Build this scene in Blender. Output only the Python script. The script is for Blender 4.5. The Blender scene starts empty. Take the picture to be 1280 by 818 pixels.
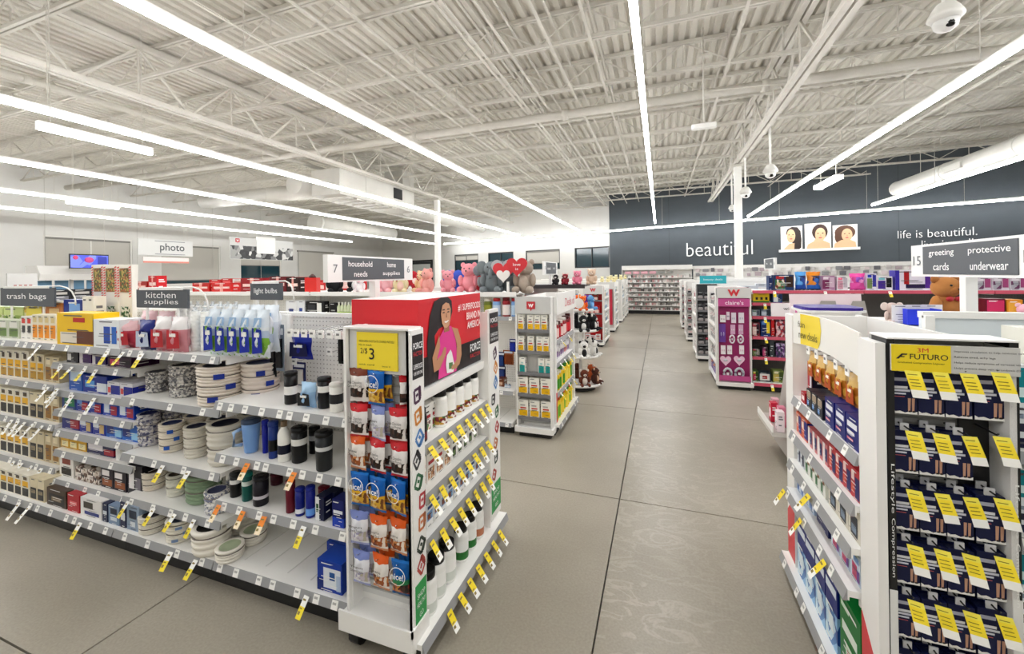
import bpy, math, random
from mathutils import Matrix, Vector, Euler
random.seed(7)
SC = bpy.context.scene
COL = SC.collection
PI = math.pi
# ------------------------------------------------------------------ camera (pixel model of the 1280x818 frame)
F, PX, PY, ROLL, EYE = 515.0, 640.0, 342.7, 0.0145, 1.6
TH = math.atan(185.0 / F)
cam = bpy.data.cameras.new('camera'); camo = bpy.data.objects.new('camera', cam); COL.objects.link(camo)
cam.sensor_width = 36.0; cam.lens = F / 1280 * 36; cam.shift_y = -(409 - PY) / 1280; cam.clip_start = .05; cam.clip_end = 200
camo.matrix_world = Matrix.Translation((0, 0, EYE)) @ Matrix.Rotation(TH, 4, 'Z') @ Matrix.Rotation(PI/2, 4, 'X') @ Matrix.Rotation(-ROLL, 4, 'Z')
SC.camera = camo
W = bpy.data.worlds.new('world'); SC.world = W; W.use_nodes = True
W.node_tree.nodes['Background'].inputs[0].default_value = (.75, .85, 1, 1); W.node_tree.nodes['Background'].inputs[1].default_value = .25
vs = SC.view_settings; vs.view_transform = 'Standard'; vs.look = 'None'; vs.gamma = 1; vs.use_curve_mapping = False
vs.exposure = 1.36
STRIP = 15.0          # radiance of the tubes
cy = SC.cycles; cy.max_bounces = 10; cy.diffuse_bounces = 7; cy.glossy_bounces = 4; cy.sample_clamp_indirect = 6; cy.use_denoising = True
cy.caustics_reflective = False; cy.caustics_refractive = False

def ray(u, v):
    a, b = u - PX, v - PY; c, s = math.cos(ROLL), math.sin(ROLL)
    a, b = (a*c - b*s) / F, (a*s + b*c) / F
    return Vector((math.cos(TH)*a - math.sin(TH), math.sin(TH)*a + math.cos(TH), -b))
def at(u, v, X=None, Y=None, Z=None):       # the point of the world plane seen at a pixel of the photograph
    d = ray(u, v)
    t = X/d.x if X is not None else Y/d.y if Y is not None else (Z - EYE)/d.z
    return Vector((0, 0, EYE)) + t*d

# ------------------------------------------------------------------ materials
def lin(h):
    h = h.lstrip('#'); o = []
    for i in (0, 2, 4):
        c = int(h[i:i+2], 16)/255; o.append(c/12.92 if c <= .04045 else ((c+.055)/1.055)**2.4)
    return (*o, 1)
def deep(h):                      # printed packaging inks: mid tones deepened, paper white kept
    l = lin(h); return tuple(x**1.28 for x in l[:3]) + (1,)
_M = {}
def M(c, rough=.45, metal=0, noise=0, emit=0, alpha=1, spec=.5, ink=False):
    k = ('m', c, rough, metal, noise, emit, alpha, spec, ink)
    if k in _M: return _M[k]
    m = bpy.data.materials.new('paint_' + c.strip('#')); m.use_nodes = True; nt = m.node_tree; b = nt.nodes['Principled BSDF']
    b.inputs['Base Color'].default_value = deep(c) if ink else lin(c); b.inputs['Roughness'].default_value = rough; b.inputs['Metallic'].default_value = metal
    b.inputs['Specular IOR Level'].default_value = spec
    if emit: b.inputs['Emission Color'].default_value = lin(c); b.inputs['Emission Strength'].default_value = emit
    if alpha < 1: b.inputs['Alpha'].default_value = alpha
    if noise:
        n = nt.nodes.new('ShaderNodeTexNoise'); n.inputs['Scale'].default_value = noise; n.inputs['Detail'].default_value = 4
        mx = nt.nodes.new('ShaderNodeMix'); mx.data_type = 'RGBA'; l = lin(c)
        mx.inputs[6].default_value = (l[0]*.82, l[1]*.82, l[2]*.82, 1); mx.inputs[7].default_value = tuple(min(1, x*1.12) for x in l[:3]) + (1,)
        tc = nt.nodes.new('ShaderNodeTexCoord'); nt.links.new(tc.outputs['Object'], n.inputs['Vector'])
        nt.links.new(n.outputs['Fac'], mx.inputs[0]); nt.links.new(mx.outputs[2], b.inputs['Base Color'])
    _M[k] = m; return m
def ramp(nt, src, stops, interp='CONSTANT'):
    r = nt.nodes.new('ShaderNodeValToRGB'); r.color_ramp.interpolation = interp; e = r.color_ramp.elements
    e.remove(e[1]); e[0].position = stops[0][0]; e[0].color = lin(stops[0][1]) if isinstance(stops[0][1], str) else stops[0][1]
    for p, c in stops[1:]: x = e.new(p); x.color = lin(c) if isinstance(c, str) else c
    nt.links.new(src, r.inputs['Fac']); return r.outputs['Color']
def busy(cols, scale=30, rough=.4, stretch=(1, 1, 1)):          # small printed artwork on packaging
    k = ('b', tuple(cols), scale, rough, stretch)
    if k in _M: return _M[k]
    m = bpy.data.materials.new('print_' + cols[0].strip('#')); m.use_nodes = True; nt = m.node_tree; b = nt.nodes['Principled BSDF']; b.inputs['Roughness'].default_value = rough
    tc = nt.nodes.new('ShaderNodeTexCoord'); mp = nt.nodes.new('ShaderNodeMapping'); mp.inputs['Scale'].default_value = stretch
    v = nt.nodes.new('ShaderNodeTexVoronoi'); v.inputs['Scale'].default_value = scale
    nt.links.new(tc.outputs['Object'], mp.inputs[0]); nt.links.new(mp.outputs[0], v.inputs['Vector'])
    sp = nt.nodes.new('ShaderNodeSeparateColor'); nt.links.new(v.outputs['Color'], sp.inputs[0])
    n = len(cols); nt.links.new(ramp(nt, sp.outputs[0], [(i/n, deep(c)) for i, c in enumerate(cols)]), b.inputs['Base Color'])
    _M[k] = m; return m
def pegboard(c='#e9e7e2', hole='#6d6a66', step=.0254, axes=(0, 2), rad=.13):
    k = ('p', c, axes, step)
    if k in _M: return _M[k]
    m = bpy.data.materials.new('pegboard'); m.use_nodes = True; nt = m.node_tree; b = nt.nodes['Principled BSDF']; b.inputs['Roughness'].default_value = .5
    tc = nt.nodes.new('ShaderNodeTexCoord'); sp = nt.nodes.new('ShaderNodeSeparateXYZ'); nt.links.new(tc.outputs['Object'], sp.inputs[0])
    def mth(op, a, bv):
        x = nt.nodes.new('ShaderNodeMath'); x.operation = op
        for i, q in enumerate((a, bv)):
            if isinstance(q, (int, float)): x.inputs[i].default_value = q
            else: nt.links.new(q, x.inputs[i])
        return x.outputs[0]
    d = []
    for ax in axes:
        f = mth('FRACT', mth('DIVIDE', sp.outputs[ax], step), 0); d.append(mth('POWER', mth('SUBTRACT', f, .5), 2))
    s = mth('LESS_THAN', mth('ADD', d[0], d[1]), rad*rad)
    mx = nt.nodes.new('ShaderNodeMix'); mx.data_type = 'RGBA'; mx.inputs[6].default_value = lin(c); mx.inputs[7].default_value = lin(hole)
    nt.links.new(s, mx.inputs[0]); nt.links.new(mx.outputs[2], b.inputs['Base Color']); _M[k] = m; return m
WHT = M('#f2f1ee', .38); GREY = M('#9b9c9e', .4); DGREY = M('#55585c', .5); BLK = M('#131315', .45); PAPER = M('#f7f6f2', .6)
STEEL = M('#cfcbc2', .55, noise=3); CHROME = M('#c9c9c9', .25, 1); YEL = M('#f6dc2e', .5); CLEAR = M('#dfe6ea', .12, alpha=.35)
LAMP = M('#fdfeff', .4, emit=STRIP)

# ------------------------------------------------------------------ mesh builder
class MB:
    def __init__(s): s.v = []; s.f = []; s.mi = []; s.sm = []; s.mats = []
    def m(s, mat):
        if mat not in s.mats: s.mats.append(mat)
        return s.mats.index(mat)
    def face(s, pts, mat, smooth=False):
        n = len(s.v); s.v += [tuple(p) for p in pts]; s.f.append(tuple(range(n, n+len(pts)))); s.mi.append(s.m(mat)); s.sm.append(smooth); return s
    def hexa(s, p, mat, mats=None):       # 8 points: bottom ring 0-3, top ring 4-7
        n = len(s.v); s.v += [tuple(q) for q in p]
        for i, q in enumerate(((3, 2, 1, 0), (4, 5, 6, 7), (0, 1, 5, 4), (1, 2, 6, 5), (2, 3, 7, 6), (3, 0, 4, 7))):
            s.f.append(tuple(n+x for x in q)); s.mi.append(s.m(mats.get(i, mat) if mats else mat)); s.sm.append(False)
        return s
    def box(s, x0, x1, y0, y1, z0, z1, mat, mats=None):   # face order: bottom, top, front(-y), right, back, left
        return s.hexa([(x0,y0,z0),(x1,y0,z0),(x1,y1,z0),(x0,y1,z0),(x0,y0,z1),(x1,y0,z1),(x1,y1,z1),(x0,y1,z1)], mat, mats)
    def rbox(s, x0, x1, y0, y1, z0, z1, r, mat, k=3):     # vertical edges rounded
        pts = []
        for cx, cyy, a0 in ((x1-r, y0+r, -90), (x1-r, y1-r, 0), (x0+r, y1-r, 90), (x0+r, y0+r, 180)):
            for i in range(k+1):
                a = math.radians(a0 + 90*i/k); pts.append((cx+r*math.cos(a), cyy+r*math.sin(a)))
        return s.prism(pts, z0, z1, mat)
    def prism(s, pts, z0, z1, mat, ax='z', side=None):    # extrude a ccw polygon
        n = len(s.v); k = len(pts)
        tr = {'z': lambda a, b, c: (a, b, c), 'y': lambda a, b, c: (a, c, b), 'x': lambda a, b, c: (c, a, b)}[ax]
        s.v += [tr(a, b, z0) for a, b in pts] + [tr(a, b, z1) for a, b in pts]
        fs = [tuple(range(n+k-1, n-1, -1)), tuple(range(n+k, n+2*k))] + [(n+i, n+(i+1) % k, n+k+(i+1) % k, n+k+i) for i in range(k)]
        if ax == 'y': fs = [tuple(reversed(f)) for f in fs]
        for i, f in enumerate(fs): s.f.append(f); s.mi.append(s.m(side if side and i > 1 else mat)); s.sm.append(False)
        return s
    def lathe(s, prof, mat, n=14, c=(0, 0, 0), mats=None, cap=True, sx=1, sy=1, wob=0, wn=0):
        b = len(s.v)
        for (r, z) in prof:
            for i in range(n):
                a = 2*PI*i/n; rr = r*(1 + (wob*math.sin(wn*a) if wob else 0)); s.v.append((c[0]+rr*sx*math.cos(a), c[1]+rr*sy*math.sin(a), c[2]+z))
        for j in range(len(prof)-1):
            mm = s.m(mats[j] if mats else mat)
            for i in range(n):
                i2 = (i+1) % n; s.f.append((b+j*n+i, b+j*n+i2, b+(j+1)*n+i2, b+(j+1)*n+i)); s.mi.append(mm); s.sm.append(True)
        if cap:
            for j, rev in ((0, 1), (len(prof)-1, 0)):
                if prof[j][0] > 1e-4:
                    r = [b+j*n+i for i in range(n)]; s.f.append(tuple(r[::-1] if rev else r)); s.mi.append(s.m((mats[0] if rev else mats[-1]) if mats else mat)); s.sm.append(False)
        return s
    def sph(s, c, r, mat, nu=10, nv=7):
        rx, ry, rz = (r, r, r) if not isinstance(r, tuple) else r
        b = len(s.v)
        for j in range(nv+1):
            t = PI*j/nv
            for i in range(nu):
                a = 2*PI*i/nu; s.v.append((c[0]+rx*math.sin(t)*math.cos(a), c[1]+ry*math.sin(t)*math.sin(a), c[2]-rz*math.cos(t)))
        mm = s.m(mat)
        for j in range(nv):
            for i in range(nu):
                i2 = (i+1) % nu; s.f.append((b+j*nu+i, b+j*nu+i2, b+(j+1)*nu+i2, b+(j+1)*nu+i)); s.mi.append(mm); s.sm.append(True)
        return s
    def tube(s, pts, r, mat, n=6, cap=True):
        b = len(s.v); P = [Vector(p) for p in pts]
        for i, p in enumerate(P):
            d = (P[min(i+1, len(P)-1)] - P[max(i-1, 0)]).normalized()
            u = d.orthogonal().normalized() if abs(d.z) > .99 else d.cross(Vector((0, 0, 1))).normalized()
            w = d.cross(u)
            for k in range(n): s.v.append(tuple(p + r*(math.cos(2*PI*k/n+PI/n)*u + math.sin(2*PI*k/n+PI/n)*w)))
        mm = s.m(mat)
        for i in range(len(P)-1):
            for k in range(n):
                k2 = (k+1) % n; s.f.append((b+i*n+k, b+(i+1)*n+k, b+(i+1)*n+k2, b+i*n+k2)); s.mi.append(mm); s.sm.append(n > 5)
        if cap:
            for i, rev in ((0, 0), (len(P)-1, 1)):
                q = [b+i*n+k for k in range(n)]; s.f.append(tuple(q[::-1] if rev else q)); s.mi.append(mm); s.sm.append(False)
        return s
    def mesh(s, name='mesh'):
        me = bpy.data.meshes.new(name); me.from_pydata(s.v, [], s.f)
        for x in s.mats: me.materials.append(x)
        me.polygons.foreach_set('material_index', s.mi); me.polygons.foreach_set('use_smooth', s.sm); me.update(); return me
def ob(name, mesh, parent=None, loc=(0, 0, 0), rot=(0, 0, 0), label=None, cat=None, group=None, kind=None):
    if isinstance(mesh, MB): mesh = mesh.mesh(name)
    o = bpy.data.objects.new(name, mesh); COL.objects.link(o); o.location = loc; o.rotation_euler = rot
    if parent: o.parent = parent
    return tag(o, label, cat, group, kind)
def tag(o, label=None, cat=None, group=None, kind=None):
    for k, v in (('label', label), ('category', cat), ('group', group), ('kind', kind)):
        if v: o[k] = v
    return o
def empty(name, label, cat, loc=(0, 0, 0), rz=0, group=None, kind=None):
    o = bpy.data.objects.new(name, None); o.empty_display_size = .1; COL.objects.link(o); o.location = loc; o.rotation_euler = (0, 0, rz)
    return tag(o, label, cat, group, kind)
_TX = []
def txt(s, parent, c, w, h, col, rot=(PI/2, 0, 0), name='lettering', ext=0, spin=0, mat=None, bold=0):   # lettering fitted to a box w x h centred on c
    cu = bpy.data.curves.new(name, 'FONT'); cu.body = s; cu.align_x = 'CENTER'; cu.resolution_u = 3; cu.extrude = ext; cu.offset = bold
    o = bpy.data.objects.new(name, cu); COL.objects.link(o); o.parent = parent; cu.materials.append(mat or M(col, .6))
    o.rotation_euler = (Euler(rot).to_matrix() @ Matrix.Rotation(spin, 3, 'Z')).to_euler(); _TX.append((o, Vector(c), w, h)); return o
class Fr:                                   # a fixture's own frame: x along its face, y into it, z up
    def __init__(s, x, y, rz, z=0): s.x, s.y, s.rz, s.z = x, y, rz, z
    def w(s, x, y, z=0): c, q = math.cos(s.rz), math.sin(s.rz); return Vector((s.x + x*c - y*q, s.y + x*q + y*c, z + s.z))
    def l(s, p): c, q = math.cos(s.rz), math.sin(s.rz); a, b = p[0]-s.x, p[1]-s.y; return Vector((a*c + b*q, -a*q + b*c, p[2]-s.z))
    def px(s, u, v, y=0):                   # local point seen at a pixel, on the face lying at depth y
        d = ray(u, v); n = Vector((-math.sin(s.rz), math.cos(s.rz), 0)); o = s.w(0, y); o.z = 0
        e = Vector((0, 0, EYE)); t = (o - e).dot(n) / d.dot(n); return s.l(e + t*d)
# ------------------------------------------------------------------ room shell
def concrete():
    m = bpy.data.materials.new('polished_concrete'); m.use_nodes = True; nt = m.node_tree; b = nt.nodes['Principled BSDF']
    tc = nt.nodes.new('ShaderNodeTexCoord')
    def nz(sc, det, dist=0, st=(1, 1, 1)):
        mp = nt.nodes.new('ShaderNodeMapping'); mp.inputs['Scale'].default_value = st; nt.links.new(tc.outputs['Object'], mp.inputs[0])
        n = nt.nodes.new('ShaderNodeTexNoise'); n.inputs['Scale'].default_value = sc; n.inputs['Detail'].default_value = det; n.inputs['Distortion'].default_value = dist
        nt.links.new(mp.outputs[0], n.inputs['Vector']); return n.outputs['Fac']
    base = ramp(nt, nz(.9, 6), [(.25, '#968f80'), (.5, '#a49d8f'), (.8, '#b3ac9d')], 'LINEAR')
    sp = ramp(nt, nz(90, 2), [(.3, (.9, .9, .9, 1)), (.7, (1.07, 1.07, 1.07, 1))], 'LINEAR')
    m1 = nt.nodes.new('ShaderNodeMix'); m1.data_type = 'RGBA'; m1.blend_type = 'MULTIPLY'; m1.inputs[0].default_value = 1
    nt.links.new(base, m1.inputs[6]); nt.links.new(sp, m1.inputs[7])
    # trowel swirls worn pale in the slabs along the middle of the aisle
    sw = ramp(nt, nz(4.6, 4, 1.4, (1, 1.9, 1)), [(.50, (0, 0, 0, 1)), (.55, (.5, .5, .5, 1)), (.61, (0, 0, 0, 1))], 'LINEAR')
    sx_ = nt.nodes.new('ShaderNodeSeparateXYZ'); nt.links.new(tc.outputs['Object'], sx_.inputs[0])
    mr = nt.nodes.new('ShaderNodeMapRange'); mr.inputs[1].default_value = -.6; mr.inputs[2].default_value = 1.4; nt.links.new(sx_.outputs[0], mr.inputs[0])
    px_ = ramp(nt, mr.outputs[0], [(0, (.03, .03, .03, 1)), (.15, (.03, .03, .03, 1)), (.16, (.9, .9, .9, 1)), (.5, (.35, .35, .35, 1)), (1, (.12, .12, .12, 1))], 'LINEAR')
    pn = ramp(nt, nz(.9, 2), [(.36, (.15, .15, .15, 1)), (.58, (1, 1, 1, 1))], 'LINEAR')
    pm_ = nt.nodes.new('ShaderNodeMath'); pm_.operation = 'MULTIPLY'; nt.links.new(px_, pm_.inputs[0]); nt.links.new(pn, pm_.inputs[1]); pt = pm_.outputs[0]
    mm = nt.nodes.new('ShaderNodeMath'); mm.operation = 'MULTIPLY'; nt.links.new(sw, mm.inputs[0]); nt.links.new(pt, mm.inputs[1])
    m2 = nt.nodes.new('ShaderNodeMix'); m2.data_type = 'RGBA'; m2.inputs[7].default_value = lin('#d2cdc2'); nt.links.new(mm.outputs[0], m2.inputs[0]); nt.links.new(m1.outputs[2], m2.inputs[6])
    nt.links.new(m2.outputs[2], b.inputs['Base Color'])
    r = ramp(nt, nz(1.6, 4), [(.3, (.30, .30, .30, 1)), (.7, (.36, .36, .36, 1))], 'LINEAR'); nt.links.new(r, b.inputs['Roughness'])
    b.inputs['Specular IOR Level'].default_value = .45
    return m
CON = concrete()
fl = ob('floor', MB().box(-18, 13, -3.4, 24.5, -.12, -.02, M('#4a4741', .8)), kind='structure', label='grey polished concrete floor cut into large square slabs')
JX, JY = -.29, .955
for i in range(-9, 7):
    for j in range(-3, 12):
        x0, y0 = JX + 2.06*i, JY + 2.03*j; g = .004
        x1, y1 = min(x0+2.06-g, 13), min(y0+2.03-g, 24.5); x0 = max(x0+g, -18); y0 = max(y0+g, -3.4)
        if x1 - x0 > .05 and y1 - y0 > .05: ob('slab', MB().box(x0, x1, y0, y1, -.02, 0, CON), fl)
LWX = -17.6; CEIL = 4.97
WALL = M('#d4d3cf', .7, noise=.6); DARKW = M('#434a50', .65, noise=1.5)
WLF = Fr(LWX, 0, PI/2)                       # left wall: x runs down the store
BRZ = math.atan2(-.2918, .9565); BWF = Fr(-11.13, 21.2, BRZ)        # back wall, set at a slant
bl = BWF.l((LWX, 0, 0))
cx = BWF.w(0, 0); d = BWF.w(1, 0) - cx; tL = (LWX - cx.x)/d.x; corner = BWF.w(tL, 0); tR = (12.2 - cx.x)/d.x; cornR = BWF.w(tR, 0)
def win_rects(fr, L):
    out = []
    for (u0, v0, u1, v1) in L:
        a, b = fr.px(u0, v0), fr.px(u1, v1); m_ = fr.px((u0+u1)/2, v0); out.append((a.x, b.x, fr.px((u0+u1)/2, v1).z, m_.z))
    return out
def wall_with_holes(name, fr, x0, x1, ztop, holes, mat, th=.25, label=None):
    mb = MB(); xs = sorted(holes); x = x0
    for a, b, z0, z1 in xs:
        mb.box(x, a, 0, th, 0, ztop, mat); mb.box(a, b, 0, th, 0, z0, mat); mb.box(a, b, 0, th, z1, ztop, mat); x = b
    mb.box(x, x1, 0, th, 0, ztop, mat)
    return ob(name, mb, loc=(fr.x, fr.y, 0), rot=(0, 0, fr.rz), kind='structure', label=label)
LW = win_rects(WLF, [(54, 297, 166, 345), (200, 306, 276, 356), (300, 318, 352, 356)])
BW = win_rects(BWF, [(568, 318, 598, 339), (610, 315.5, 642, 339), (657, 312.5, 700, 337), (718, 309, 762, 335)])
wl = wall_with_holes('wall_left', WLF, -3.4, corner.y, CEIL, LW, WALL, label='white panelled side wall with roller shade windows')
xd = BWF.px(763, 300).x
wb = wall_with_holes('wall_back', BWF, tL, xd + .02, CEIL, BW, WALL, label='white rear wall with four small windows')
ob('wall_back_dark', MB().box(xd, tR, -.10, .25, 0, CEIL, DARKW), loc=(BWF.x, BWF.y, 0), rot=(0, 0, BRZ), kind='structure', label='dark slate feature wall carrying white lettering')
ob('wall_right', MB().box(12.2, 12.45, -3.4, cornR.y, 0, CEIL, WALL), kind='structure', label='white side wall beyond the card aisle')
ob('wall_front', MB().box(-17.6, 12.2, -3.65, -3.4, 0, CEIL, WALL), kind='structure', label='white wall behind the viewpoint')
for y in (5.8, 7.0, 9.35, 12.0, 14.2, 16.5): ob('panel_joint', MB().box(-.006, .006, -.003, .002, 0, CEIL, M('#b9b7b1', .8)), wl, loc=(y, 0, 0))
for t in (1.2, 4.4, 6.2): ob('panel_joint', MB().box(-.006, .006, -.104, -.1, 1.6, CEIL, M('#363c40', .8)), None, loc=BWF.w(xd + t*2.1, 0), rot=(0, 0, BRZ), kind='structure')
GL = M('#16343d', .08, spec=.8); SHADE = M('#b9b6ae', .8); FRM = M('#d9d7d1', .5); FRD = M('#23282b', .4)
def window(n, fr, r, shade, mull, lab, dark=False):
    x0, x1, z0, z1 = r; e = tag(bpy.data.objects.new('window_%d' % n, None), lab, None, None, 'structure'); COL.objects.link(e); e.location = fr.w(x0, 0, 0); e.rotation_euler = (0, 0, fr.rz)
    w = x1 - x0; f = .05; fm = FRD if dark else FRM; mb = MB()
    mb.box(0, w, .02, .12, z0, z0+f, fm).box(0, w, .02, .12, z1-f, z1, fm).box(0, f, .02, .12, z0+f, z1-f, fm).box(w-f, w, .02, .12, z0+f, z1-f, fm)
    ob('window_frame', mb, e); k = mull + 1; pw = (w-2*f)/k
    for i in range(k):
        ob('pane', MB().box(f+i*pw+.02*(i > 0), f+(i+1)*pw-.02*(i < mull), .07, .085, z0+f, z1-f, GL), e)
        if i: ob('mullion', MB().box(f+i*pw-.02, f+i*pw+.02, .02, .12, z0+f, z1-f, FRD if dark else FRM), e)
    if shade:
        zs = z1-f - (z1-z0-2*f)*shade
        ob('roller_shade', MB().box(f+.01, w-f-.01, .035, .045, zs, z1-f, SHADE).box(f+.01, w-f-.01, .03, .05, zs-.03, zs, M('#8e8b84', .6)).box(f, w-f, .01, .06, z1-f-.06, z1-f, M('#77756f', .6)), e)
window(1, WLF, LW[0], .82, 1, 'wide side window with pale roller shade behind the purple screen')
window(2, WLF, LW[1], .9, 0, 'side window with lowered roller shade beside the photo sign')
window(3, WLF, LW[2], .35, 0, 'side window showing dark glass under the grey picture banner')
window(4, BWF, BW[0], .3, 1, 'small rear window nearest the white column', True)
window(5, BWF, BW[1], 0, 1, 'small rear window with bare dark panes', True)
window(6, BWF, BW[2], .68, 0, 'rear window with shade two thirds down', True)
window(7, BWF, BW[3], 0, 1, 'rear window beside the dark feature wall', True)
a, b = WLF.px(372, 313), WLF.px(415, 313); zt = a.z
ob('roller_shade', MB().box(a.x, b.x, -.06, -.04, 1.1, zt-.08, SHADE).box(a.x-.05, b.x+.05, -.1, 0, zt-.08, zt, M('#8e8b84')), loc=(LWX, 0, 0), rot=(0, 0, PI/2), kind='structure', label='pale roller shade hanging low near the store corner')
# dark framed door in the rear wall
a, b = BWF.px(514, 326), BWF.px(541, 326); dz = a.z; w = b.x - a.x
dr = tag(bpy.data.objects.new('door_1', None), 'black framed door with glass under the white column', None, None, 'structure'); COL.objects.link(dr); dr.location = BWF.w(a.x, 0); dr.rotation_euler = (0, 0, BRZ)
ob('door_frame', MB().box(0, .08, -.05, .0, 0, dz, BLK).box(w-.08, w, -.05, 0, 0, dz, BLK).box(.08, w-.08, -.05, 0, dz-.1, dz, BLK), dr)
ob('door_leaf', MB().box(.09, w-.09, -.03, 0, 0, dz-.11, M('#2b3033'), ), dr); ob('pane', MB().box(.2, w-.2, -.04, -.03, 1.0, dz-.25, M('#cfd4d2', .2)), dr); ob('push_bar', MB().box(.2, w-.2, -.09, -.05, .95, 1.0, CHROME), dr)

# ------------------------------------------------------------------ roof deck, joists, girders, columns
DK = M('#d0ccc2', .65, noise=2.2)
mb = MB(); x = -18.0; prof = []
while x < 13: prof += [(x, .045), (x+.045, .045), (x+.062, 0), (x+.135, 0)]; x += .152
for (xa, za), (xb, zb) in zip(prof, prof[1:]): mb.face([(xa, -3.6, CEIL+za), (xb, -3.6, CEIL+zb), (xb, 25, CEIL+zb), (xa, 25, CEIL+za)], DK)
mb.box(-18, 13, -3.65, 25, CEIL+.05, CEIL+.2, DK)
ce = ob('ceiling', mb, kind='structure', label='white corrugated steel roof deck')
JT, JB = CEIL-.002, 4.55
def joist_mesh():
    mb = MB(); L0, L1 = -17.6, 12.2
    for z0, z1 in ((JT-.05, JT), (JB-.02, JB+.022)):
        mb.box(L0, L1, -.042, -.008, z0, z1, STEEL); mb.box(L0, L1, .008, .042, z0, z1, STEEL)
    x = L0; k = 0; st = .62
    while x < L1-st:
        a, b = ((x, 0, JB+.02), (x+st, 0, JT-.03)) if k % 2 == 0 else ((x, 0, JT-.03), (x+st, 0, JB+.02))
        mb.tube([a, b], .012, STEEL, 4, False)
        if k % 2: mb.tube([(x, 0, JT-.03), (x, 0, JB+.02)], .01, STEEL, 4, False)
        x += st; k += 1
    return mb.mesh('roof_joist')
jm = joist_mesh()
for n in range(-5, 16): ob('roof_joist', jm, ce, loc=(0, 3.88+1.33*n, 0))
def girder(X, y1):
    mb = MB(); zt, zb = JT-.07, 4.14; y0 = -3.3
    for z0, z1 in ((zt-.07, zt-.0), (zb-.03, zb+.03)):
        for s in (-1, 1): mb.box(X+s*.05-.035, X+s*.05+.035, y0, y1, z0, z1, STEEL)
    y = 11.0 - 1.33*12; k = 0
    while y < y1 - .7:
        mb.tube([(X, y, zb), (X, y+.665, zt-.05)], .02, STEEL, 4, False); mb.tube([(X, y+.665, zt-.05), (X, y+1.33, zb)], .02, STEEL, 4, False); mb.tube([(X, y+.665, zt-.05), (X, y+.665, zb)], .015, STEEL, 4, False); y += 1.33
    ob('roof_girder', mb, ce)
girder(1.76, 16.6); girder(-6.85, 19.2)
for (X, Y, l) in ((1.76, 11.0, 'white steel column standing before the lettering wall'), (-6.85, 11.9, 'white steel column rising behind the household aisle sign')):
    c = ob('column', MB().rbox(X-.08, X+.08, Y-.08, Y+.08, 0, 4.1, .02, M('#efeeea', .5)).box(X-.14, X+.14, Y-.14, Y+.14, 4.05, 4.1, STEEL).box(X-.16, X+.16, Y-.16, Y+.16, 0, .02, STEEL), kind='structure', label=l)
for X in (-3.2, -2.24, -2.16, -1.83, -1.28, -.78, .95, 3.6, 5.2, -9.2, -4.6, -12): ob('joist_bridging', MB().box(X-.018, X+.018, -3.3, 19, JB-.03-.02*(X == -3.2), JB-.021, STEEL).box(X-.015, X+.015, -3.3, 19, JT-.095, JT-.065, STEEL), ce)
def pipe(name, pts, r, lab, n=10, mat=STEEL, cat='pipe', coll=None):
    o = ob(name, MB().tube(pts, r, mat, n), label=lab, cat=cat)
    for c in coll or []: ob('coupling', MB().tube([Vector(c[0]), Vector(c[1])], r*1.25, mat, n), o)
    return o
pipe('sprinkler_pipe', [(-17, 7.25, 4.43), (11.5, 7.25, 4.43)], .075, 'thick white sprinkler main crossing under the roof joists', 12, coll=[((x, 7.25, 4.43), (x+.1, 7.25, 4.43)) for x in (-4.7, -1.6, 1.5, 4.6)])
pipe('sprinkler_pipe', [(-8.3, -3, 4.42), (-8.3, 15, 4.42)], .05, 'white sprinkler branch pipe running beside the girder', 10, coll=[((-8.3, y, 4.42), (-8.3, y+.09, 4.42)) for y in (3.1, 6.2, 9.4)])
pipe('sprinkler_pipe', [(-3.55, -3, 4.45), (-3.55, 17, 4.45)], .02, 'thin white conduit running above the brightest long lamp', 8)
pipe('sprinkler_pipe', [(-3.14, -3, 4.47), (-3.14, 17, 4.47)], .022, 'dark edged slim pipe between the long lamps', 8)
pipe('sprinkler_pipe', [(4.7, -3, 4.45), (4.7, 13, 4.45)], .03, 'slim sprinkler branch pipe over the card aisle', 8)
pipe('sprinkler_pipe', [(-6, 12.4, 4.42), (.55, 12.4, 4.42), (.62, 12.35, 4.44), (.66, 12.3, 4.5)], .04, 'bent sprinkler pipe ending short of the girder', 8)
pipe('cable', [(.6, 7.3, 4.5), (1.0, 7.0, 4.36), (1.75, 6.6, 4.16)], .012, 'diagonal brace cable near the hanging antenna', 6, cat='cable')

# ------------------------------------------------------------------ lamps
def strip(X0, Y0, X1, Y1, z, lab, wires, wd=.046, group='long ceiling strip lamps', name='strip_lamp', drop=None):
    L = math.hypot(X1-X0, Y1-Y0); rz = math.atan2(Y1-Y0, X1-X0)
    e = empty(name, lab, 'lamp', (X0, Y0, z), rz, group)
    ob('housing', MB().box(0, L, -wd*.5, wd*.5, .05, .09, WHT).box(-.01, 0, -wd*.6, wd*.6, .008, .09, WHT).box(L, L+.01, -wd*.6, wd*.6, .008, .09, WHT), e)
    pr = [(-wd*.6, .05), (-wd*.55, .025), (-wd*.25, .008), (wd*.25, .008), (wd*.55, .025), (wd*.6, .05)]; mb = MB(); ns = max(1, round(L/1.22))
    for i in range(ns):
        for (ya, za), (yb, zb) in zip(pr, pr[1:]): mb.face([(L*i/ns, ya, za), (L*i/ns, yb, zb), (L*(i+1)/ns, yb, zb), (L*(i+1)/ns, ya, za)][::-1], LAMP)
    ob('diffuser', mb, e)
    h = JB - z if drop is None else drop
    for t in wires: ob('hanger_wire', MB().tube([(t, 0, .09), (t, 0, h)], .004, M('#c9c6be', .5), 4), e)
def ws(L): return [i*2.44+.3 for i in range(int(L/2.44))]
LZ = 3.3
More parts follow.
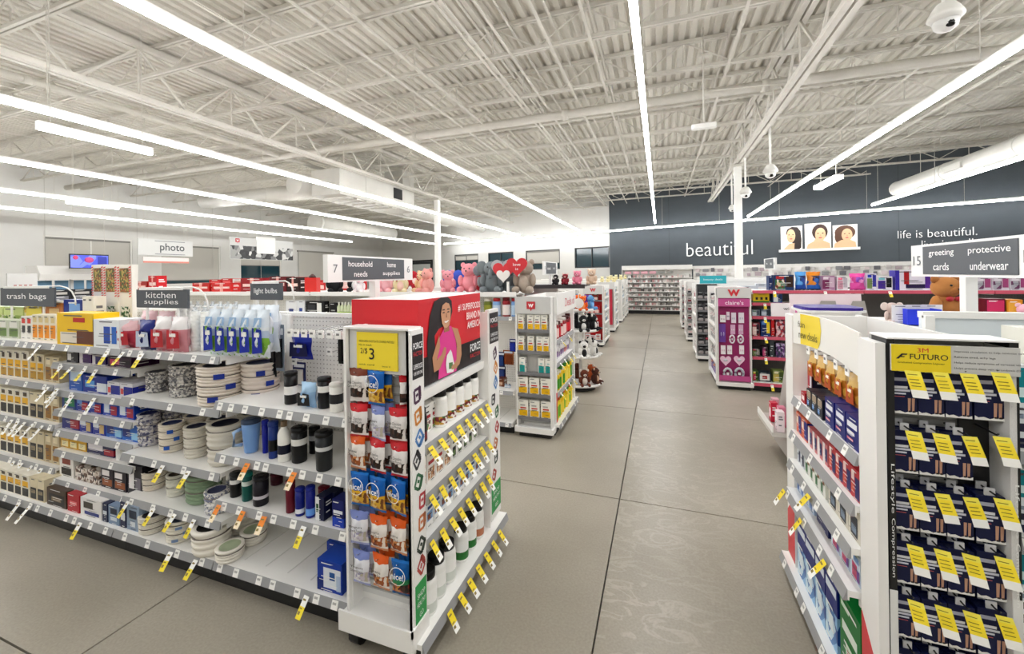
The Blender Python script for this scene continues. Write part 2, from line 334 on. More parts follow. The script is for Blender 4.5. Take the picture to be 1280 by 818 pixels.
for X, y1, lab in ((-14.5, 16.7, 'farthest long strip lamp close to the windowed side wall'), (-11.75, 20.0, 'second long strip lamp from the windowed side wall'), (-8.8, 18.3, 'third long strip lamp from the windowed side wall'),
                   (-5.9, 17.4, 'long strip lamp passing the air duct and household sign'), (-3.1, 17.0, 'long strip lamp over the household shelving'), (-.14, 15.4, 'long strip lamp straight above the middle aisle'), (2.68, 15.0, 'long strip lamp above the toy aisle')):
    strip(X, -2.8, X, y1, LZ, lab, ws(y1+2.8))
strip(-11.37, 20.44, 10.6, 13.74, LZ, 'strip lamp running crosswise along the rear walls', [1, 4, 7, 9.4, 12, 14, 15.8, 18, 20])
strip(5.46, 13.86, 5.46, -1, LZ, 'long strip lamp under the round duct', [.3, 2.7, 5, 8])
sa, sb = at(48, 163, Z=3.0), at(183, 196, Z=3.0)
strip(sa.x, sa.y, sa.x, sb.y, 3.0, 'short strip lamp hung low over the trash bag shelves', [.08, sb.y-sa.y-.08], .05, None, 'short_lamp', CEIL-3.0)
sa, sb = at(83, 255, Z=3.0), at(152, 262, Z=3.0)
strip(sa.x, sa.y, sa.x, sb.y, 3.0, 'short strip lamp in front of the shaded side window', [.1, sb.y-sa.y-.1], .045, None, 'short_lamp', CEIL-3.0)
sa, sb = at(1022, 238, Z=3.1), at(1048, 225, Z=3.1)
strip(sb.x, sb.y, sb.x, sa.y, 3.1, 'short strip lamp beside the dome cameras', [.1, .8], .12, None, 'short_lamp')

# ------------------------------------------------------------------ ducts, cameras, antenna
DUCT = M('#cac8c1', .5, noise=2)
e = empty('air_duct', 'round white spiral duct high above the card aisle', 'duct', (5.95, 13.7, 3.7), -PI/2)
ob('duct_tube', MB().tube([(0, 0, 0), (16, 0, 0)], .19, DUCT, 24), e)
for t in range(0, 16, 2): ob('duct_seam', MB().tube([(t+.0, 0, 0), (t+.05, 0, 0)], .198, DUCT, 24), e)
for t in (2.2, 6, 10): ob('duct_grille', MB().box(t, t+.6, -.22, -.15, -.08, .05, M('#b5b3ad')), e)
for t in (1, 5, 9): ob('hanger_wire', MB().tube([(t, 0, .19), (t, 0, .84)], .006, STEEL, 4), e)
e = empty('air_duct', 'boxy white air handler duct above the side aisles', 'duct', (-7.95, 7.8, 3.56))
ob('duct_box', MB().box(0, .85, 0, 2.7, 0, .62, DUCT), e)
ob('duct_riser', MB().box(.1, .75, 2.7, 3.3, .0, 1.2, DUCT), e)
ob('duct_tube', MB().tube([(-.35, -.2, .3), (-.35, 7.4, .3)], .25, DUCT, 18), e)
ob('duct_tube', MB().tube([(.5, 3.3, .12), (.5, 9, .12)], .22, DUCT, 18), e)
ob('duct_branch', MB().tube([(-.1, .8, .3), (-1.6, .5, .28), (-4.4, .4, .25)], .2, DUCT, 14), e)
for i in range(6): ob('louver', MB().box(.06, .79, .3+i*.36, .52+i*.36, -.03, 0, M('#c6c4bd')), e)
ob('access_door', MB().box(.85, .87, 2.1, 2.5, .25, .55, BLK), e)
e = empty('air_duct', 'round white duct end near the side wall shades', 'duct', (-13.2, 13.2, 3.8), PI/2)
ob('duct_tube', MB().tube([(0, 0, 0), (5, 0, 0)], .35, DUCT, 18), e); ob('duct_mouth', MB().tube([(-.12, 0, 0), (0, 0, 0)], .4, DUCT, 18), e)
for t in (1, 4): ob('hanger_wire', MB().tube([(t, 0, .35), (t, 0, CEIL-3.8)], .006, STEEL, 4), e)
def dome(u, v, z, lab, r=.11):
    p = at(u, v, Z=z); e = empty('dome_camera', lab, 'camera', p, 0, 'ceiling dome cameras')
    ob('camera_housing', MB().lathe([(.03, r*1.5), (r*.55, r*1.4), (r*.8, r*1.05), (r*1.05, r*.55), (r*1.12, r*.3), (r*1.0, .02), (r*.85, 0)], M('#efeeea', .35), 20), e)
    ob('camera_globe', MB().lathe([(r*.82, .0), (r*.72, -r*.45), (r*.45, -r*.7), (.004, -r*.8)], M('#f0f0ee', .3), 20, mats=None), e)
    ob('camera_lens', MB().sph((.0, -r*.42, -r*.3), (r*.42, r*.35, r*.38), M('#08080a', .08), 14, 9), e)
    ob('camera_pole', MB().tube([(0, 0, r*1.4), (0, 0, JB - z)], .02, M('#efeeea'), 8), e)
dome(1182, 27, 3.35, 'big white dome camera nearest overhead', .09)
dome(963, 217, 3.35, 'dome camera hanging between the girder and strip lamp'); dome(932, 243, 3.3, 'dome camera just past the column'); dome(915, 262, 3.2, 'small dome camera hung lowest near the column', .08)
p = at(880, 158, Z=3.6)
e = empty('antenna', 'white T shaped antenna hanging on a thin pole', 'antenna', p)
ob('antenna_bar', MB().rbox(-.16, .16, -.05, .05, -.03, .03, .04, WHT), e); ob('antenna_pole', MB().tube([(0, 0, .03), (0, 0, 1.36)], .012, STEEL, 8), e); ob('antenna_base', MB().box(-.06, .1, -.05, .05, .95, .98, STEEL), e)
# ------------------------------------------------------------------ packaging kinds: each gives (mesh, [(part name, mesh)])
_C = {}
def cached(f):
    def g(*a):
        k = (f.__name__,) + tuple(round(x, 3) if isinstance(x, float) else (tuple(x) if isinstance(x, list) else x) for x in a)
        if k not in _C: _C[k] = f(*a)
        return _C[k]
    return g
def mt(c, r=.4): return c if not isinstance(c, str) else M(c, r, spec=.3, ink=True)
@cached
def carton(w, d, h, base, prints=(), top=None):
    mb = MB(); b = mt(base); mb.box(-w/2, w/2, 0, d, 0, h, b, {1: mt(top)} if top else None)
    for i, (x0, z0, x1, z1, c) in enumerate(prints):
        y = -.0006*(i+1); m_ = mt(c)
        mb.face([(-w/2+x0*w, y, z0*h), (-w/2+x1*w, y, z0*h), (-w/2+x1*w, y, z1*h), (-w/2+x0*w, y, z1*h)], m_)
        if x0 <= .02: mb.face([(-w/2-.0006, d, z0*h), (-w/2-.0006, 0, z0*h), (-w/2-.0006, 0, z1*h), (-w/2-.0006, d, z1*h)], m_)
        if x1 >= .98: mb.face([(w/2+.0006, 0, z0*h), (w/2+.0006, d, z0*h), (w/2+.0006, d, z1*h), (w/2+.0006, 0, z1*h)], m_)
    R_ = random.Random('%s%.3f%.3f' % (base if isinstance(base, str) else base.name, w, h)); y = -.0006*(len(prints)+1); l = deep(base)[1] if isinstance(base, str) else .5
    for z0, zh, ww in ((.90, .035, .55), (R_.uniform(.42, .5), .03, .6), (R_.uniform(.34, .4), .02, .45), (.05, .025, .5), (R_.uniform(.2, .3), .02, .35)):       # small printed lines
        x0 = R_.uniform(.08, .92-ww); c = M('#f1f1ee' if (l < .3) else '#4b4a52', .5)
        mb.face([(-w/2+x0*w, y, z0*h), (-w/2+(x0+ww*R_.uniform(.6, 1))*w, y, z0*h), (-w/2+(x0+ww*.9)*w, y, (z0+zh)*h), (-w/2+x0*w, y, (z0+zh)*h)], c)
    for z0, ww in ((.72, .5), (.6, .6), (.3, .4)): mb.face([(w/2+.0012, d*.2, z0*h), (w/2+.0012, d*(.2+ww), z0*h), (w/2+.0012, d*(.2+ww), (z0+.06)*h), (w/2+.0012, d*.2, (z0+.06)*h)], M('#f1f1ee' if (l < .3) else '#6a6970', .5))
    return mb.mesh('carton'), []
@cached
def jar(r, h, body, cap, lab=None, art=None):
    b = MB().lathe([(r*.94, 0), (r, h*.03), (r, h*.72), (r*.92, h*.80), (r*.74, h*.83)], mt(body, .35), 16)
    c = MB().lathe([(r*.8, h*.825), (r*.86, h*.83), (r*.86, h*.985), (r*.78, h)], mt(cap, .4), 16)
    ps = [('cap', c.mesh('cap'))]
    if lab: ps.append(('label_wrap', MB().lathe([(r*1.012, h*.08), (r*1.012, h*.3), (r*1.012, h*.62)], mt(lab), 16, mats=[mt(art or lab), mt(lab)], cap=False).mesh('label_wrap')))
    return b.mesh('jar'), ps
@cached
def tumbler(r, h, body, lid, band=None, z0=.35, z1=.6, taper=.82):
    def rr(t): return r*(taper + (1-taper)*t)
    b = MB().lathe([(rr(0)*.93, 0), (rr(0), h*.02), (rr(.5), h*.45), (rr(1), h*.88)], mt(body, .35), 18)
    c = MB().lathe([(r*1.02, h*.87), (r*1.03, h*.9), (r*1.02, h*.965), (r*.85, h*.99), (r*.5, h*.985), (r*.48, h)], mt(lid, .35), 18)
    ps = [('lid', c.mesh('lid'))]
    if band: ps.append(('label_wrap', MB().lathe([(rr(z0)*1.015, h*z0*.88/.88), (rr(z1)*1.015, h*z1)], mt(band), 18, cap=False).mesh('label_wrap')))
    return b.mesh('tumbler'), ps
@cached
def flask(r, h, body, cap, band=None):
    b = MB().lathe([(r*.9, 0), (r, h*.03), (r, h*.66), (r*.86, h*.74), (r*.5, h*.82), (r*.42, h*.86)], mt(body, .3), 16)
    ps = [('cap', MB().lathe([(r*.46, h*.855), (r*.5, h*.87), (r*.5, h*.98), (r*.4, h)], mt(cap), 14).mesh('cap'))]
    if band: ps.append(('label_wrap', MB().lathe([(r*1.015, h*.2), (r*1.015, h*.42)], mt(band), 16, cap=False).mesh('label_wrap')))
    return b.mesh('flask'), ps
@cached
def plates(r, h, n, c1, c2, wob=0.0, lab=None):
    prof = []; n = int(n*2.4); dz = h/n
    for i in range(n):
        z = i*dz; q = .93+.07*(i+1)/n; prof += [(r*.86*q, z+.001), (r*.94*q, z+dz*.35), (r*q, z+dz*.75), (r*.97*q, z+dz*.95)]
    prof += [(r*.72, h*.985), (r*.66, h-dz*.5), (.005, h-dz*.5)]
    mats = [mt(c1, .6)]*(len(prof)-3) + [mt(c2, .6)]*2
    for i in range(1, n):
        if i % 3 == 0: mats[i*4-1] = M('#6f675e', .7)
    b = MB().lathe(prof, None, 24, mats=mats, wob=wob, wn=12)
    ps = []
    if lab:
        for j, a0 in enumerate((-1.15, -.45, -.9)):
            m = MB(); hh = h*(.14+.28*j)
            for k in range(3):
                a, a2 = a0+k*.14, a0+(k+1)*.14; R = r*1.03
                m.face([(R*math.cos(a), R*math.sin(a), hh), (R*math.cos(a2), R*math.sin(a2), hh), (R*math.cos(a2), R*math.sin(a2), hh+h*.13), (R*math.cos(a), R*math.sin(a), hh+h*.13)], mt(lab))
            ps.append(('sticker', m.mesh('sticker')))
    return b.mesh('plate_pack'), ps
@cached
def bag(w, h, t, bands, nu=8, nv=14):
    """pillow pouch: bands = ((z_from_0_to_1, colour), ...) from the bottom up"""
    mb = MB()
    def P(i, j, s):
        a, b = i/nu*2-1, j/nv*2-1; e = max(0, 1-(abs(b)/.88)**3) if abs(b) < .88 else 0; th = t/2*(1-abs(a)**2.4)*e**.7
        cr = .10*t*(math.sin(9*a+5*b)+math.sin(7*b-6*a+1.3))*e*(1-a*a)
        return (w/2*a*(1-.13*(1-abs(b)**1.6)) + .02*w*math.sin(6*b), s*(th+.0008) + cr, h*(b+1)/2 + (.012*h*math.sin(9*a) if abs(b) == 1 else 0))
    for s in (-1, 1):
        for j in range(nv):
            z = (j+.5)/nv; c = [q for q in bands if z >= q[0]][-1][1]
            for i in range(nu):
                q = [P(i, j, s), P(i+1, j, s), P(i+1, j+1, s), P(i, j+1, s)]
                mb.face(q if s < 0 else q[::-1], mt(c, .3), True)
    me = mb.mesh('pouch'); import bmesh
    bm = bmesh.new(); bm.from_mesh(me); bmesh.ops.remove_doubles(bm, verts=bm.verts, dist=.0004); bm.to_mesh(me); bm.free()
    return me, []
@cached
def cup_sleeve(r, h, c='#f4f4f1'):
    prof = []; n = 9
    for i in range(n): prof += [(r*.88, h*.9*i/n), (r, h*.9*(i+.75)/n), (r*1.03, h*.9*(i+.98)/n)]
    b = MB().lathe(prof, mt(c, .5), 14)
    return b.mesh('cup_sleeve'), [('film_twist', MB().lathe([(r*.9, h*.9), (r*.35, h*.95), (r*.5, h)], CLEAR, 10).mesh('film_twist'))]
@cached
def soft_pack(w, h, t, c, label, top='#eef1f4'):
    m, _ = bag(w, h, t, ((0, c), (.66, top)))
    q = MB(); q.face([(-w*.42, -t*.50, h*.10), (w*.42, -t*.50, h*.14), (w*.38, -t*.53, h*.60), (-w*.38, -t*.53, h*.64)], mt(label)); q.face([(-w*.34, -t*.5, h*.66), (w*.34, -t*.5, h*.66), (w*.3, -t*.42, h*.84), (-w*.3, -t*.42, h*.84)], mt('#a8c4e2')) if label in ('#1f3db0', '#9cc1e6') else None
    q.face([(-w*.2, -t*.545, h*.45), (w*.2, -t*.545, h*.45), (w*.2, -t*.545, h*.55), (-w*.2, -t*.545, h*.55)], PAPER)
    return m, [('label_card', q.mesh('label_card'))]
@cached
def hang_card(w, h, t, card, blis, art='#ffffff'):
    b = MB().box(-w/2, w/2, 0, .003, 0, h, mt(card)); b.face([(-w*.4, -.0006, h*.78), (w*.4, -.0006, h*.78), (w*.4, -.0006, h*.92), (-w*.4, -.0006, h*.92)], mt(art))
    return b.mesh('hang_card'), [('blister', MB().rbox(-w*.36, w*.36, -t, 0, h*.08, h*.7, min(w*.1, t*.4), mt(blis, .25)).mesh('blister'))]
@cached
def bucket_bag(w, d, h, c1, c2):
    b = MB().hexa([(-w*.42, 0, 0), (w*.42, 0, 0), (w*.42, d, 0), (-w*.42, d, 0), (-w/2, -.01, h), (w/2, -.01, h), (w/2, d+.01, h), (-w/2, d+.01, h)], mt(c1))
    for i in range(5):
        a = -.4+i*.2
        b.face([(-w*.5+w*(i+.1)/5, -.012, h*.35), (-w*.5+w*(i+.5)/5, -.012, h*.35), (-w*.5+w*(i+.6)/5, -.014, h*.99), (-w*.5+w*(i+.2)/5, -.014, h*.99)], mt(c2))
    return b.mesh('gift_bag'), []
ORD = 'first second third fourth fifth sixth seventh eighth ninth tenth eleventh twelfth thirteenth fourteenth fifteenth sixteenth seventeenth eighteenth nineteenth twentieth'.split()
def nth(label, i, n, side='left'): return label if n == 1 else '%s, %s from %s' % (label, ORD[i], side)
def put(proto, loc, rz, name, label, cat, group=None, parent=None):
    me, ps = proto; o = ob(name, me, parent, loc, (0, 0, rz), label, cat, group)
    for n, m in ps: ob(n, m, o)
    return o
def row(fr, z, y, u0, u1, vt, n, fn, name, label, cat, group=None, fill=.95, rnd=False, hmax=9, jit=0, rz=0, hmul=1, deep=0):
    """n alike products side by side on a shelf at height z, their fronts at depth y, between two pixel columns and up to pixel row vt"""
    um = (u0+u1)/2; xa, xb = fr.px(u0, vt+8, y).x, fr.px(u1, vt+8, y).x; h = (fr.px(um, vt, y).z - z)*hmul; w = (xb-xa)/n; h = min(h, hmax)
    if rnd: d_ = ray(um, vt); n_ = Vector((-math.sin(fr.rz), math.cos(fr.rz), 0)); fill *= d_.dot(n_)/math.hypot(d_.x, d_.y)
    out = []
    for k in range(deep+1):
        for i in range(n):
            p = fn(round(w*fill, 3), round(h, 3)); r = random.uniform(-jit, jit)
            out.append(put(p, fr.w(xa+w*(i+.5), y+k*.16, z+.001), fr.rz+rz+r, name, nth(label, i, n), cat, group or (label if n > 1 else None)))
    return out
# ------------------------------------------------------------------ shelving kinds
def _tag(cols, L=.085, w=.032, lean=.62):
    mb = MB(); n = len(cols); dy, dz = -math.sin(lean)*L, -math.cos(lean)*L
    for i, (t0, t1, c) in enumerate(cols): mb.hexa([(-w/2, dy*t1-.004, dz*t1), (w/2, dy*t1-.004, dz*t1), (w/2, dy*t1-.003, dz*t1+.001), (-w/2, dy*t1-.003, dz*t1+.001), (-w/2, dy*t0-.004, dz*t0), (w/2, dy*t0-.004, dz*t0), (w/2, dy*t0-.003, dz*t0+.001), (-w/2, dy*t0-.003, dz*t0+.001)], M(c, .55))
    for t0, t1, a in ((.12, .2, .7), (.5, .56, .6), (.66, .8, .5)):
        mb.face([(-w*.4, dy*t1-.0045, dz*t1-.0004), (-w*.4+w*.8*a, dy*t1-.0045, dz*t1-.0004), (-w*.4+w*.8*a, dy*t0-.0045, dz*t0-.0004), (-w*.4, dy*t0-.0045, dz*t0-.0004)], M('#8c7a3a', .6))
    return mb.mesh('sale_tag')
TAG_WY = _tag(((0, .45, '#fbfbf7'), (.45, 1, '#f7e02a'))); TAG_YW = _tag(((0, .62, '#f7dc22'), (.62, 1, '#fbfbf7')), .085, .036); TAG_O = _tag(((0, .55, '#f28a1e'), (.55, 1, '#fbe9c8')), .075); TAG_W = _tag(((0, 1, '#fbfbf7'),), .1)
def _ptag():
    mb = MB().hexa([(-.017, -.0195, -.036), (.017, -.0195, -.036), (.017, -.017, -.036), (-.017, -.017, -.036), (-.017, -.0065, -.002), (.017, -.0065, -.002), (.017, -.004, -.002), (-.017, -.004, -.002)], PAPER)
    for a, b in ((.25, .5),):
        f = lambda t: (-.0068-.013*t, -.002-.034*t)
        y0, z0 = f(a); y1, z1 = f(b); mb.face([(-.012, y1, z1), (.008, y1, z1), (.008, y0, z0), (-.012, y0, z0)], M('#b0b0ae'))
    return mb.mesh('price_tag')
PTAG = _ptag()
def shelf(e, x0, w, yf, yb, z, tags=(), sale=(), lip=None, name='shelf', board=None, tagmesh=None, rail=True, thick=.022):
    s = ob(name, MB().box(0, w, yf, yb, z-thick, z, board or WHT).box(0, w, yf-.004, yf, z-.034, z+.001, lip or WHT).box(0, .012, yf+.03, yb, z-.05, z-thick, WHT).box(w-.012, w, yf+.03, yb, z-.05, z-thick, WHT), e, (x0, 0, 0))
    if rail: ob('price_rail', MB().prism([(yf-.004, z), (yf-.0045, z-.038), (yf-.0175, z-.038), (yf-.0055, z)][::-1], .003, w-.003, lip or GREY, 'x'), s)
    n = tags if isinstance(tags, int) else 0
    ts = [w*(i+.5)/n + random.uniform(-.25, .25)*w/n for i in range(n)] if n else [] if isinstance(tags, int) else list(tags)
    for t in ts: ob('price_tag', PTAG, s, (min(max(t, .03), w-.03), yf, z))
    for t in sale:
        ob('sale_tag', (tagmesh or TAG_WY) if not isinstance(t, tuple) else t[1], s, (t if not isinstance(t, tuple) else t[0], yf-.016, z-.012), (random.uniform(-.1, .1), 0, random.uniform(-.12, .12)))
    return s
def bay(fr, x0, x1, yb, top, label, base=None, shelves=(), back=None, upright=True, group='white gondola shelving', cat='shelving', name='gondola_bay', kick=True, lip=None):
    e = empty(name, label, cat, fr.w(x0, 0, 0), fr.rz, group); w = x1 - x0 - .002
    ob('back_panel', MB().box(0, w, yb-.02, yb, .05, top, back or pegboard()), e)
    if upright:
        for x in (0, w-.03): ob('upright', MB().box(x, x+.03, yb-.045, yb-.02, .05, top+.01, WHT), e)
    ob('top_rail', MB().box(0, w, yb-.03, yb+.01, top, top+.025, WHT), e)
    if base:
        yf, z = base[0], base[1]; sb = shelf(e, 0, w, yf, yb-.02, z, *(base[2:] or ()), name='base_deck', lip=lip)
        for i in range(1, 6): ob('deck_ridge', MB().box(w*i/6-.003, w*i/6+.003, yf+.05, yb-.06, z, z+.002, M('#d9d8d4')), sb)
        if kick: ob('kick_plate', MB().box(0, w, yf+.05, yf+.07, 0, z-.034, BLK), e)
    for s in shelves: shelf(e, 0, w, s[1], yb-.046, s[0], *(s[2:]), lip=lip)
    return e
def hook(e, x, yb, yf, z, tagm=None):
    h = ob('peg_hook', MB().tube([(x, yb, z), (x, yf+.01, z-.004), (x, yf, z+.006)], .0028, CHROME, 5), e)
    if tagm: ob('price_tag', tagm, h, (x, yf, z))
FTAG = MB().box(-.018, .018, -.003, 0, -.02, .018, PAPER).box(-.012, .006, -.0036, -.003, -.004, .006, M('#777777')).mesh('price_tag')
# ------------------------------------------------------------------ household gondola, its face towards the camera
G1 = Fr(0, 0, 0); YB = 1.95
def sx(L, x0, y, v=560): return [max(.03, G1.px(u, v, y).x - x0) for u in L]
XA0, XA1, XB0, XC0, XD0 = -2.16, -1.29, -2.99, -3.83, -4.85
zA = (.968, .701, .464); BZ = .158; yA = 1.478; YF = 1.462
eA = bay(G1, XA0, XA1, YB, 1.36, 'pegboard bay of tumblers and bottles next to the snack rack', (YF, BZ, 7, sx([388], XA0, YF, 750)),
    [(zA[0], yA, 9), (zA[1], yA, 8, [(t, TAG_O) for t in sx([314, 372], XA0, yA)]), (zA[2], yA-.005, 7, [(t, TAG_O) for t in sx([279, 309, 335], XA0, yA)] + sx([384], XA0, yA))])
bay(G1, XB0, XA0, YB, 1.36, 'bay stacked with paper plates below the kitchen supplies sign', (YF, BZ, 4, sx([219, 250], XB0, YF, 700)),
    [(1.19, 1.51, 6, sx([183], XB0, 1.51, 445)), (.913, 1.506, 3), (.583, 1.502, 4, sx([208, 240], XB0, 1.5)), (.331, 1.502, 5, sx([164, 196, 222, 246], XB0, 1.5))])
bay(G1, XC0, XB0, YB, 1.36, 'bay of close set shelves with blue food bag boxes', (YF, BZ, 6, sx([106], XC0, YF, 660)),
    [(1.19, 1.51, 4, sx([140, 160], XC0, 1.51, 445)), (1.054, 1.556, 3, sx([84, 97, 113, 127], XC0, 1.556)), (.872, 1.56, 2, [(t, TAG_W) for t in sx([78, 97, 124], XC0, 1.56)]), (.74, 1.56, 4), (.606, 1.56, 4), (.472, 1.56, 3), (.296, 1.535, 5)])
bay(G1, XD0, XC0, YB, 1.36, 'bay of yellow and white cartons under the trash bags sign', (YF, BZ, 8, [(t, TAG_W) for t in sx([30, 43], XD0, YF, 640)]),
    [(1.19, 1.51, 8, [(t, TAG_W) for t in sx([58], XD0, 1.51)]), (.899, 1.563, 4, [(t, TAG_W) for t in sx([66, 78], XD0, 1.56)]), (.631, 1.563, 6, [(t, TAG_W) for t in sx([20, 28, 36, 46, 58], XD0, 1.56)]), (.341, 1.563, 6, [(t, TAG_W) for t in sx([22, 32, 44, 56], XD0, 1.56)])])
# shelf heights and fronts of the household gondola were first read for a slightly farther face; bring its goods to the face's true distance
ZM = {1.15: 1.19, .845: .913, .482: .583, .205: .331, 1.0: 1.054, .8: .872, .655: .74, .508: .606, .36: .472, .165: .296, .83: .899, .535: .631, .217: .341}
_row0 = row
def row(fr, z, y, *a, **k):
    if z == BZ and a[0] < 330: k['hmax'] = .11 if 56 < a[0] < 150 else .145
    return _row0(fr, ZM.get(round(z, 3), z), max(y*.91, YF+.02), *a, **k)
T = lambda *a: (lambda w, h: tumbler(w/2, h, *a))
def car(d, base, prints=(), top=None): return lambda w, h: carton(w, d, h, base, prints, top)
G = G1
# --- tumblers
z = zA[0]
row(G, z, 1.72, 355, 372, 464, 1, T('#17171a', '#101012', '#f0efec', .3, .55, .95), 'tumbler', 'black tumbler with white wrap beside the pale blue lunch bag', 'tumbler', rnd=True, fill=1.05)
row(G, z, 1.70, 377, 396, 478, 1, lambda w, h: soft_pack(w, h, .07, '#a9c9e8', '#26262a', '#b9d6ef'), 'lunch_bag', 'pale blue lunch bag leaning on the pegboard bay shelf', 'bag')
row(G, z, 1.72, 397, 414, 471, 1, T('#1c1d22', '#131316', '#f3f2ee', .52, .72, .95), 'tumbler', 'dark navy bottle with high white band on the pegboard bay shelf', 'tumbler', rnd=True, fill=1.05)
row(G, z, 1.69, 412, 429, 478, 1, T('#f2f1ec', '#e8e7e2', '#3b3d40', .3, .62, .97), 'tumbler', 'white bottle with dark grey band by the snack rack', 'tumbler', rnd=True, fill=1.05)
z = zA[1]
o = row(G, z, 1.70, 302, 326, 523, 1, T('#8fb4e2', '#4a5b75', '#e8edf2', .55, .68, .72), 'tumbler', 'pale blue handled tumbler with dark lid', 'tumbler', rnd=True, fill=1.05)[0]
ob('handle', MB().tube([(-.01, -.05, .13), (-.01, -.085, .125), (-.01, -.085, .06), (-.01, -.045, .05)], .009, M('#9fc0e8', .35), 8), o)
row(G, z, 1.71, 327, 336, 525, 1, T('#1c2ea8', '#2838b0', None), 'tumbler', 'slim royal blue bottle behind the pale blue tumbler', 'bottle', rnd=True, fill=1.05)
row(G, z, 1.68, 335, 348, 526, 1, T('#27468f', '#2c4a92', '#15161a', .2, .5, .95), 'tumbler', 'blue bottle with black lower band', 'bottle', rnd=True, fill=1.05)
row(G, z, 1.67, 347, 363, 526, 1, lambda w, h: flask(w/2, h, '#f4f3ef', '#8b7a64', '#1e2440'), 'flask', 'white slim necked flask with navy label', 'bottle', rnd=True, fill=1.05)
row(G, z, 1.69, 364, 384, 533, 1, T('#17181b', '#0f1012', '#e9e9e6', .5, .68, .93), 'tumbler', 'black tumbler with white band right of the white flask', 'tumbler', rnd=True, fill=1.05)
row(G, z, 1.80, 386, 400, 533, 1, T('#1a1b1f', '#111114', '#cfd2d6', .5, .68, .95), 'tumbler', 'black tumbler half hidden behind its neighbours', 'tumbler', rnd=True, fill=1.05)
row(G, z, 1.66, 394, 416, 538, 1, T('#35383b', '#16171a', '#dfe0df', .52, .62, .9), 'tumbler', 'charcoal tumbler with thin white ring near the shelf edge', 'tumbler', rnd=True, fill=1.05)
z = zA[2]
row(G, z, 1.68, 287, 302, 590, 1, T('#151517', '#19191c', '#e8e8e6', .55, .72, .95), 'tumbler', 'black bottle with white ring at the end of the low shelf', 'bottle', rnd=True, fill=1.05)
row(G, z, 1.67, 302, 316, 590, 1, T('#1f6d66', '#2b857c', '#dfeae6', .55, .7, .95), 'tumbler', 'teal green bottle with pale ring', 'bottle', rnd=True, fill=1.05)
row(G, z, 1.665, 316, 336, 594, 1, T('#221d2c', '#1a1622', '#d9d6dd', .25, .36, .95), 'tumbler', 'dark plum bottle with small white label', 'bottle', rnd=True, fill=1.05)
row(G, z, 1.86, 338, 354, 592, 1, T('#5e1430', '#6b1a38', None, .5, .6, .95), 'tumbler', 'maroon bottle standing at the back of the low shelf', 'bottle', rnd=True, fill=1.05)
row(G, z, 1.66, 357, 369, 600, 1, T('#7c1236', '#8b1a40', None, .5, .6, .97), 'tumbler', 'tall maroon bottle near the shelf edge', 'bottle', rnd=True, fill=1.05)
row(G, z, 1.655, 369, 381, 609, 2 - 1, T('#1b2f8f', '#203699', '#eef0f4', .1, .26, .97), 'tumbler', 'blue bottle with white foot label', 'bottle', rnd=True, fill=1.05)
row(G, z, 1.66, 382, 394, 607, 1, T('#1a2c98', '#22389f', '#7fb0ee', .08, .3, .97), 'tumbler', 'blue bottle with light blue foot label', 'bottle', rnd=True, fill=1.05)
row(G, z, 1.80, 398, 412, 608, 1, T('#8c1538', '#9a1b40', None, .5, .6, .97), 'tumbler', 'crimson bottle behind the navy cartons', 'bottle', rnd=True, fill=1.05)
row(G, z, 1.645, 394, 405, 622, 1, car(.06, '#1a2350', ((.0, .0, .45, 1, '#eef0f2'), (.1, .35, .38, .7, '#2f6b3f'))), 'carton', 'narrow navy and white carton with green leaf mark', 'box')
row(G, z, 1.70, 405, 418, 616, 1, car(.06, '#18224f', ((.2, .2, .8, .5, '#24357d'),)), 'carton', 'plain navy carton behind the leaf marked one', 'box')
row(G, z, 1.63, 415, 430, 626, 1, car(.07, '#1c2a78', ((0, 0, 1, .35, '#2c57c4'), (.1, .5, .9, .62, '#e8ecf4'))), 'carton', 'navy and bright blue carton touching the snack rack', 'box')
z = BZ
row(G, z, 1.56, 396, 428, 703, 1, car(.16, '#1f4fb0', ((.25, .12, .95, .78, '#e9eef4'), (.5, .4, .72, .66, '#3d6ea8'), (.78, .1, .95, .6, '#c4d3e6'), (0, .0, .25, .4, '#173a8a')), '#2a62c8'), 'filter_box', 'front blue water filter carton on the bottom deck', 'box')
row(G, z, 1.75, 408, 434, 680, 1, car(.16, '#1f4fb0', ((.3, .15, .9, .8, '#dfe7f2'),), '#2a62c8'), 'filter_box', 'rear blue water filter carton on the bottom deck', 'box')
# --- pegboard goods
for u in (358, 366, 376, 386, 397, 408, 419, 428):
    x = G.px(u, 404, 1.53).x - XA0; hook(eA, x, YB-.02, 1.55, 1.325, FTAG)
for u, v in ((368, 452), (412, 440)): x = G.px(u, v, 1.8).x - XA0; hook(eA, x, YB-.02, 1.80, G.px(u, v, 1.8).z, FTAG)
def hang(fr, y, u0, v0, u1, v1, fn, name, label, cat, group=None):
    a = fr.px(u0, (v0+v1)/2, y); b = fr.px(u1, (v0+v1)/2, y); um = (u0+u1)/2; zt, zb = fr.px(um, v0, y).z, fr.px(um, v1, y).z
    return put(fn(abs(b.x-a.x), zt-zb), fr.w((a.x+b.x)/2, y, zb), fr.rz, name, label, cat, group)
hang(G, 1.75, 364, 415, 391, 449, lambda w, h: soft_pack(w, h, .05, '#1b2f9c', '#141d5c', '#3448b0'), 'glove_pack', 'bright blue cloth pack hanging on the pegboard', 'pack')
hang(G, 1.72, 338, 408, 345, 471, lambda w, h: hang_card(w, h, .012, '#1d1e22', '#2b2c31', '#c8c8c8'), 'knife_card', 'narrow black knife card at the edge of the pegboard', 'knife card')
hang(G, 1.71, 345, 406, 355, 464, lambda w, h: hang_card(w, h, .014, '#8f9aa6', '#20242a', '#e8eaec'), 'knife_card', 'grey knife card with dark handles on the pegboard', 'knife card')
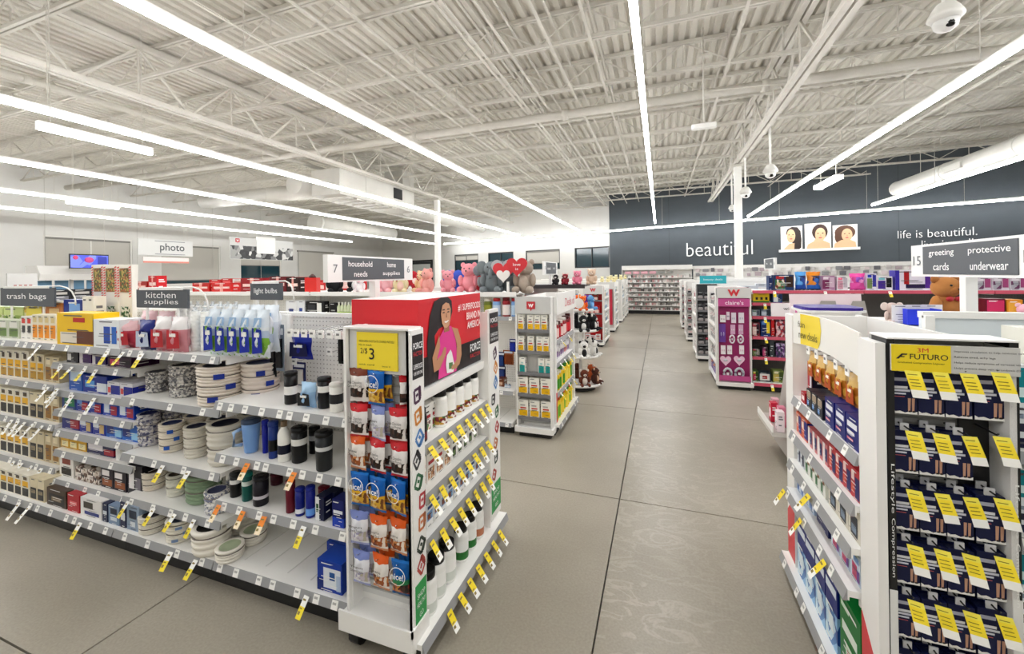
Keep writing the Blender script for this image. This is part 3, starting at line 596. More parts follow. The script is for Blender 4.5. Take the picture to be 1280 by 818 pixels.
hang(G, 1.80, 366, 453, 382, 482, lambda w, h: hang_card(w, h, .015, '#29306b', '#c9c6c2', '#e8e9ee'), 'sink_strainer_card', 'navy card with round grey strainer on the pegboard', 'card')
hang(G, 1.82, 423, 412, 430, 455, lambda w, h: hang_card(w, h, .012, '#17181c', '#0f1013', '#555555'), 'utensil_card', 'black utensil card beside the snack rack', 'card')
# --- plate packs and bags of the kitchen bay
RED = '#c3283c'
z = 1.15
row(G, z, 1.72, 150, 174, 401, 1, lambda w, h: soft_pack(w, h, .09, '#c8566a', RED, '#e6c4c8'), 'cutlery_bag', 'red labelled clear bag at the end of the yellow carton row', 'bag')
row(G, z, 1.69, 175, 195, 400, 1, lambda w, h: soft_pack(w, h, .06, '#1e2b78', '#c9d3e4', '#2a3a90'), 'cutlery_bag', 'dark blue picnic cutlery pouch before the red bags', 'bag')
row(G, z, 1.84, 178, 220, 389, 2, lambda w, h: soft_pack(w, h, .1, '#cc5468', RED, '#e8c8cc'), 'cutlery_bag', 'big clear bag of red cups under the kitchen supplies sign', 'bag')
row(G, z, 1.70, 196, 236, 396, 2, lambda w, h: soft_pack(w, h, .08, '#dba0a8', RED, '#f1eeee'), 'cutlery_bag', 'clear bag with red card beside the white cup sleeves', 'bag')
row(G, z, 1.76, 238, 263, 384, 2, lambda w, h: cup_sleeve(w/2, h), 'cup_sleeve', 'tall sleeve of white foam cups', 'cups', rnd=True, fill=1.05)
row(G, z, 1.86, 225, 300, 377, 8, lambda w, h: cup_sleeve(w/2, h, '#ececea'), 'cup_sleeve', 'tall sleeve of pale cups in the back row', 'cups', rnd=True, fill=1.05)
row(G, z, 1.70, 262, 338, 387, 5, lambda w, h: soft_pack(w, h, .08, busy(('#dfe6ec', '#8fc04a', '#e8eef2', '#c4d4e6'), 26), '#1f3db0', '#e4ecf3'), 'cup_bag', 'clear cup bag with royal blue label on the top shelf edge', 'bag')
row(G, z, 1.86, 262, 350, 381, 5, lambda w, h: soft_pack(w, h, .08, '#dfe6ee', '#9cc1e6', '#eef3f8'), 'cup_bag', 'clear cup bag with pale blue label in the back row', 'bag')
CR = '#e9e2d6'; PTN = busy(('#8f8d8e', '#c9c6c2', '#6b6a70', '#e2dfda'), 90)
def pl(n, c1, c2='#3a3f58', wob=.028, lab=None): return lambda w, h: plates(w/2, h, n, c1, c2, wob, lab)
def prow(z, y, u0, u1, vt, fn, label, **k):
    o = row(G, z, y + .10, u0, u1, vt, 1, fn, 'plate_pack', label, 'plates', None, rnd=True, fill=1.1, **k); r = max(v.co.x for v in o[0].data.vertices)
    if o[0].location.y + 3*r + .01 < YB - .05: o2 = ob('plate_pack', o[0].data, None, o[0].location + Vector((-.01, 2*r+.006, 0)), o[0].rotation_euler, 'rear twin of ' + label, 'plates')
    return o
z = .845
prow(z, 1.70, 182, 212, 464, pl(3, PTN, '#55525a'), 'low pack of grey patterned plates, second shelf of the plate bay')
prow(z, 1.69, 212, 251, 455, pl(4, PTN, '#4a4850'), 'taller pack of grey patterned plates beside large cream packs')
prow(z, 1.66, 248, 306, 455, pl(5, '#ece4da', '#2c3350', .004, '#2745a0'), 'largest cream plate pack with blue stickers')
prow(z, 1.78, 303, 350, 452, pl(4, '#e6ddd4', '#40435a', .004, '#2745a0'), 'cream plate pack with blue stickers set back by the tumblers')
z = .482
prow(z, 1.69, 172, 201, 516, pl(4, busy(('#c9c7cc', '#5a5d7c', '#dfdcd8', '#9a98a4'), 80), '#3b4270'), 'blue grey patterned plate pack, third shelf of the plate bay')
prow(z, 1.68, 199, 232, 528, pl(5, CR, '#31406e', .006, '#3a6fc0'), 'cream plate pack with small blue tag, third shelf of the plate bay')
prow(z, 1.67, 230, 262, 532, pl(4, '#ddd9cf', '#2f3350'), 'grey white scalloped bowl pack with dark wrap')
prow(z, 1.67, 260, 305, 528, pl(3, '#e2ded4', '#33364e'), 'wide white bowl pack with dark wrap by the handled tumbler')
z = .205
prow(z, 1.68, 178, 209, 588, pl(4, '#e9e1d5', '#4a3a34'), 'small cream plate pack, fourth shelf of the plate bay')
prow(z, 1.67, 208, 234, 592, pl(3, '#e3e1d8', '#4e4038'), 'white bowl pack with speckles beside the green plates')
prow(z, 1.69, 233, 278, 590, pl(3, '#9db197', '#65785f', .0), 'sage green plate pack fanned open')
prow(z, 1.62, 256, 287, 612, pl(2, busy(('#d7d6d6', '#8a8fa6', '#efeeec'), 110), '#5a5f80'), 'small patterned bowl pack by the black bottle')
z = BZ
prow(z, 1.58, 174, 211, 642, pl(4, '#e4e0d7', '#55525a', .006), 'white plate pack on the bottom deck beside the grey cup cartons')
prow(z, 1.58, 208, 245, 647, pl(3, '#ebe7dd', '#4c556a', .006, '#8aa0c0'), 'white plate pack with pale sticker on the bottom deck')
prow(z, 1.57, 241, 290, 656, pl(2, '#efebe2', '#3c3a36', .0), 'wide white plate pack with dark window label')
o = prow(z, 1.55, 270, 306, 682, pl(2, '#f0ece3', '#b7c0a6', .0), 'tilted white plate pack at the open end of the deck')[0]; o.rotation_euler = (.0, -.0, .3)
# --- bay of boxes
BLU = '#1f45a8'
def boxes(z, y, L, d=.15, dz=0, hm=1):
    for (u0, u1, vt, n, base, pr, name, label, cat) in L: row(G, z, y, u0, u1, vt, n, car(d, base, pr), name, label, cat, hmul=hm)
P_Y = ((.06, .08, .94, .45, '#3a3a3a'), (.1, .5, .9, .82, '#f3c22b'), (.3, .86, .7, .95, '#d8563c'))
boxes(1.15, 1.66, [(70, 118, 392, 1, '#f4cf1e', ((.55, .05, 1, .45, '#7c4a34'), (.1, .05, .55, .4, '#efe8dc'), (.46, .72, .78, .86, '#c8322c')), 'trash_bag_box', 'big bright yellow trash bag carton under the candy stripe bags', 'box'),
    (115, 150, 400, 1, '#eef1f3', ((.42, .15, .66, .75, '#2a62c0'), (.72, .15, .9, .75, '#3f7fd0')), 'trash_bag_box', 'white carton with two blue panels next to the big yellow one', 'box')], .13)
boxes(1.15, 1.72, [(26, 40, 396, 2, '#f2f0ea', ((.2, .3, .8, .6, '#555555'), (.2, .7, .8, .9, '#e05a50')), 'freshener_box', 'slim white carton with grey emblem on the top shelf', 'box'),
    (40, 70, 394, 4, '#f0ead8', ((.1, .1, .9, .6, '#f0a422'), (.2, .7, .8, .9, '#e8d9a8')), 'freshener_box', 'slim white and orange carton beside the big yellow carton', 'box'),
    (-30, 24, 400, 4, '#d8dccc', ((.1, .1, .9, .55, '#7f9a5a'), (.15, .6, .85, .9, '#f0efe8')), 'freshener_box', 'slim green and white carton at the frame edge of the top shelf', 'box')], .08)
boxes(1.15, 1.86, [(-20, 30, 384, 2, busy(('#a9c25e', '#e6e9c8', '#5f8a3a'), 40), ((0, .7, 1, 1, '#d9e4a0'),), 'sponge_box', 'green leafy carton in the back row of the top shelf', 'box'),
    (30, 55, 382, 1, busy(('#f0d63a', '#e8e2c0', '#c98f2a'), 40), ((.1, .6, .9, .9, '#f6e66a'),), 'sponge_box', 'lemon yellow carton in the back row of the top shelf', 'box'),
    (57, 79, 377, 1, '#f0e8dc', ((0, .35, 1, .95, '#d98f3a'), (.2, .5, .8, .8, '#f2d9a0')), 'sponge_box', 'orange and cream carton behind the yellow trash bag box', 'box'),
    (79, 103, 375, 1, '#24459c', ((.3, .3, .9, .9, '#8fb8e8'), (.1, .1, .4, .5, '#e9c23a')), 'sponge_box', 'blue carton behind the yellow trash bag box', 'box'),
    (103, 117, 371, 2, '#f0eee8', ((0, .4, 1, .6, '#d9d4c8'),), 'candle_box', 'small white carton beside the candy stripe bags', 'box')], .07)
DKB = ((.08, .2, .4, .8, '#efeef2'),)
boxes(1.0, 1.74, [(83, 98, 440, 1, '#2a2438', DKB, 'foil_box', 'black wrap carton on the highest close set shelf', 'box'), (99, 114, 442, 1, '#e8e4ea', ((.3, .1, 1, .9, '#5a2378'),), 'foil_box', 'white and purple wrap carton', 'box'), (115, 132, 445, 1, '#e6e2e8', ((.25, .1, 1, .9, '#3a2a80'),), 'foil_box', 'white and indigo wrap carton', 'box'),
    (134, 165, 447, 1, '#4a1f4c', ((.1, .25, .5, .75, '#d8487a'), (.6, .3, .95, .7, '#2b1c38')), 'foil_box', 'wide plum coloured wrap carton', 'box')])
boxes(.80, 1.74, [(86, 103, 463, 1, '#2f6fc4', ((.1, .5, .9, .95, '#cfe0f2'),), 'food_bag_box', 'tall sky blue food bag carton', 'box'), (103, 134, 470, 1, BLU, ((.1, .3, .5, .7, '#6fb0ea'), (.6, .1, 1, .6, '#e8eef6')), 'food_bag_box', 'royal blue food bag carton beside the tall one', 'box'), (134, 166, 479, 2, '#e9e8ee', ((.3, .1, 1, .75, '#2d3ca8'), (.05, .2, .28, .6, '#e06a6a')), 'food_bag_box', 'white and blue food bag carton below the plum one', 'box')])
boxes(.655, 1.74, [(77, 95, 493, 1, '#1c4f94', ((.2, .2, .9, .9, '#2f9a6a'),), 'food_bag_box', 'blue food bag carton with green picture', 'box'), (95, 127, 497, 2, BLU, ((.45, .1, .95, .6, '#c02c48'), (.1, .5, .5, .85, '#86b4ee')), 'food_bag_box', 'blue food bag carton with red picture, upper pair', 'box'), (128, 168, 504, 2, '#2457c0', ((.1, .2, .45, .8, '#e2ecf8'), (.55, .1, .95, .7, '#b83a58')), 'food_bag_box', 'bright blue food bag carton with white lettering, upper pair', 'box')])
boxes(.508, 1.74, [(77, 99, 516, 1, '#20308c', ((.5, .1, 1, .6, '#b8384c'),), 'food_bag_box', 'indigo food bag carton on the fourth close set shelf', 'box'), (99, 132, 521, 2, '#2640a8', ((.05, .4, .5, .8, '#e8eef8'), (.55, .1, .9, .6, '#d8c08c')), 'food_bag_box', 'blue food bag carton with tan picture', 'box'), (132, 173, 528, 2, '#2f78cc', ((.05, .2, .5, .85, '#163a90'), (.6, .1, 1, .5, '#a8d4f0')), 'food_bag_box', 'azure food bag carton on the fourth close set shelf', 'box')])
boxes(.36, 1.75, [(76, 108, 545, 3, '#e2b832', ((.1, .1, .9, .5, '#f6edc4'),), 'wrap_box', 'small yellow wax paper carton', 'box'), (108, 143, 552, 1, '#2a2f66', ((.05, .3, .6, .7, '#e9e7ee'), (.65, .1, 1, .5, '#b02840')), 'wrap_box', 'long navy baking paper carton', 'box')])
row(G, .36, 1.76, 145, 160, 556, 1, lambda w, h: cup_sleeve(w/2, h), 'cup_sleeve', 'short sleeve of white cups beside the baking paper', 'cups', rnd=True, fill=1.05)
boxes(.165, 1.72, [(74, 92, 568, 1, '#f1efea', ((.2, .55, .8, .92, '#9a4a38'), (.15, .1, .85, .4, '#2c2c2e')), 'filter_box', 'white coffee filter carton with black lettering', 'box'), (94, 124, 587, 2, busy(('#d9cfc4', '#7a5a48', '#efe9e2', '#3a2f30'), 60), ((.0, .3, .5, .6, '#efe9e2'),), 'snack_box', 'brown patterned carton beside the coffee filters', 'box'),
    (126, 158, 585, 2, '#2b2738', ((.1, .1, .9, .4, '#a8683a'), (.1, .55, .7, .8, '#f0ecec')), 'snack_box', 'dark carton with tan picture, fourth shelf of the box bay', 'box'), (159, 178, 583, 1, '#24222f', ((.1, .2, .45, .85, '#f2f0f0'), (.55, .2, .9, .6, '#8f8a94')), 'snack_box', 'near black carton with white window beside the cream plates', 'box')])
boxes(BZ, 1.56, [(58, 83, 604, 1, '#5a4636', ((.1, .1, .9, .7, '#26221e'), (.25, .3, .75, .55, '#8f7c62')), 'charcoal_box', 'brown and black carton on the bottom deck', 'box'), (84, 99, 609, 1, '#c22a3c', ((.2, .4, .8, .6, '#e88a90'),), 'charcoal_box', 'plain red carton on the bottom deck', 'box'), (100, 127, 613, 1, '#eeecea', ((.15, .45, .6, .8, '#5f5a50'), (.2, .12, .9, .3, '#3a4c98')), 'slicer_box', 'white slicer carton with blue stripe on the bottom deck', 'box'),
    (128, 134, 621, 1, '#2f3d60', ((.1, .4, .9, .6, '#dfe4ea'),), 'cup_box', 'slim slate carton on the bottom deck', 'box'), (135, 149, 622, 1, '#8fa3bc', ((.2, .55, .8, .85, '#2c3850'), (.2, .2, .8, .4, '#d9e2ec')), 'cup_box', 'steel blue cup carton, taller of two', 'box'), (150, 157, 626, 1, '#28305c', ((.1, .3, .9, .6, '#eceff4'),), 'cup_box', 'narrow indigo cup carton between the steel blue ones', 'box'), (158, 174, 633, 1, '#a4b4c8', ((.2, .5, .8, .8, '#39455e'), (.3, .15, .7, .35, '#e6ebf0')), 'cup_box', 'steel blue cup carton beside the white plates', 'box')], .15)
P_T = ((.08, .05, .92, .34, '#c9a23a'), (.1, .4, .9, .66, '#f2c32c'), (.3, .72, .7, .9, '#5a4a3a')); P_K = ((.08, .04, .92, .4, '#33302c'), (.1, .46, .9, .72, '#f0c231'), (.25, .78, .75, .92, '#6a5a40')); P_B = ((.08, .05, .92, .55, '#2a2826'), (.2, .3, .8, .45, '#a89a80'))
for z, y, vt, v2, P_ in ((.83, 1.75, 437, 'second', P_T), (.535, 1.75, 485, 'third', P_K), (.217, 1.75, 533, 'fourth', P_K), (BZ, 1.56, 577, 'bottom', P_K)):
    boxes(z, y, [(-25, 36, vt, 7, '#f2eee2', P_, 'trash_bag_box', 'tall white yellow carton, %s shelf of trash bag bay' % v2, 'box'), (37, 55, vt+6, 2, '#e4dac0', P_B if v2 != 'second' else P_T, 'trash_bag_box', 'tan carton near shelf end, %s shelf of trash bag bay' % v2, 'box')], .12)
    if v2 != 'bottom': boxes(z, y, [(56, 74, vt+10, 2, '#d9cdb0', ((.1, .1, .9, .6, '#a8803a'), (.2, .7, .8, .9, '#f0e6cc')), 'trash_bag_box', 'brown gold carton at shelf end, %s shelf of trash bag bay' % v2, 'box')], .12)
# --- hanging signs on the gondola top
def topper(u0, u1, vt, vb, y, z0, text, lab, tilt=0, rz=0):
    a, b = G.px(u0, (vt+vb)/2, y), G.px(u1, (vt+vb)/2, y); zt, zb = G.px((u0+u1)/2, vt, y).z, G.px((u0+u1)/2, vb, y).z; w = b.x-a.x
    e = empty('shelf_sign', lab, 'sign', ((a.x+b.x)/2, y, z0), rz, 'grey category signs on the household shelving')
    ob('sign_board', MB().box(-w/2, w/2, -.006, .006, zb-z0, zt-z0, M('#4c5157', .5)), e, rot=(tilt, 0, 0))
    ob('sign_bracket', MB().box(-w*.42, w*.42, -.012, -.006, zt-z0-.004, zt-z0+.012, WHT), e)
    for s in (-.3, .3): ob('sign_stem', MB().box(s*w-.008, s*w+.008, -.004, .004, 0, zb-z0, WHT), e)
    xe = w*.5; zt_ = zt-z0+.008; ob('sign_arm', MB().tube([(-w*.4, .01, zt_), (xe*1.1, .01, zt_+.004), (xe*1.32, .01, zt_-.008), (xe*1.5, .01, zt_-.035), (xe*1.6, .01, zt_-.08), (xe*1.62, .01, zt_-.13)], .0045, WHT, 6), e)
    k = text.split('\n')
    for i, t in enumerate(k): txt(t, e, (0, -.0085, (zt+zb)/2 - z0 + ((len(k)-1)/2 - i)*(zt-zb)*.4), w*(.74 if len(k) == 1 else .62*len(t)/7.5), (zt-zb)*(.4 if len(k) == 1 else .34), '#ffffff')
topper(2, 69, 360, 383, 1.66, 1.19, 'trash bags', 'grey sign reading trash bags above the yellow cartons')
topper(172, 236, 362, 385, 1.60, 1.19, 'kitchen\nsupplies', 'grey sign reading kitchen supplies above red bags', 0)
topper(314, 353, 354, 375, 1.92, 1.385, 'light bulbs', 'grey sign reading light bulbs behind the cup bags')
row = _row0
# ------------------------------------------------------------------ snack side rack (faces the camera) on the near side of the supplement endcap
SX0, SX1, SY = -1.285, -.958, 1.42
S = Fr(SX0, SY, 0); sw = SX1 - SX0
e = empty('snack_rack', 'white narrow rack of hanging snack bags with yellow price sign', 'rack', (SX0, SY, 0))
ob('back_panel', MB().box(0, sw, .085, .095, .19, 1.372, M('#dcdcda', .45)), e)
for x in (0, sw-.012): ob('side_panel', MB().box(x, x+.012, 0, .095, .16, 1.376, WHT), e)
ob('top_cap', MB().box(0, sw, 0, .095, 1.376, 1.384, WHT), e)
ob('tray', MB().box(-.02, sw+.02, -.03, .095, .10, .16, WHT).box(-.02, sw+.02, -.03, -.022, .16, .185, WHT).box(sw+.012, sw+.02, -.03, .095, .16, .185, WHT), e)
for i in range(26): ob('grid_wire', MB().box(.014, sw-.014, .078, .084, .22+i*.036, .226+i*.036, M('#b4b4b2', .35)), e)
for x in (.02, sw-.03): ob('caster', MB().tube([(x-.02, .05, .045), (x+.03, .05, .045)], .045, BLK, 12), e)
h = ob('header_panel', MB().box(.012, sw-.012, .02, .03, 1.19, 1.376, M('#d7d7d6', .4)), e)
yw = .205; ob('price_sign', MB().box(.06, .06+yw, .012, .019, 1.205, 1.362, YEL), h)
txt('2/$', h, (.098, .0112, 1.282), .036, .026, '#161616'); txt('3', h, (.138, .0112, 1.272), .026, .048, '#161616', bold=.008)
txt('NICE! DARK CHOCOLATE COVERED PRETZELS', h, (.06+yw/2, .0112, 1.325), yw*.86, .009, '#3c3a1a'); txt('Mix or match', h, (.105, .0112, 1.309), .065, .008, '#3c3a1a'); txt('with card', h, (.11, .0112, 1.226), .08, .007, '#3c3a1a'); txt('limit 2', h, (.21, .0112, 1.222), .04, .006, '#3c3a1a')
# wing panel with food doodles faces the aisle
def wing(e, x0, x1, fx, z0, z1, seed, green=True):
    wp = ob('wing_panel', MB().box(x0, x1, -.004, .02, z0, z1, WHT), e); w = x1-x0; R_ = random.Random(seed)
    ob('badge', MB().box(x0+.008, x1-.008, -.006, -.004, z1-.2, z1-.02, BLK), wp)
    txt('FORCE', wp, ((x0+x1)/2, -.0065, z1-.065), w*.72, .026, '#ffffff', bold=.01); txt('FACTOR', wp, ((x0+x1)/2, -.0065, z1-.098), w*.72, .018, '#d5303a'); txt('SUPERFOODS', wp, ((x0+x1)/2, -.0065, z1-.15), w*.72, .02, '#ffffff'); txt('FOR EVERYONE', wp, ((x0+x1)/2, -.0065, z1-.178), w*.7, .014, '#ffffff')
    cols = ['#4a2348', '#d98b3a', '#4f86c6', '#2b2b30', '#2d6b46', '#c23a44', '#d07a4a', '#26352c', '#b8423c']
    for i, c in enumerate(cols):                       # outlined printed doodles of blocks
        cx_, cz_ = (x0+x1)/2 + R_.uniform(-.2, .2)*w, z1-.27-i*(z1-z0-.5)/8.3; a = R_.uniform(-1, 1); m_ = MB(); s = .022
        for k, (p, q) in enumerate((((-1, -1.2), (1, -1.2)), ((1, -1.2), (1, 1.2)), ((1, 1.2), (-1, 1.2)), ((-1, 1.2), (-1, -1.2)), ((1, -1.2), (1.5, -.6)), ((1.5, -.6), (1.5, 1.4)), ((1, 1.2), (1.5, 1.4)), ((-.4, 0), (.5, .2)))):
            rot = lambda v: (cx_ + s*.8*(v[0]*math.cos(a)-v[1]*math.sin(a)), cz_ + s*(v[0]*math.sin(a)+v[1]*math.cos(a)))
            (xa, za), (xb, zb) = rot(p), rot(q); d_ = math.hypot(xb-xa, zb-za) or 1; nx, nz = -(zb-za)/d_*.006, (xb-xa)/d_*.006
            xs_ = [min(max(t, x0+.002), x1-.002) for t in (xa-nx, xb-nx, xb+nx, xa+nx)]
            m_.face([(xs_[0], -.0048, za-nz), (xs_[1], -.0048, zb-nz), (xs_[2], -.0048, zb+nz), (xs_[3], -.0048, za+nz)], M(c))
        ob('printed_doodle', m_, wp)
    if green:
        g = ob('green_label', MB().box(x0+.006, x1-.006, -.006, -.004, z0+.04, z0+.2, M('#1f9a4a')), wp)
        txt('SHOP', g, ((x0+x1)/2, -.0065, z0+.15), w*.6, .02, '#ffffff'); txt('HEALTHY', g, ((x0+x1)/2, -.0065, z0+.115), w*.66, .02, '#ffffff'); txt('GO', g, ((x0+x1)/2, -.0065, z0+.07), w*.3, .02, '#ffffff')
# --- supplement endcap (faces the aisle, +x)
EX = -.95; E1 = Fr(EX, 1.42, PI/2)          # local x = world Y - 1.42 ; local y = depth behind the face
e = empty('endcap_shelf', 'white endcap shelving of supplement bottles with red advertising box', 'shelving', (EX, 1.42, 0), PI/2)
EZ = (1.095, .868, .655, .459, .118); el0, el1 = .10, .80
ob('back_panel', MB().box(.02, .95, .32, .335, .1, 1.38, WHT), e)
for x in (.096, .80): ob('side_panel', MB().box(x-.008, x, .0, .32, .12, 1.38, WHT), e)
wing(e, .0, .092, 0, .14, 1.376, 3); wing(e, .80, .95, 0, .15, 1.39, 5)
b_ = shelf(e, .0, .97, -.03, .32, EZ[4], 0, [.2+.1*i for i in range(7)], name='base_deck', tagmesh=TAG_YW)
ob('kick_plate', MB().box(.03, .92, .02, .05, 0, .08, BLK), e)
shelf(e, el0, el1-el0-.01, .03, .32, EZ[0], 0, rail=False, thick=.045)
for k, n in ((1, 8), (2, 8), (3, 8)): shelf(e, el0, el1-el0-.01, .015, .32, EZ[k], 0, [(el1-el0)*(i+.4)/n for i in range(n)], tagmesh=TAG_YW)
# red advertising box
bx0, bx1, bz0, bz1 = .14, .80, 1.10, 1.492
ad = empty('advert_box', 'glossy red advertising box on the endcap with smiling woman in pink', 'advert', E1.w(bx0, .05, bz0), PI/2)
L, Hh = bx1-bx0, bz1-bz0
ob('box_body', MB().box(0, L, 0, .36, 0, Hh, M('#d4202b', .35), {1: M('#efe0df', .4)}), ad)
ob('black_band', MB().box(-.001, L+.001, -.002, .361, 0, Hh*.33, M('#161314', .35)), ad)
def flat(mb, pts, mat, y): mb.face([(x*L, y, z*Hh) for x, z in pts], mat)
SK, SKD = M('#c08a66', .5), M('#a06a48', .5); m_ = MB()
flat(m_, [(.10, .01), (.17, .01), (.21, .3), (.20, .55), (.26, .62), (.42, .66), (.47, .8), (.46, .94), (.40, .995), (.30, 1.0), (.20, .96), (.14, .8), (.10, .5)], M('#191114', .45), -.003)
flat(m_, [(.23, .28), (.25, .1), (.24, .01), (.52, .01), (.53, .3), (.50, .5), (.44, .62), (.34, .62), (.26, .5)], M('#e0368f', .5), -.004)
flat(m_, [(.45, .6), (.55, .56), (.60, .4), (.61, .2), (.57, .08), (.48, .04), (.44, .08), (.52, .16), (.53, .35), (.49, .5)], SK, -.005)
flat(m_, [(.22, .45), (.26, .55), (.27, .4), (.22, .25), (.29, .30), (.33, .38), (.36, .36), (.35, .28), (.26, .13), (.18, .12), (.16, .3)], SK, -.005)
flat(m_, [(.33, .56), (.41, .56), (.41, .7), (.33, .7)], SKD, -.005)
flat(m_, [(.30, .68), (.33, .62), (.37, .61), (.41, .64), (.43, .72), (.435, .84), (.41, .91), (.36, .93), (.31, .9), (.285, .8)], M('#cb9672', .5), -.006)
flat(m_, [(.335, .685), (.36, .672), (.395, .69), (.40, .705), (.365, .695), (.335, .70)], M('#fdf6f2', .5), -.0065)
for q in (.325, .395): flat(m_, [(q-.018, .80), (q+.018, .80), (q+.012, .815), (q-.012, .815)], M('#1a1210'), -.0065); flat(m_, [(q-.022, .835), (q+.022, .835), (q+.015, .85), (q-.015, .85)], M('#20140f'), -.0065)
flat(m_, [(.355, .74), (.378, .74), (.37, .80), (.362, .80)], SKD, -.0065)
flat(m_, [(.36, .04), (.46, .02), (.48, .10), (.44, .28), (.42, .32), (.36, .26), (.345, .15)], M('#f3f1ee', .4), -.0072); flat(m_, [(.39, .08), (.45, .07), (.45, .15), (.39, .16)], M('#57804a'), -.0076)
flat(m_, [(.43, .06), (.52, .05), (.53, .10), (.46, .12), (.43, .10)], SK, -.008)
ob('printed_woman', m_, ad)
for t, cx_, z_, w_, h_, c in (('#1 SUPERFOODS', .76, .83, .42, .085, '#fff4f2'), ('BRAND IN', .835, .70, .27, .085, '#fff4f2'), ('AMERICA', .84, .57, .26, .085, '#fff4f2'), ('FORCE', .86, .235, .2, .095, '#ffffff'), ('FACTOR', .86, .12, .2, .05, '#d5303a')): txt(t, ad, (cx_*L, -.0085, z_*Hh), w_*L, h_*Hh*1.15, c, bold=.012)
# --- supplement products
FJ = ('#f3f2ee', '#141414', '#f6f5f1')
def erow(k, u0, u1, vt, n, fn, name, label, cat, y=.06, **kw): return row(E1, EZ[k] + (.0), y, u0, u1, vt, n, fn, name, label, cat, **kw)
def elin(k, x0, x1, y, n, proto, name, label, cat, group=None, jit=0):
    for i in range(n): put(proto, E1.w(x0+(x1-x0)*(i+.5)/n, y, EZ[k]+.001), PI/2 + random.uniform(-jit, jit), name, nth(label, i, n), cat, group or label)
J1 = jar(.039, .175, '#f3f2ee', '#141414', '#f7f6f2', busy(('#8c2f3c', '#4a7a3a', '#c9a04a', '#f0ece4'), 60)); J2 = jar(.036, .165, '#f3f2ee', '#141414', '#f7f6f2', busy(('#3c6b3a', '#9a3a44', '#efeae2', '#d0b060'), 60)); JB_ = jar(.034, .145, '#1b1b1d', '#111111', '#26262a', '#8c2f3c')
CW = carton(.075, .075, .13, '#f4f3ef', ((.1, .08, .9, .4, busy(('#8c2f3c', '#6a9a4a', '#e9c9b0', '#f0ece4'), 70)), (.12, .5, .88, .62, '#c2404a'), (.12, .7, .7, .76, '#444444')))
elin(1, .30, .76, .07, 5, J1, 'supplement_jar', 'white black lidded jar, front row below the red box', 'jar')
elin(1, .32, .76, .16, 5, J2, 'supplement_jar', 'white black lidded jar, rear row below the red box', 'jar')
elin(1, .20, .36, .075, 2, CW, 'supplement_carton', 'white carton with fruit picture before the black lidded jars', 'box', jit=.05)
elin(1, .115, .19, .06, 1, JB_, 'supplement_jar', 'dark supplement jar with black lid at the near end of the shelf', 'jar', 'dark jar')
elin(2, .115, .42, .05, 4, carton(.07, .07, .13, '#f5f3ef', ((.1, .1, .9, .5, busy(('#c98f5a', '#e8d8c4', '#8a5a3a'), 70)), (.15, .62, .85, .74, '#c2404a'))), 'supplement_carton', 'white carton with tan powder picture on the second supplement shelf', 'box')
elin(2, .44, .76, .06, 5, carton(.058, .07, .12, '#f5f4f0', ((.2, .1, .8, .5, '#24301f'), (.3, .15, .7, .35, '#7fa05a'), (.2, .65, .8, .75, '#777777'))), 'supplement_carton', 'white carton with dark leaf picture on the second supplement shelf', 'box')
elin(2, .12, .76, .17, 8, jar(.034, .135, '#f3f2ee', '#141414', '#f7f6f2', '#b8b4a8'), 'supplement_jar', 'white jar in the back row of the second supplement shelf', 'jar')
elin(3, .115, .76, .05, 10, carton(.058, .065, .115, '#f2f5f8', ((.0, .0, 1, .22, '#f7f7f5'), (.1, .25, .9, .6, '#8fb6dc'), (.15, .3, .55, .52, '#b06a4a'), (.15, .7, .85, .82, '#2f5f9c'))), 'supplement_carton', 'pale blue and white carton on the third supplement shelf', 'box')
J3 = jar(.045, .185, '#f6f6f3', '#101010', '#fbfbf9', '#dfe3dd'); J4 = jar(.040, .175, '#f6f6f3', '#101010', '#fbfbf9', '#3c8a44')
for i, (x, y, l) in enumerate(((.16, .04, 'front row, nearest'), (.26, .05, 'front row, middle'), (.36, .05, 'front row, farthest'), (.17, .15, 'back row, nearer'), (.29, .16, 'back row, farther'))): put(J3, E1.w(x, y, EZ[4]+.001), PI/2, 'supplement_jar', 'large white black lidded jar on the bottom deck, ' + l, 'jar', 'large white jars at the near end')
for i, (x, l) in enumerate(((.51, 'green banded white jar with black lid, nearest of three'), (.61, 'green banded white jar with black lid, middle of three'), (.71, 'white jar with black lid at the far end of the bottom deck'))): put(J4 if i < 2 else jar(.04, .18, '#f6f6f3', '#101010', '#fbfbf9', '#c98a6a'), E1.w(x, .05, EZ[4]+.001), PI/2, 'supplement_jar', l, 'jar')
# --- snack bags on hooks: six rows of three
def sb(c_top, c_mid, c_bot, art): return ((0, c_bot), (.06, c_mid), (.14, art), (.42, c_mid), (.82, c_top))
CH = busy(('#3a2218', '#5a3420', '#2a1610', '#efe9e4'), 55); SES = busy(('#b56a34', '#d99a5a', '#8a4a20', '#f2e6da'), 60); NUT = busy(('#e6bd4a', '#c98f3a', '#f0d68a', '#8a5a2a'), 60); RAIN = busy(('#d8d2dc', '#b4b0c8', '#efeef2', '#c8c2b4'), 60)
KB = {'brown': sb('#8a4a34', '#f3efec', '#f3efec', CH), 'blue': ((0, '#2f7fc4'), (.05, NUT), (.42, '#f0c63c'), (.52, '#1c74c0'), (.9, '#2b86d0')), 'red': sb('#d0303c', '#f4f0ee', '#c8323c', CH), 'lilac': sb('#8f9cd0', '#eff0f6', '#b0b8e0', RAIN), 'orange': sb('#e0702c', '#f4efea', '#d9a07a', SES), 'green': ((0, '#2c6a9c'), (.05, busy(('#5a3420', '#b5402c', '#d99a3a', '#2a1610'), 60)), (.36, '#3f9a6a'), (.5, '#1c74b8'), (.9, '#2b86d0'))}
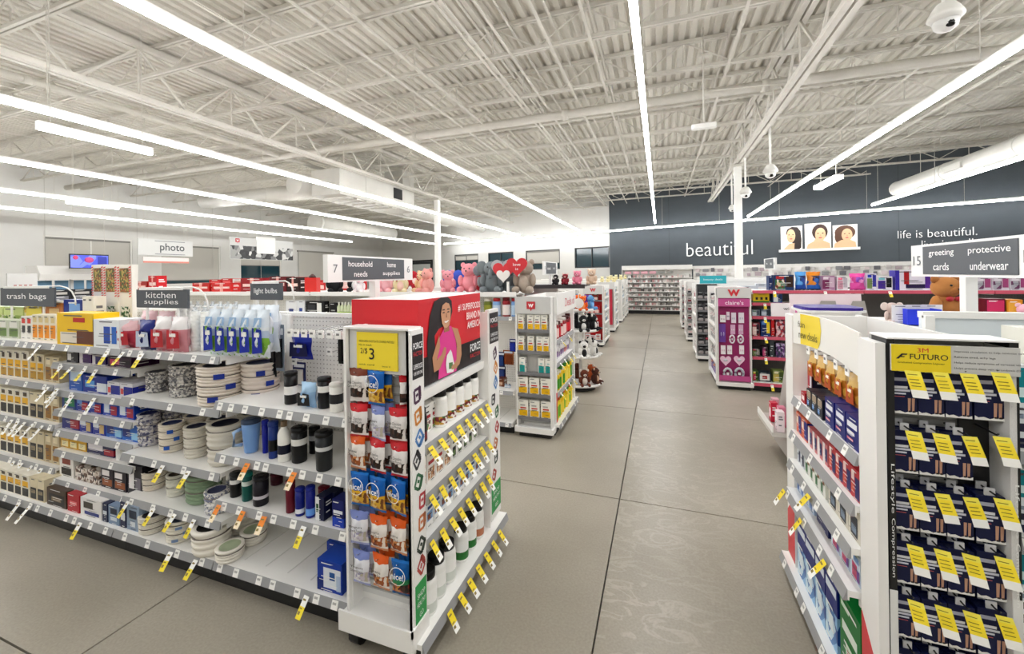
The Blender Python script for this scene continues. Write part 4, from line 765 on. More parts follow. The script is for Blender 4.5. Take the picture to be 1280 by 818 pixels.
KN = {'brown': 'brown topped pretzel', 'blue': 'bright blue trail mix', 'red': 'red topped pretzel', 'lilac': 'lilac topped yogurt', 'orange': 'orange topped sesame stick', 'green': 'blue green nut mix'}
rows_ = ((1.135, ('brown', 'blue', None)), (.985, ('red', 'lilac', 'red')), (.845, ('orange', 'red', 'red')), (.69, ('blue', 'blue', 'blue')), (.525, ('lilac', 'orange', 'orange')), (.365, ('lilac', 'orange', 'green')))
colw = ('first', 'middle', 'last'); rowsw = ('top', 'second', 'third', 'fourth', 'fifth', 'lowest')
for ri, (zc, ks) in enumerate(rows_):
    for ci, k in enumerate(ks):
        x = .065 + ci*.099; hh = .142
        hk = ob('peg_hook', MB().tube([(x, .08, zc+.055), (x, .0, zc+.052), (x, -.012, zc+.06)], .0025, CHROME, 5), bpy.data.objects['snack_rack'])
        if k is None: continue
        o = put(bag(.09, hh, .04, KB[k]), S.w(x+random.uniform(-.006, .006), .012, zc-hh/2+random.uniform(-.006, .006)), random.uniform(-.25, .25), 'snack_bag', '%s snack bag, %s in the %s rack row' % (KN[k], colw[ci], rowsw[ri]), 'snack bag', 'hanging snack bags')
        put(bag(.088, hh*.98, .03, KB[k]), S.w(x+.006, .052, zc-hh/2+.004), random.uniform(-.08, .08), 'snack_bag', 'snack bag hanging behind another on the %s hook of the %s row' % (colw[ci], rowsw[ri]), 'snack bag', 'hanging snack bags')
        if k in ('blue', 'green'):
            txt('nice!', o, (0, -.031, hh*.66), .058, .026, '#ffffff', bold=.01)
            rg = MB()
            for q in range(20):
                a, a2 = 2*PI*q/20, 2*PI*(q+1)/20; rg.face([(.034*math.cos(a), -.030, hh*.66+.034*math.sin(a)), (.034*math.cos(a2), -.030, hh*.66+.034*math.sin(a2)), (.037*math.cos(a2), -.0295, hh*.66+.037*math.sin(a2)), (.037*math.cos(a), -.0295, hh*.66+.037*math.sin(a))], PAPER)
            ob('logo_ring', rg, o)
        else:
            for q, t in enumerate({'orange': ('Sesame', 'Sticks'), 'lilac': ('Yogurt', 'Covered Pretzels'), 'red': ('Dark Chocolate', 'Covered Pretzels'), 'brown': ('Milk Chocolate', 'Covered Pretzels')}[k]): txt(t, o, (0, -.031, hh*(.62-.1*q)), .05 if k == 'orange' else .066, .012, '#2a2422')
for x, k in ((.305, 'red'),): put(bag(.05, .13, .03, KB[k]), S.w(.288, .03, 1.06), .9, 'snack_bag', 'red topped pretzel bag turned sideways in the top rack row', 'snack bag', 'hanging snack bags')
# --- aisle signs on posts
def aisle_sign(X, Ys, face, z0, z1, zp, n1, n2, t1, t2, lab, gfr=(.135, .865)):
    y0, y1 = Ys; w = y1-y0; rz = PI/2 if face > 0 else -PI/2
    e = empty('aisle_sign', lab, 'sign', (X, (y0+y1)/2, zp), rz); h = z1-z0; o = z0-zp
    ob('sign_board', MB().box(-w/2, w/2, -.015, .015, o, o+h, M('#f3f3f1', .4)), e)
    ob('sign_panel', MB().box(-w/2+w*gfr[0], -w/2+w*gfr[1], -.019, -.015, o+h*.07, o+h*.93, M('#55595e', .5)), e)
    ob('sign_post', MB().box(-.022, .022, -.022, .022, 0, o, WHT), e)
    txt(n1, e, (-w/2+w*gfr[0]/2, -.017, o+h*.5), w*.04*len(n1), h*.3, '#6d7176'); txt(n2, e, (w/2-w*gfr[0]/2, -.017, o+h*.5), w*.04*len(n2), h*.3, '#6d7176')
    for s, (a, b) in ((-.185, t1), (.185, t2)):
        if b == '': txt(a, e, (s*w, -.021, o+h*.5), w*.3*len(a)/10.5, h*.24, '#ffffff', bold=.006); continue
        txt(a, e, (s*w, -.021, o+h*.69), w*.3*len(a)/10.5, h*.22, '#ffffff', bold=.006); txt(b, e, (s*w, -.021, o+h*.3), w*.3*len(b)/10.5, h*.22, '#ffffff', bold=.006)
aisle_sign(-1.6, (1.65, 2.41), 1, 1.57, 1.713, 1.36, '7', '6', ('household', 'needs'), ('home', 'supplies'), 'aisle sign seven reading household needs and home supplies')
aisle_sign(1.4, (2.17, 3.06), -1, 1.553, 1.73, 1.36, '15', '16', ('greeting', 'cards'), ('protective', 'underwear'), 'aisle sign fifteen reading greeting cards and protective underwear')
# ------------------------------------------------------------------ right endcap (faces the aisle, -x) and the stocking rack on its near side
E2 = Fr(.625, 2.54, -PI/2); RZ = (.972, .80, .655, .51, .105)
e = empty('endcap_shelf', 'white endcap of health boxes with curved header and yellow circle', 'shelving', (.625, 2.54, 0), -PI/2)
ob('back_panel', MB().box(0, .97, .30, .315, .08, 1.37, M('#dedddb', .45)), e)
for x0, x1, nm in ((0, .12, 3), (.85, .97, 4)):
    wp = ob('wing_panel', MB().box(x0, x1, -.005, .02, .10, 1.372, WHT).box(x0 if x0 else x1-.01, (x0+.01) if x0 else x1, .02, .30, .10, 1.372, WHT), e)
    ob('red_corner', MB().prism([(x0+.004, .12), (x1-.004, .12), (x1-.004, .34 if x0 else .46), (x0+.004, .46 if x0 else .34)], -.0065, -.005, M('#d2303a', .4), 'y'), wp)
mb = MB(); n = 14                                        # curved header
def hy(t): return .0 + .05*math.sin(PI*t**.7)
for i in range(n):
    a, b = i/n, (i+1)/n; xa, xb = .12+.73*a, .12+.73*b
    mb.hexa([(xa, hy(a), 1.235), (xb, hy(b), 1.235), (xb, hy(b)+.005, 1.235), (xa, hy(a)+.005, 1.235), (xa, hy(a), 1.385), (xb, hy(b), 1.385), (xb, hy(b)+.005, 1.385), (xa, hy(a)+.005, 1.385)], M('#f0efea', .4))
hd = ob('curved_header', mb, e); mb = MB()
for i in range(16):
    f = lambda q: (.125+.22*q, max(.0, 1-q**3.2)**.5)
    (xa, ha), (xb, hb) = f(i/16), f((i+1)/16); ya, yb2 = hy((xa-.12)/.73)-.0015, hy((xb-.12)/.73)-.0015; zc = 1.325
    lo = lambda h_: max(1.237, zc-.13*h_); hi_ = lambda h_: min(1.383, zc+.13*h_)
    mb.face([(xa, ya, lo(ha)), (xb, yb2, lo(hb)), (xb, yb2, hi_(hb)), (xa, ya, hi_(ha))], M('#f3d93c', .4))
ob('yellow_circle', mb, hd)
txt('fun', hd, (.185, .016, 1.335), .06, .03, '#3a3410', rot=(PI/2, 0, .2)); txt('new deals', hd, (.235, .027, 1.285), .16, .036, '#3a3410', rot=(PI/2, 0, .18))
shelf(e, -.01, .99, -.03, .30, RZ[4], 6, [], name='base_deck'); ob('kick_plate', MB().box(.0, .97, .02, .04, 0, .07, BLK), e)
for k, ts, sl in ((0, 4, []), (1, 3, []), (2, 4, [.35]), (3, 4, [.02, .28, .56])): shelf(e, .125, .72, .0-.012*k, .30, RZ[k], ts, sl, tagmesh=TAG_YW)
def r2(k, x0, x1, n, d, h, base, pr, name, label, cat='box', y=.002, top=None):
    w = (x1-x0)/n
    for i in range(n): put(carton(round(w*.94, 3), d, h, base, pr, top), E2.w(x0+w*(i+.5), y, RZ[k]+.001), -PI/2 + random.uniform(-.03, .03), name, nth(label, i, n), cat, label if n > 1 else None)
hr = [(.20+.11*i) for i in range(6)]
for i, x in enumerate(hr):
    hook(e, x, .30, .04, 1.215, FTAG)
    put(soft_pack(.082, .13, .03, busy(('#c98a2a', '#d9a24a', '#a8641c', '#e2b85a'), 45), '#c8641e', '#e8c98a'), E2.w(x, .06, 1.075), -PI/2, 'throat_drop_bag', nth('golden drop pouch hanging under the curved header', i, 6), 'pouch', 'golden pouches under the curved header')
RB = ((0, 0, .3, 1, '#c23a48'), (.4, .15, .9, .4, '#f0eef0'))
r2(0, .15, .21, 1, .10, .135, '#c8485a', ((.45, .0, 1, 1, '#221c3a'), (.55, .15, .9, .85, '#e8e4ec')), 'medicine_carton', 'tall pink and navy carton at the far end below the gold pouches', y=.05)
r2(0, .22, .28, 1, .08, .05, '#b8283a', ((.2, .3, .8, .7, '#f0e0e2'),), 'medicine_carton', 'small flat crimson carton beside the tall pink one')
r2(0, .30, .50, 3, .13, .085, '#23283c', ((.1, .55, .9, .9, '#b8a894'), (.1, .15, .5, .4, '#6fa0d8')), 'medicine_carton', 'dark carton with tan picture on the highest health shelf')
r2(0, .52, .83, 3, .15, .11, '#1b2a86', ((.12, .62, .88, .8, '#eef0f6'), (.12, .4, .7, .5, '#eef0f6'), (.12, .2, .6, .28, '#e0889a')), 'medicine_carton', 'royal blue carton with white lettering on the highest health shelf', top='#22307a')
r2(1, .14, .30, 2, .12, .10, '#e07a5c', ((.5, .1, 1, .9, '#2a3a98'), (.1, .5, .45, .8, '#f5e6de')), 'medicine_carton', 'orange and blue carton on the second health shelf')
r2(1, .31, .55, 4, .12, .085, '#d8888c', ((.0, .0, .5, 1, '#f0e4e4'), (.55, .2, .95, .8, '#28307c')), 'medicine_carton', 'pink and white carton on the second health shelf')
r2(1, .56, .83, 4, .12, .105, '#c8414c', ((.5, .05, .98, .75, '#232c78'), (.1, .6, .45, .9, '#f2dcd8'), (.1, .2, .4, .5, '#e2705c')), 'medicine_carton', 'red and navy carton on the second health shelf')
r2(2, .15, .25, 2, .12, .10, '#e8ecf0', ((.5, .1, .95, .9, '#24305c'),), 'medicine_carton', 'white and slate carton on the third health shelf')
r2(2, .27, .52, 4, .12, .10, '#eef0ea', ((.1, .1, .5, .5, '#3d8a4c'), (.5, .5, .9, .85, '#a8805a')), 'medicine_carton', 'white carton with green leaves on the third health shelf')
r2(2, .55, .83, 3, .12, .11, '#e6e2d6', ((.2, .1, .8, .75, '#2c3444'), (.3, .2, .7, .45, '#8fa0b4')), 'medicine_carton', 'cream carton with dark panel on the third health shelf')
r2(3, .14, .38, 4, .12, .10, '#bcd0e8', ((.1, .1, .6, .8, '#5f88c4'), (.65, .1, .95, .9, '#e8eef6')), 'medicine_carton', 'pale blue carton on the fourth health shelf')
r2(3, .40, .55, 1, .12, .105, '#20286c', ((.1, .5, .6, .85, '#dfe4f2'),), 'medicine_carton', 'wide navy carton in the middle of the fourth health shelf')
r2(3, .57, .83, 3, .12, .10, '#d4e0ec', ((.2, .1, .7, .6, '#d0487c'), (.1, .7, .9, .9, '#7fa8d4'), (.7, .1, .95, .5, '#7a3a9c')), 'medicine_carton', 'pale carton with pink circle on the fourth health shelf')
WV = ((0, 0, 1, .5, busy(('#9cc4e4', '#d9ecf6', '#4f8cc4', '#2a5aa8'), 26)), (.05, .72, .95, .84, '#e6eef8'), (.3, .2, .7, .42, '#eaf3f8'))
r2(4, .14, .63, 4, .22, .29, '#1b3590', WV, 'diaper_box', 'big deep blue carton with pale splash on the endcap deck', top='#203c9c', y=.0)
o = put(carton(.17, .22, .28, '#128a44', ((.12, .55, .85, .68, '#eef6ee'), (.3, .2, .62, .45, '#d8e8d0'), (.38, .26, .55, .38, '#c8463c'), (.1, .86, .5, .93, '#d8ecd8')), '#169a4e'), E2.w(.74, .0, RZ[4]+.001), -PI/2, 'green_box', 'bright green carton at the near end of the endcap deck', 'box')
# --- stocking rack facing the camera
FU = Fr(.648, 1.57, 0); fw = .298
e = empty('stocking_rack', 'black edged rack of navy compression stocking boxes with yellow header', 'rack', (.648, 1.57, 0))
ob('top_cap', MB().box(0, .298, -.004, .11, 1.386, 1.391, WHT), e)
ob('back_panel', MB().box(.0, fw, .095, .11, .08, 1.385, M('#a9a9a6', .4)), e)
for i in range(52): ob('slat', MB().box(.02, fw-.055, .088, .095, .10+i*.0225, .112+i*.0225, M('#bdbdba', .35)), e)
ob('black_back', MB().box(fw-.09, fw-.02, .08, .0875, .75, 1.29, BLK), e)
for x, dx in ((0, .018), (fw-.02, .02)):
    sp = ob('side_strip', MB().box(x, x+dx, .0, .095, .06, 1.385, M('#0f0f10', .4)), e)
    ob('lower_strip', MB().box(x-.0005, x+dx+.0005, -.002, .0, .06, .62 if not x else .66, M('#e6e6e4', .4)), sp)
    for z, t, w_ in ((.93, 'Lifestyle', .15), (.75, 'Compression', .18)): txt(t, sp, (x+dx/2, -.0025, z+ (0 if not x else -.02)), w_, .011, '#f2f2f0', spin=-PI/2)
hdr = ob('header_sign', MB().box(.006, fw-.004, -.012, -.004, 1.292, 1.372, M('#c9c9c6', .4)), e)
ob('yellow_field', MB().box(.006, .144, -.014, -.012, 1.292, 1.372, M('#f0d51c', .4)), hdr)
txt('3M', hdr, (.08, -.0145, 1.3565), .026, .013, '#d8262c'); txt('FUTURO', hdr, (.0935, -.0145, 1.337), .088, .016, '#17171a', bold=.006)
ob('arrow_mark', MB().face([(.016, -.0146, 1.329), (.03, -.0146, 1.345), (.044, -.0146, 1.345), (.042, -.0146, 1.341), (.033, -.0146, 1.341), (.03, -.0146, 1.337), (.038, -.0146, 1.337), (.036, -.0146, 1.334), (.027, -.0146, 1.334), (.023, -.0146, 1.329)], M('#17171a')), hdr)
txt('Graduated Compression Legwear', hdr, (.075, -.0145, 1.318), .11, .007, '#3a3410')
for i, (t, w_) in enumerate((('Improves circulation to help minimize swelling', .165), ('Relieves tired, achy legs', .09), ('Helps reduce symptoms of varicose veins', .15), ('Helps prevent deep vein thrombosis (DVT)', .155))): txt(t, hdr, (.152+w_/2, -.0125, 1.356-.016*i), w_, .007, '#4a4a48')
def sbox(w, h):
    mb = MB(); NV = M('#0f1640', .4, spec=.3); d = .03
    mb.box(-w/2, w/2, 0, d, 0, h, NV); y = -.0006; q = lambda x0, z0, x1, z1, c, k=1: mb.face([(-w/2+x0*w, y*k, z0*h), (-w/2+x1*w, y*k, z0*h), (-w/2+x1*w, y*k, z1*h), (-w/2+x0*w, y*k, z1*h)], M(c, .4))
    pts = [(0, 0), (1, 0), (1, .07), (.85, .04), (.7, .07), (.5, .03), (.3, .07), (.12, .05), (0, .09)]; mb.face([(-w/2+a*w, y, b*h) for a, b in pts], M('#f1f0ec'))
    q(.08, .60, .62, .66, '#f2f3f8'); q(.08, .53, .72, .58, '#dfe2ee'); q(.08, .46, .55, .5, '#dfe2ee'); q(.08, .40, .5, .415, '#c85a5a'); q(.08, .78, .6, .86, '#b9bcd0')
    for a in (.62, .78): mb.face([(-w/2+a*w, y*2, .07*h), (-w/2+(a+.09)*w, y*2, .06*h), (-w/2+(a+.12)*w, y*2, .38*h), (-w/2+(a+.0)*w, y*2, .38*h)], M('#c99a80')); q(a+.02, .05, a+.13, .085, '#20140f', 3)
    hang = MB().box(-w*.18, w*.18, .004, .008, h, h+.022, M('#d9d9dc', .3))
    return mb.mesh('stocking_box'), [('hang_tab', hang.mesh('hang_tab'))]
SBX = sbox(.060, .128); SBL = sbox(.067, .135)
FLAG = MB(); 
for i, (t0, t1, c) in enumerate(((0, .2, '#efe04a'), (.2, .7, '#f5dc28'), (.7, 1, '#f8f7f2'))):
    f = lambda t: (.012*t, -.02*math.sin(t*1.4)-.002, -.075*t)
    a, b = f(t0), f(t1); FLAG.hexa([(b[0]-.0175, b[1], b[2]), (b[0]+.0175, b[1]-.004, b[2]), (b[0]+.0175, b[1]-.0034, b[2]), (b[0]-.0175, b[1]+.0006, b[2]), (a[0]-.0175, a[1], a[2]), (a[0]+.0175, a[1]-.004, a[2]), (a[0]+.0175, a[1]-.0034, a[2]), (a[0]-.0175, a[1]+.0006, a[2])], M(c, .55))
for t in (.12, .3, .42, .54):
    a = (.012*t, -.02*math.sin(t*1.4)-.0032, -.075*t); FLAG.face([(a[0]-.013, a[1]-.0005, a[2]-.0022), (a[0]+.008, a[1]-.0035, a[2]-.0022), (a[0]+.008, a[1]-.0035, a[2]), (a[0]-.013, a[1]-.0005, a[2])], M('#8a7a20'))
FLAG = FLAG.mesh('sale_flag')
for ri, z in enumerate((1.155, .975, .80, .635, .47, .305, .145)):
    for ci in range(4):
        x = .051 + ci*.063 + (.006 if ci == 3 else 0); empty_ = ri == 1 and ci == 3; big = ci == 3
        h_ = .135 if big else .128
        hk = ob('peg_hook', MB().tube([(x, .09, z+h_+.014), (x, -.005, z+h_+.012), (x, -.012, z+h_+.018)], .0025, BLK, 5), e)
        ob('sale_flag', FLAG, hk, (x+.002, -.014, z+h_+.012), (0, 0, random.uniform(-.2, .2)))
        if empty_: continue
        for k in range(2):
            put(SBL if big else SBX, FU.w(x, +.02+k*.034, z - .004*ri*0 + k*.003), 0, 'stocking_box', 'navy stocking box, %s row down, %s of four%s' % (ORD[ri], ORD[ci], ', behind' if k else ''), 'box', 'navy stocking boxes')
# --- gondola behind the right endcap: back panels and the shelf edge seen beyond the stocking rack
R1 = Fr(.96, 1.72, 0)
bay(R1, .03, 1.1, .42, 1.40, 'white gondola bay of teal liquid cartons beyond the stocking rack', (.0, .118, 6), [(1.0, .10, 6), (.72, .10, 6), (.42, .08, 6)], back=M('#dfe6ea', .5))
bay(R1, 1.1, 2.2, .42, 1.40, 'white gondola bay of teal liquid cartons farther from the stocking rack', (.0, .118, 6), [(1.0, .10, 6), (.72, .10, 6), (.42, .08, 6)], back=M('#dfe6ea', .5))
for z, vt, lab in ((1.0, .27, 'highest'), (.72, .21, 'second'), (.42, .23, 'third'), (.118, .23, 'bottom')):
    n = 12
    for i in range(n): put(carton(.14, .14, vt, '#e9eef0', ((0, .55, 1, .98, '#149aa4'), (0, .0, 1, .12, '#1c2550'), (.15, .62, .85, .74, '#dff2f2'), (.1, .2, .9, .3, '#3a3a52'), (.2, .36, .8, .42, '#9aa4b4'))), R1.w(.12+.165*i, .13, z+.001), random.uniform(-.03, .03), 'liquid_carton', nth('teal and white liquid carton on the %s shelf beyond the stocking rack' % lab, i, n), 'box', 'teal liquid cartons')
for i in range(3):
    o = put(carton(.115, .11, .12, '#e6e4da', ((.1, .62, .9, .68, '#777777'), (.1, .2, .9, .24, '#c8a23a')), '#efeee8'), R1.w(.25+.14*i, .16, 1.271), 0, 'liquid_carton', nth('cream carton reading LIQUID on top of the teal ones', i, 3), 'box', 'cream liquid cartons'); txt('LIQUID', o, (0, -.0035, .06), .085, .022, '#2a2c40', bold=.01)
# ------------------------------------------------------------------ helpers for the farther fixtures
def logo(parent, x, y, z, s, bubble=True, col='#d2303a'):      # script w mark, in a red speech bubble or bare
    if bubble:
        b = ob('logo_bubble', MB().prism([(x-s/2, z-s*.4), (x-s*.1, z-s*.4), (x+.0, z-s*.65), (x+s*.12, z-s*.4), (x+s/2, z-s*.4), (x+s/2, z+s*.45), (x-s/2, z+s*.45)], y-.003, y, M('#c41f2e', .4), 'y'), parent)
        txt('w', b, (x, y-.004, z), s*.62, s*.42, '#ffffff', bold=.02)
    else: txt('w', parent, (x, y-.003, z), s, s*.6, col, bold=.02)
FW = {'n': 0}
def fill(fr, x0, x1, y, z, cols, hs, name, lab, cat, group, wr=(.06, .1), kind='carton', d=.12, gap=.006):
    x = x0; k = 0; items = []
    while True:
        w = random.uniform(*wr)
        if x + w > x1: break
        items.append((x+w/2, w)); x += w + gap
    n = len(items)
    for i, (xc, w) in enumerate(items):
        h = round(random.uniform(*hs), 2); c = random.choice(cols); w = round(w, 2)
        if kind == 'carton': p = carton(w, d, h, c[0], ((.1, .12, .9, .5, c[1]), (.15, .62, .85, .8, c[2])))
        elif kind == 'jar': p = jar(w/2, h, c[0], c[1], c[2])
        elif kind == 'bag': p = bag(w, h, .04, ((0, c[0]), (.15, c[1]), (.5, c[2]), (.85, c[0])), 4, 8)
        else: p = flask(w/2, h, c[0], c[1], c[2])
        pos = ('leftmost' if i == 0 else ORD[min(i, 19)] + ' from left') if n > 1 else 'alone'
        put(p, fr.w(xc, y, z+.001), fr.rz + random.uniform(-.04, .04), name, '%s, %s' % (lab, pos), cat, group)
def rack(fr, w, d, top, label, shelves, back='#e9e8e6', side='#f2f1ee', header=None, base_z=.1, name='side_rack', group=None, casters=False):
    e = empty(name, label, 'rack', fr.w(0, 0, 0), fr.rz, group)
    ob('back_panel', MB().box(0, w, d-.01, d, .06, top, mt(back)), e)
    for x in (0, w-.014): ob('side_panel', MB().box(x, x+.014, 0, d-.01, .06, top, mt(side)), e)
    ob('base_tray', MB().box(-.015, w+.015, -.02, d, .05, base_z, WHT), e); ob('kick_plate', MB().box(.02, w-.02, .02, d-.02, 0, .05, BLK), e)
    if header: ob('header_panel', MB().box(.0, w, -.006, .004, header[0], header[1], mt(header[2])), e)
    for z in shelves: ob('shelf', MB().box(.015, w-.015, .006, d-.011, z-.012, z, M('#8d8d8b', .4)).box(.015, w-.015, .002, .006, z-.02, z+.012, M('#77777a', .4)), e)
    return e
# ------------------------------------------------------------------ second gondola on the left with the deals endcap
G2Y = 3.84; G2 = Fr(0, G2Y, 0)
for i, (xa, xb, lab) in enumerate(((-2.35, -1.40, 'second row gondola bay with bottles beside the deals rack'), (-3.3, -2.35, 'second row gondola bay behind the light bulbs sign'), (-4.25, -3.3, 'second row gondola bay behind the kitchen supplies sign'), (-5.4, -4.25, 'second row gondola bay behind the trash bags sign'), (-6.9, -5.4, 'second row gondola bay at the frame edge'), (-8.4, -6.9, 'second row gondola bay beyond the frame edge'))):
    bay(G2, xa, xb, .45, 1.36, lab, (0, .118, 5), [(1.16 if i == 0 else 1.09, .14, 6), (.42, .05, 5)] + ([(.8, .1, 4)] if i else []))
GR = [('#e6ecd8', '#9ac23c', '#f2f4ee'), ('#eef0ea', '#7fae4a', '#d9e8b0'), ('#dfe6e0', '#c8d84a', '#f4f4f0')]
fill(G2, -2.3, -1.95, .18, 1.16, GR, (.15, .2), 'spray_bottle', 'green and white cleaner bottle behind aisle sign seven', 'bottle', 'cleaner bottles on the second row', (.05, .06), 'flask')
row(G2, 1.09, .17, 357, 371, 376, 1, car(.08, '#f1f2f4', ((.3, .3, .7, .5, '#2a4aa0'),)), 'bulb_box', 'first white bulb carton behind the cup bags', 'box')
row(G2, 1.09, .17, 371, 381, 376, 1, car(.08, '#eef0f3', ((.3, .35, .7, .55, '#3a62b8'),)), 'bulb_box', 'second white bulb carton beside the black bulb box', 'box')
row(G2, 1.09, .17, 382, 406, 377, 1, car(.08, '#232326', ((.6, .2, .85, .9, '#f4f4f0'), (.1, .5, .5, .8, '#4a4a50'))), 'bulb_box', 'black bulb carton showing a white bulb', 'box')
row(G2, 1.09, .17, 412, 421, 379, 1, car(.08, '#1b1b1e', ((.2, .2, .8, .5, '#555555'),)), 'bulb_box', 'small black bulb carton beside the green bottles', 'box')
row(G2, 1.09, .17, 422, 446, 378, 6, lambda w, h: flask(w/2, h, '#dfe6c8', '#f2f2ea', '#a8c84a'), 'cleaner_bottle', 'slim pale green bottle on the second row shelf', 'bottle')
row(G2, 1.16, .17, 447, 466, 377, 2, car(.1, '#eef0ea', ((0, .6, 1, 1, '#8fc03a'), (.2, .2, .8, .4, '#b4b8b0'))), 'cleaner_box', 'white and lime cleaner carton behind the sign post', 'box')
row(G2, 1.16, .17, 470, 483, 384, 1, car(.1, '#9acb2e', ((.2, .2, .8, .6, '#e6f0c0'),)), 'cleaner_box', 'bright lime carton beside the red advert box', 'box')
# bottles on the narrow strip between endcap and deals rack
row(G2, 1.16, .18, 605, 615, 373, 1, lambda w, h: jar(w/2, h, '#7f8a3a', '#e8e4d8', '#a8a84a'), 'vinegar_bottle', 'olive green bottle left of the deals rack', 'bottle')
row(G2, 1.16, .18, 616, 626, 373, 1, lambda w, h: jar(w/2, h, '#9cc0e8', '#c83a3a', '#cfe0f2'), 'vinegar_bottle', 'pale blue bottle with red cap left of the deals rack', 'bottle')
row(G2, 1.16, .18, 628, 638, 372, 1, lambda w, h: jar(w/2, h, '#a82432', '#7a1620', '#f0e6e2'), 'vinegar_bottle', 'crimson bottle with white label left of the deals rack', 'bottle')
row(G2, 1.16, .18, 639, 646, 373, 1, lambda w, h: jar(w/2, h, '#8fb4e0', '#a82432', '#c8dcf0'), 'vinegar_bottle', 'pale blue bottle touching the deals rack', 'bottle')
row(G2, .42, .18, 622, 630, 474, 1, car(.1, '#7a4a34', ((.2, .2, .8, .6, '#c8a080'),)), 'tea_box', 'brown carton on the low shelf left of the deals rack', 'box')
row(G2, .42, .17, 631, 639, 480, 2, lambda w, h: flask(w/2, h, '#b9c4d4', '#4a5a78', '#e8ecf2'), 'small_bottle', 'small silver blue bottle on the low shelf left of the deals rack', 'bottle')
for u0, v0, u1, v1, c, b, lab in ((637, 424, 645, 440, '#1c2f80', '#2a46b0', 'dark blue blister card beside the deals rack'), (622, 440, 631, 458, '#23346e', '#31508c', 'navy blister card on the second row pegboard'), (629, 438, 642, 456, '#a8683a', '#8a4a24', 'amber brown blister card on the second row pegboard'), (622, 458, 632, 472, '#1f2c58', '#3c5088', 'small navy pouch card low on the second row pegboard')):
    hang(G2, .3, u0, v0, u1, v1, lambda w, h: hang_card(w, h, .02, c, b, '#dfe4ec'), 'blister_card', lab, 'card')
DL = Fr(-1.352, G2Y, 0)
e = rack(DL, .36, .1, 1.37, 'white rack of yellow and white cartons with red bubble logo', (1.045, .835, .625, .415, .19), '#cfcfcd', header=(1.21, 1.37, '#d6d6d4'))
logo(e, .165, -.007, 1.29, .085)
YC = ((.08, .08, .92, .42, '#f2c61e'), (.2, .5, .8, .58, '#d24a3a'), (.2, .66, .7, .74, '#b8b8b4')); TC = ((.08, .06, .92, .5, '#2aa8a4'), (.3, .6, .7, .7, '#bcd8d4'))
for z, L, w, h in ((1.045, (.05, .15, .22, .29), .062, .15), (.835, (.05, .15, .24, .305), .062, .15), (.625, (.06, .255, .325), .062, .15), (.415, (.065, .18, .295), .1, .165), (.19, (.065, .18, .295), .1, .165)):
    for i, x in enumerate(L):
        t = abs(z-.625) < .01; put(carton(w, .06, h, '#f4f2ea', TC if t else YC), DL.w(x, .015, z+.001), 0, 'cracker_box', '%s carton on the %s shelf of the logo rack, %s from the left' % ('teal and white' if t else 'yellow and white', {1.045: 'top', .835: 'second', .625: 'third', .415: 'fourth', .19: 'lowest'}[z], ORD[i]), 'box', 'cartons on the logo rack')
DF = Fr(-.975, G2Y+.105, PI/2)                       # aisle face of the deals endcap
e = empty('endcap_shelf', 'white endcap with Deals header and yellow green bottles', 'shelving', (-.975, G2Y+.105, 0), PI/2)
ob('back_panel', MB().box(.02, .93, .33, .345, .08, 1.37, WHT), e)
for x in (.0, .90): ob('wing_panel', MB().box(x, x+.05, 0, .33, .08, 1.37, WHT), e)
hd = ob('header_panel', MB().box(.0, .95, -.02, .0, 1.19, 1.40, WHT), e); txt('Deals of', hd, (.62, -.0215, 1.29), .5, .09, '#d0626c')
for z in (.93, .70, .40): shelf(e, .05, .85, .01, .33, z, 0, [.1, .3, .5, .7] if z < .9 else [.15, .5])
shelf(e, -.02, .99, -.03, .33, .118, 5, name='base_deck'); ob('kick_plate', MB().box(.02, .93, .02, .05, 0, .08, BLK), e)
ob('red_corner', MB().box(.005, .045, -.002, 0, .13, .42, M('#d2303a')), e)
for z, cols, hs, kind, lab in ((.93, [('#8a1c28', '#5a141c', '#d8424e'), ('#a82434', '#e8e4e0', '#f0d8d4')], (.17, .2), 'jar', 'dark red bottle under the Deals header'), (.70, [('#e8e6e8', '#8a4aa0', '#f4f2f4'), ('#f0eef0', '#c8384c', '#e8e4ea')], (.12, .16), 'carton', 'white and purple carton on the Deals endcap'), (.40, [('#f2d21e', '#4f9a34', '#f6e66a'), ('#e8c81c', '#f2f0e2', '#5aa83c')], (.19, .22), 'jar', 'yellow and green bottle on the Deals endcap'), (.118, [('#f0ce1e', '#4f9a34', '#f4e05a'), ('#f2d83a', '#d86a2a', '#8ac03c')], (.2, .23), 'jar', 'yellow bottle on the Deals endcap deck')):
    fill(DF, .07, .88, .05, z, cols, hs, 'deal_item', lab, 'bottle' if kind == 'jar' else 'box', 'goods on the Deals endcap', (.07, .09), kind, .09)
p = DF.w(.93, -.06, 1.24); e = empty('round_sign', 'small round white tag sign on the far corner of the Deals endcap', 'sign', p); ob('sign_disc', MB().tube([(0, -.004, 0), (0, .004, 0)], .06, WHT, 20), e); ob('sign_arm', MB().tube([(0, 0, .06), (0, 0, .12), (-.06, 0, .12)], .005, WHT, 6), e)

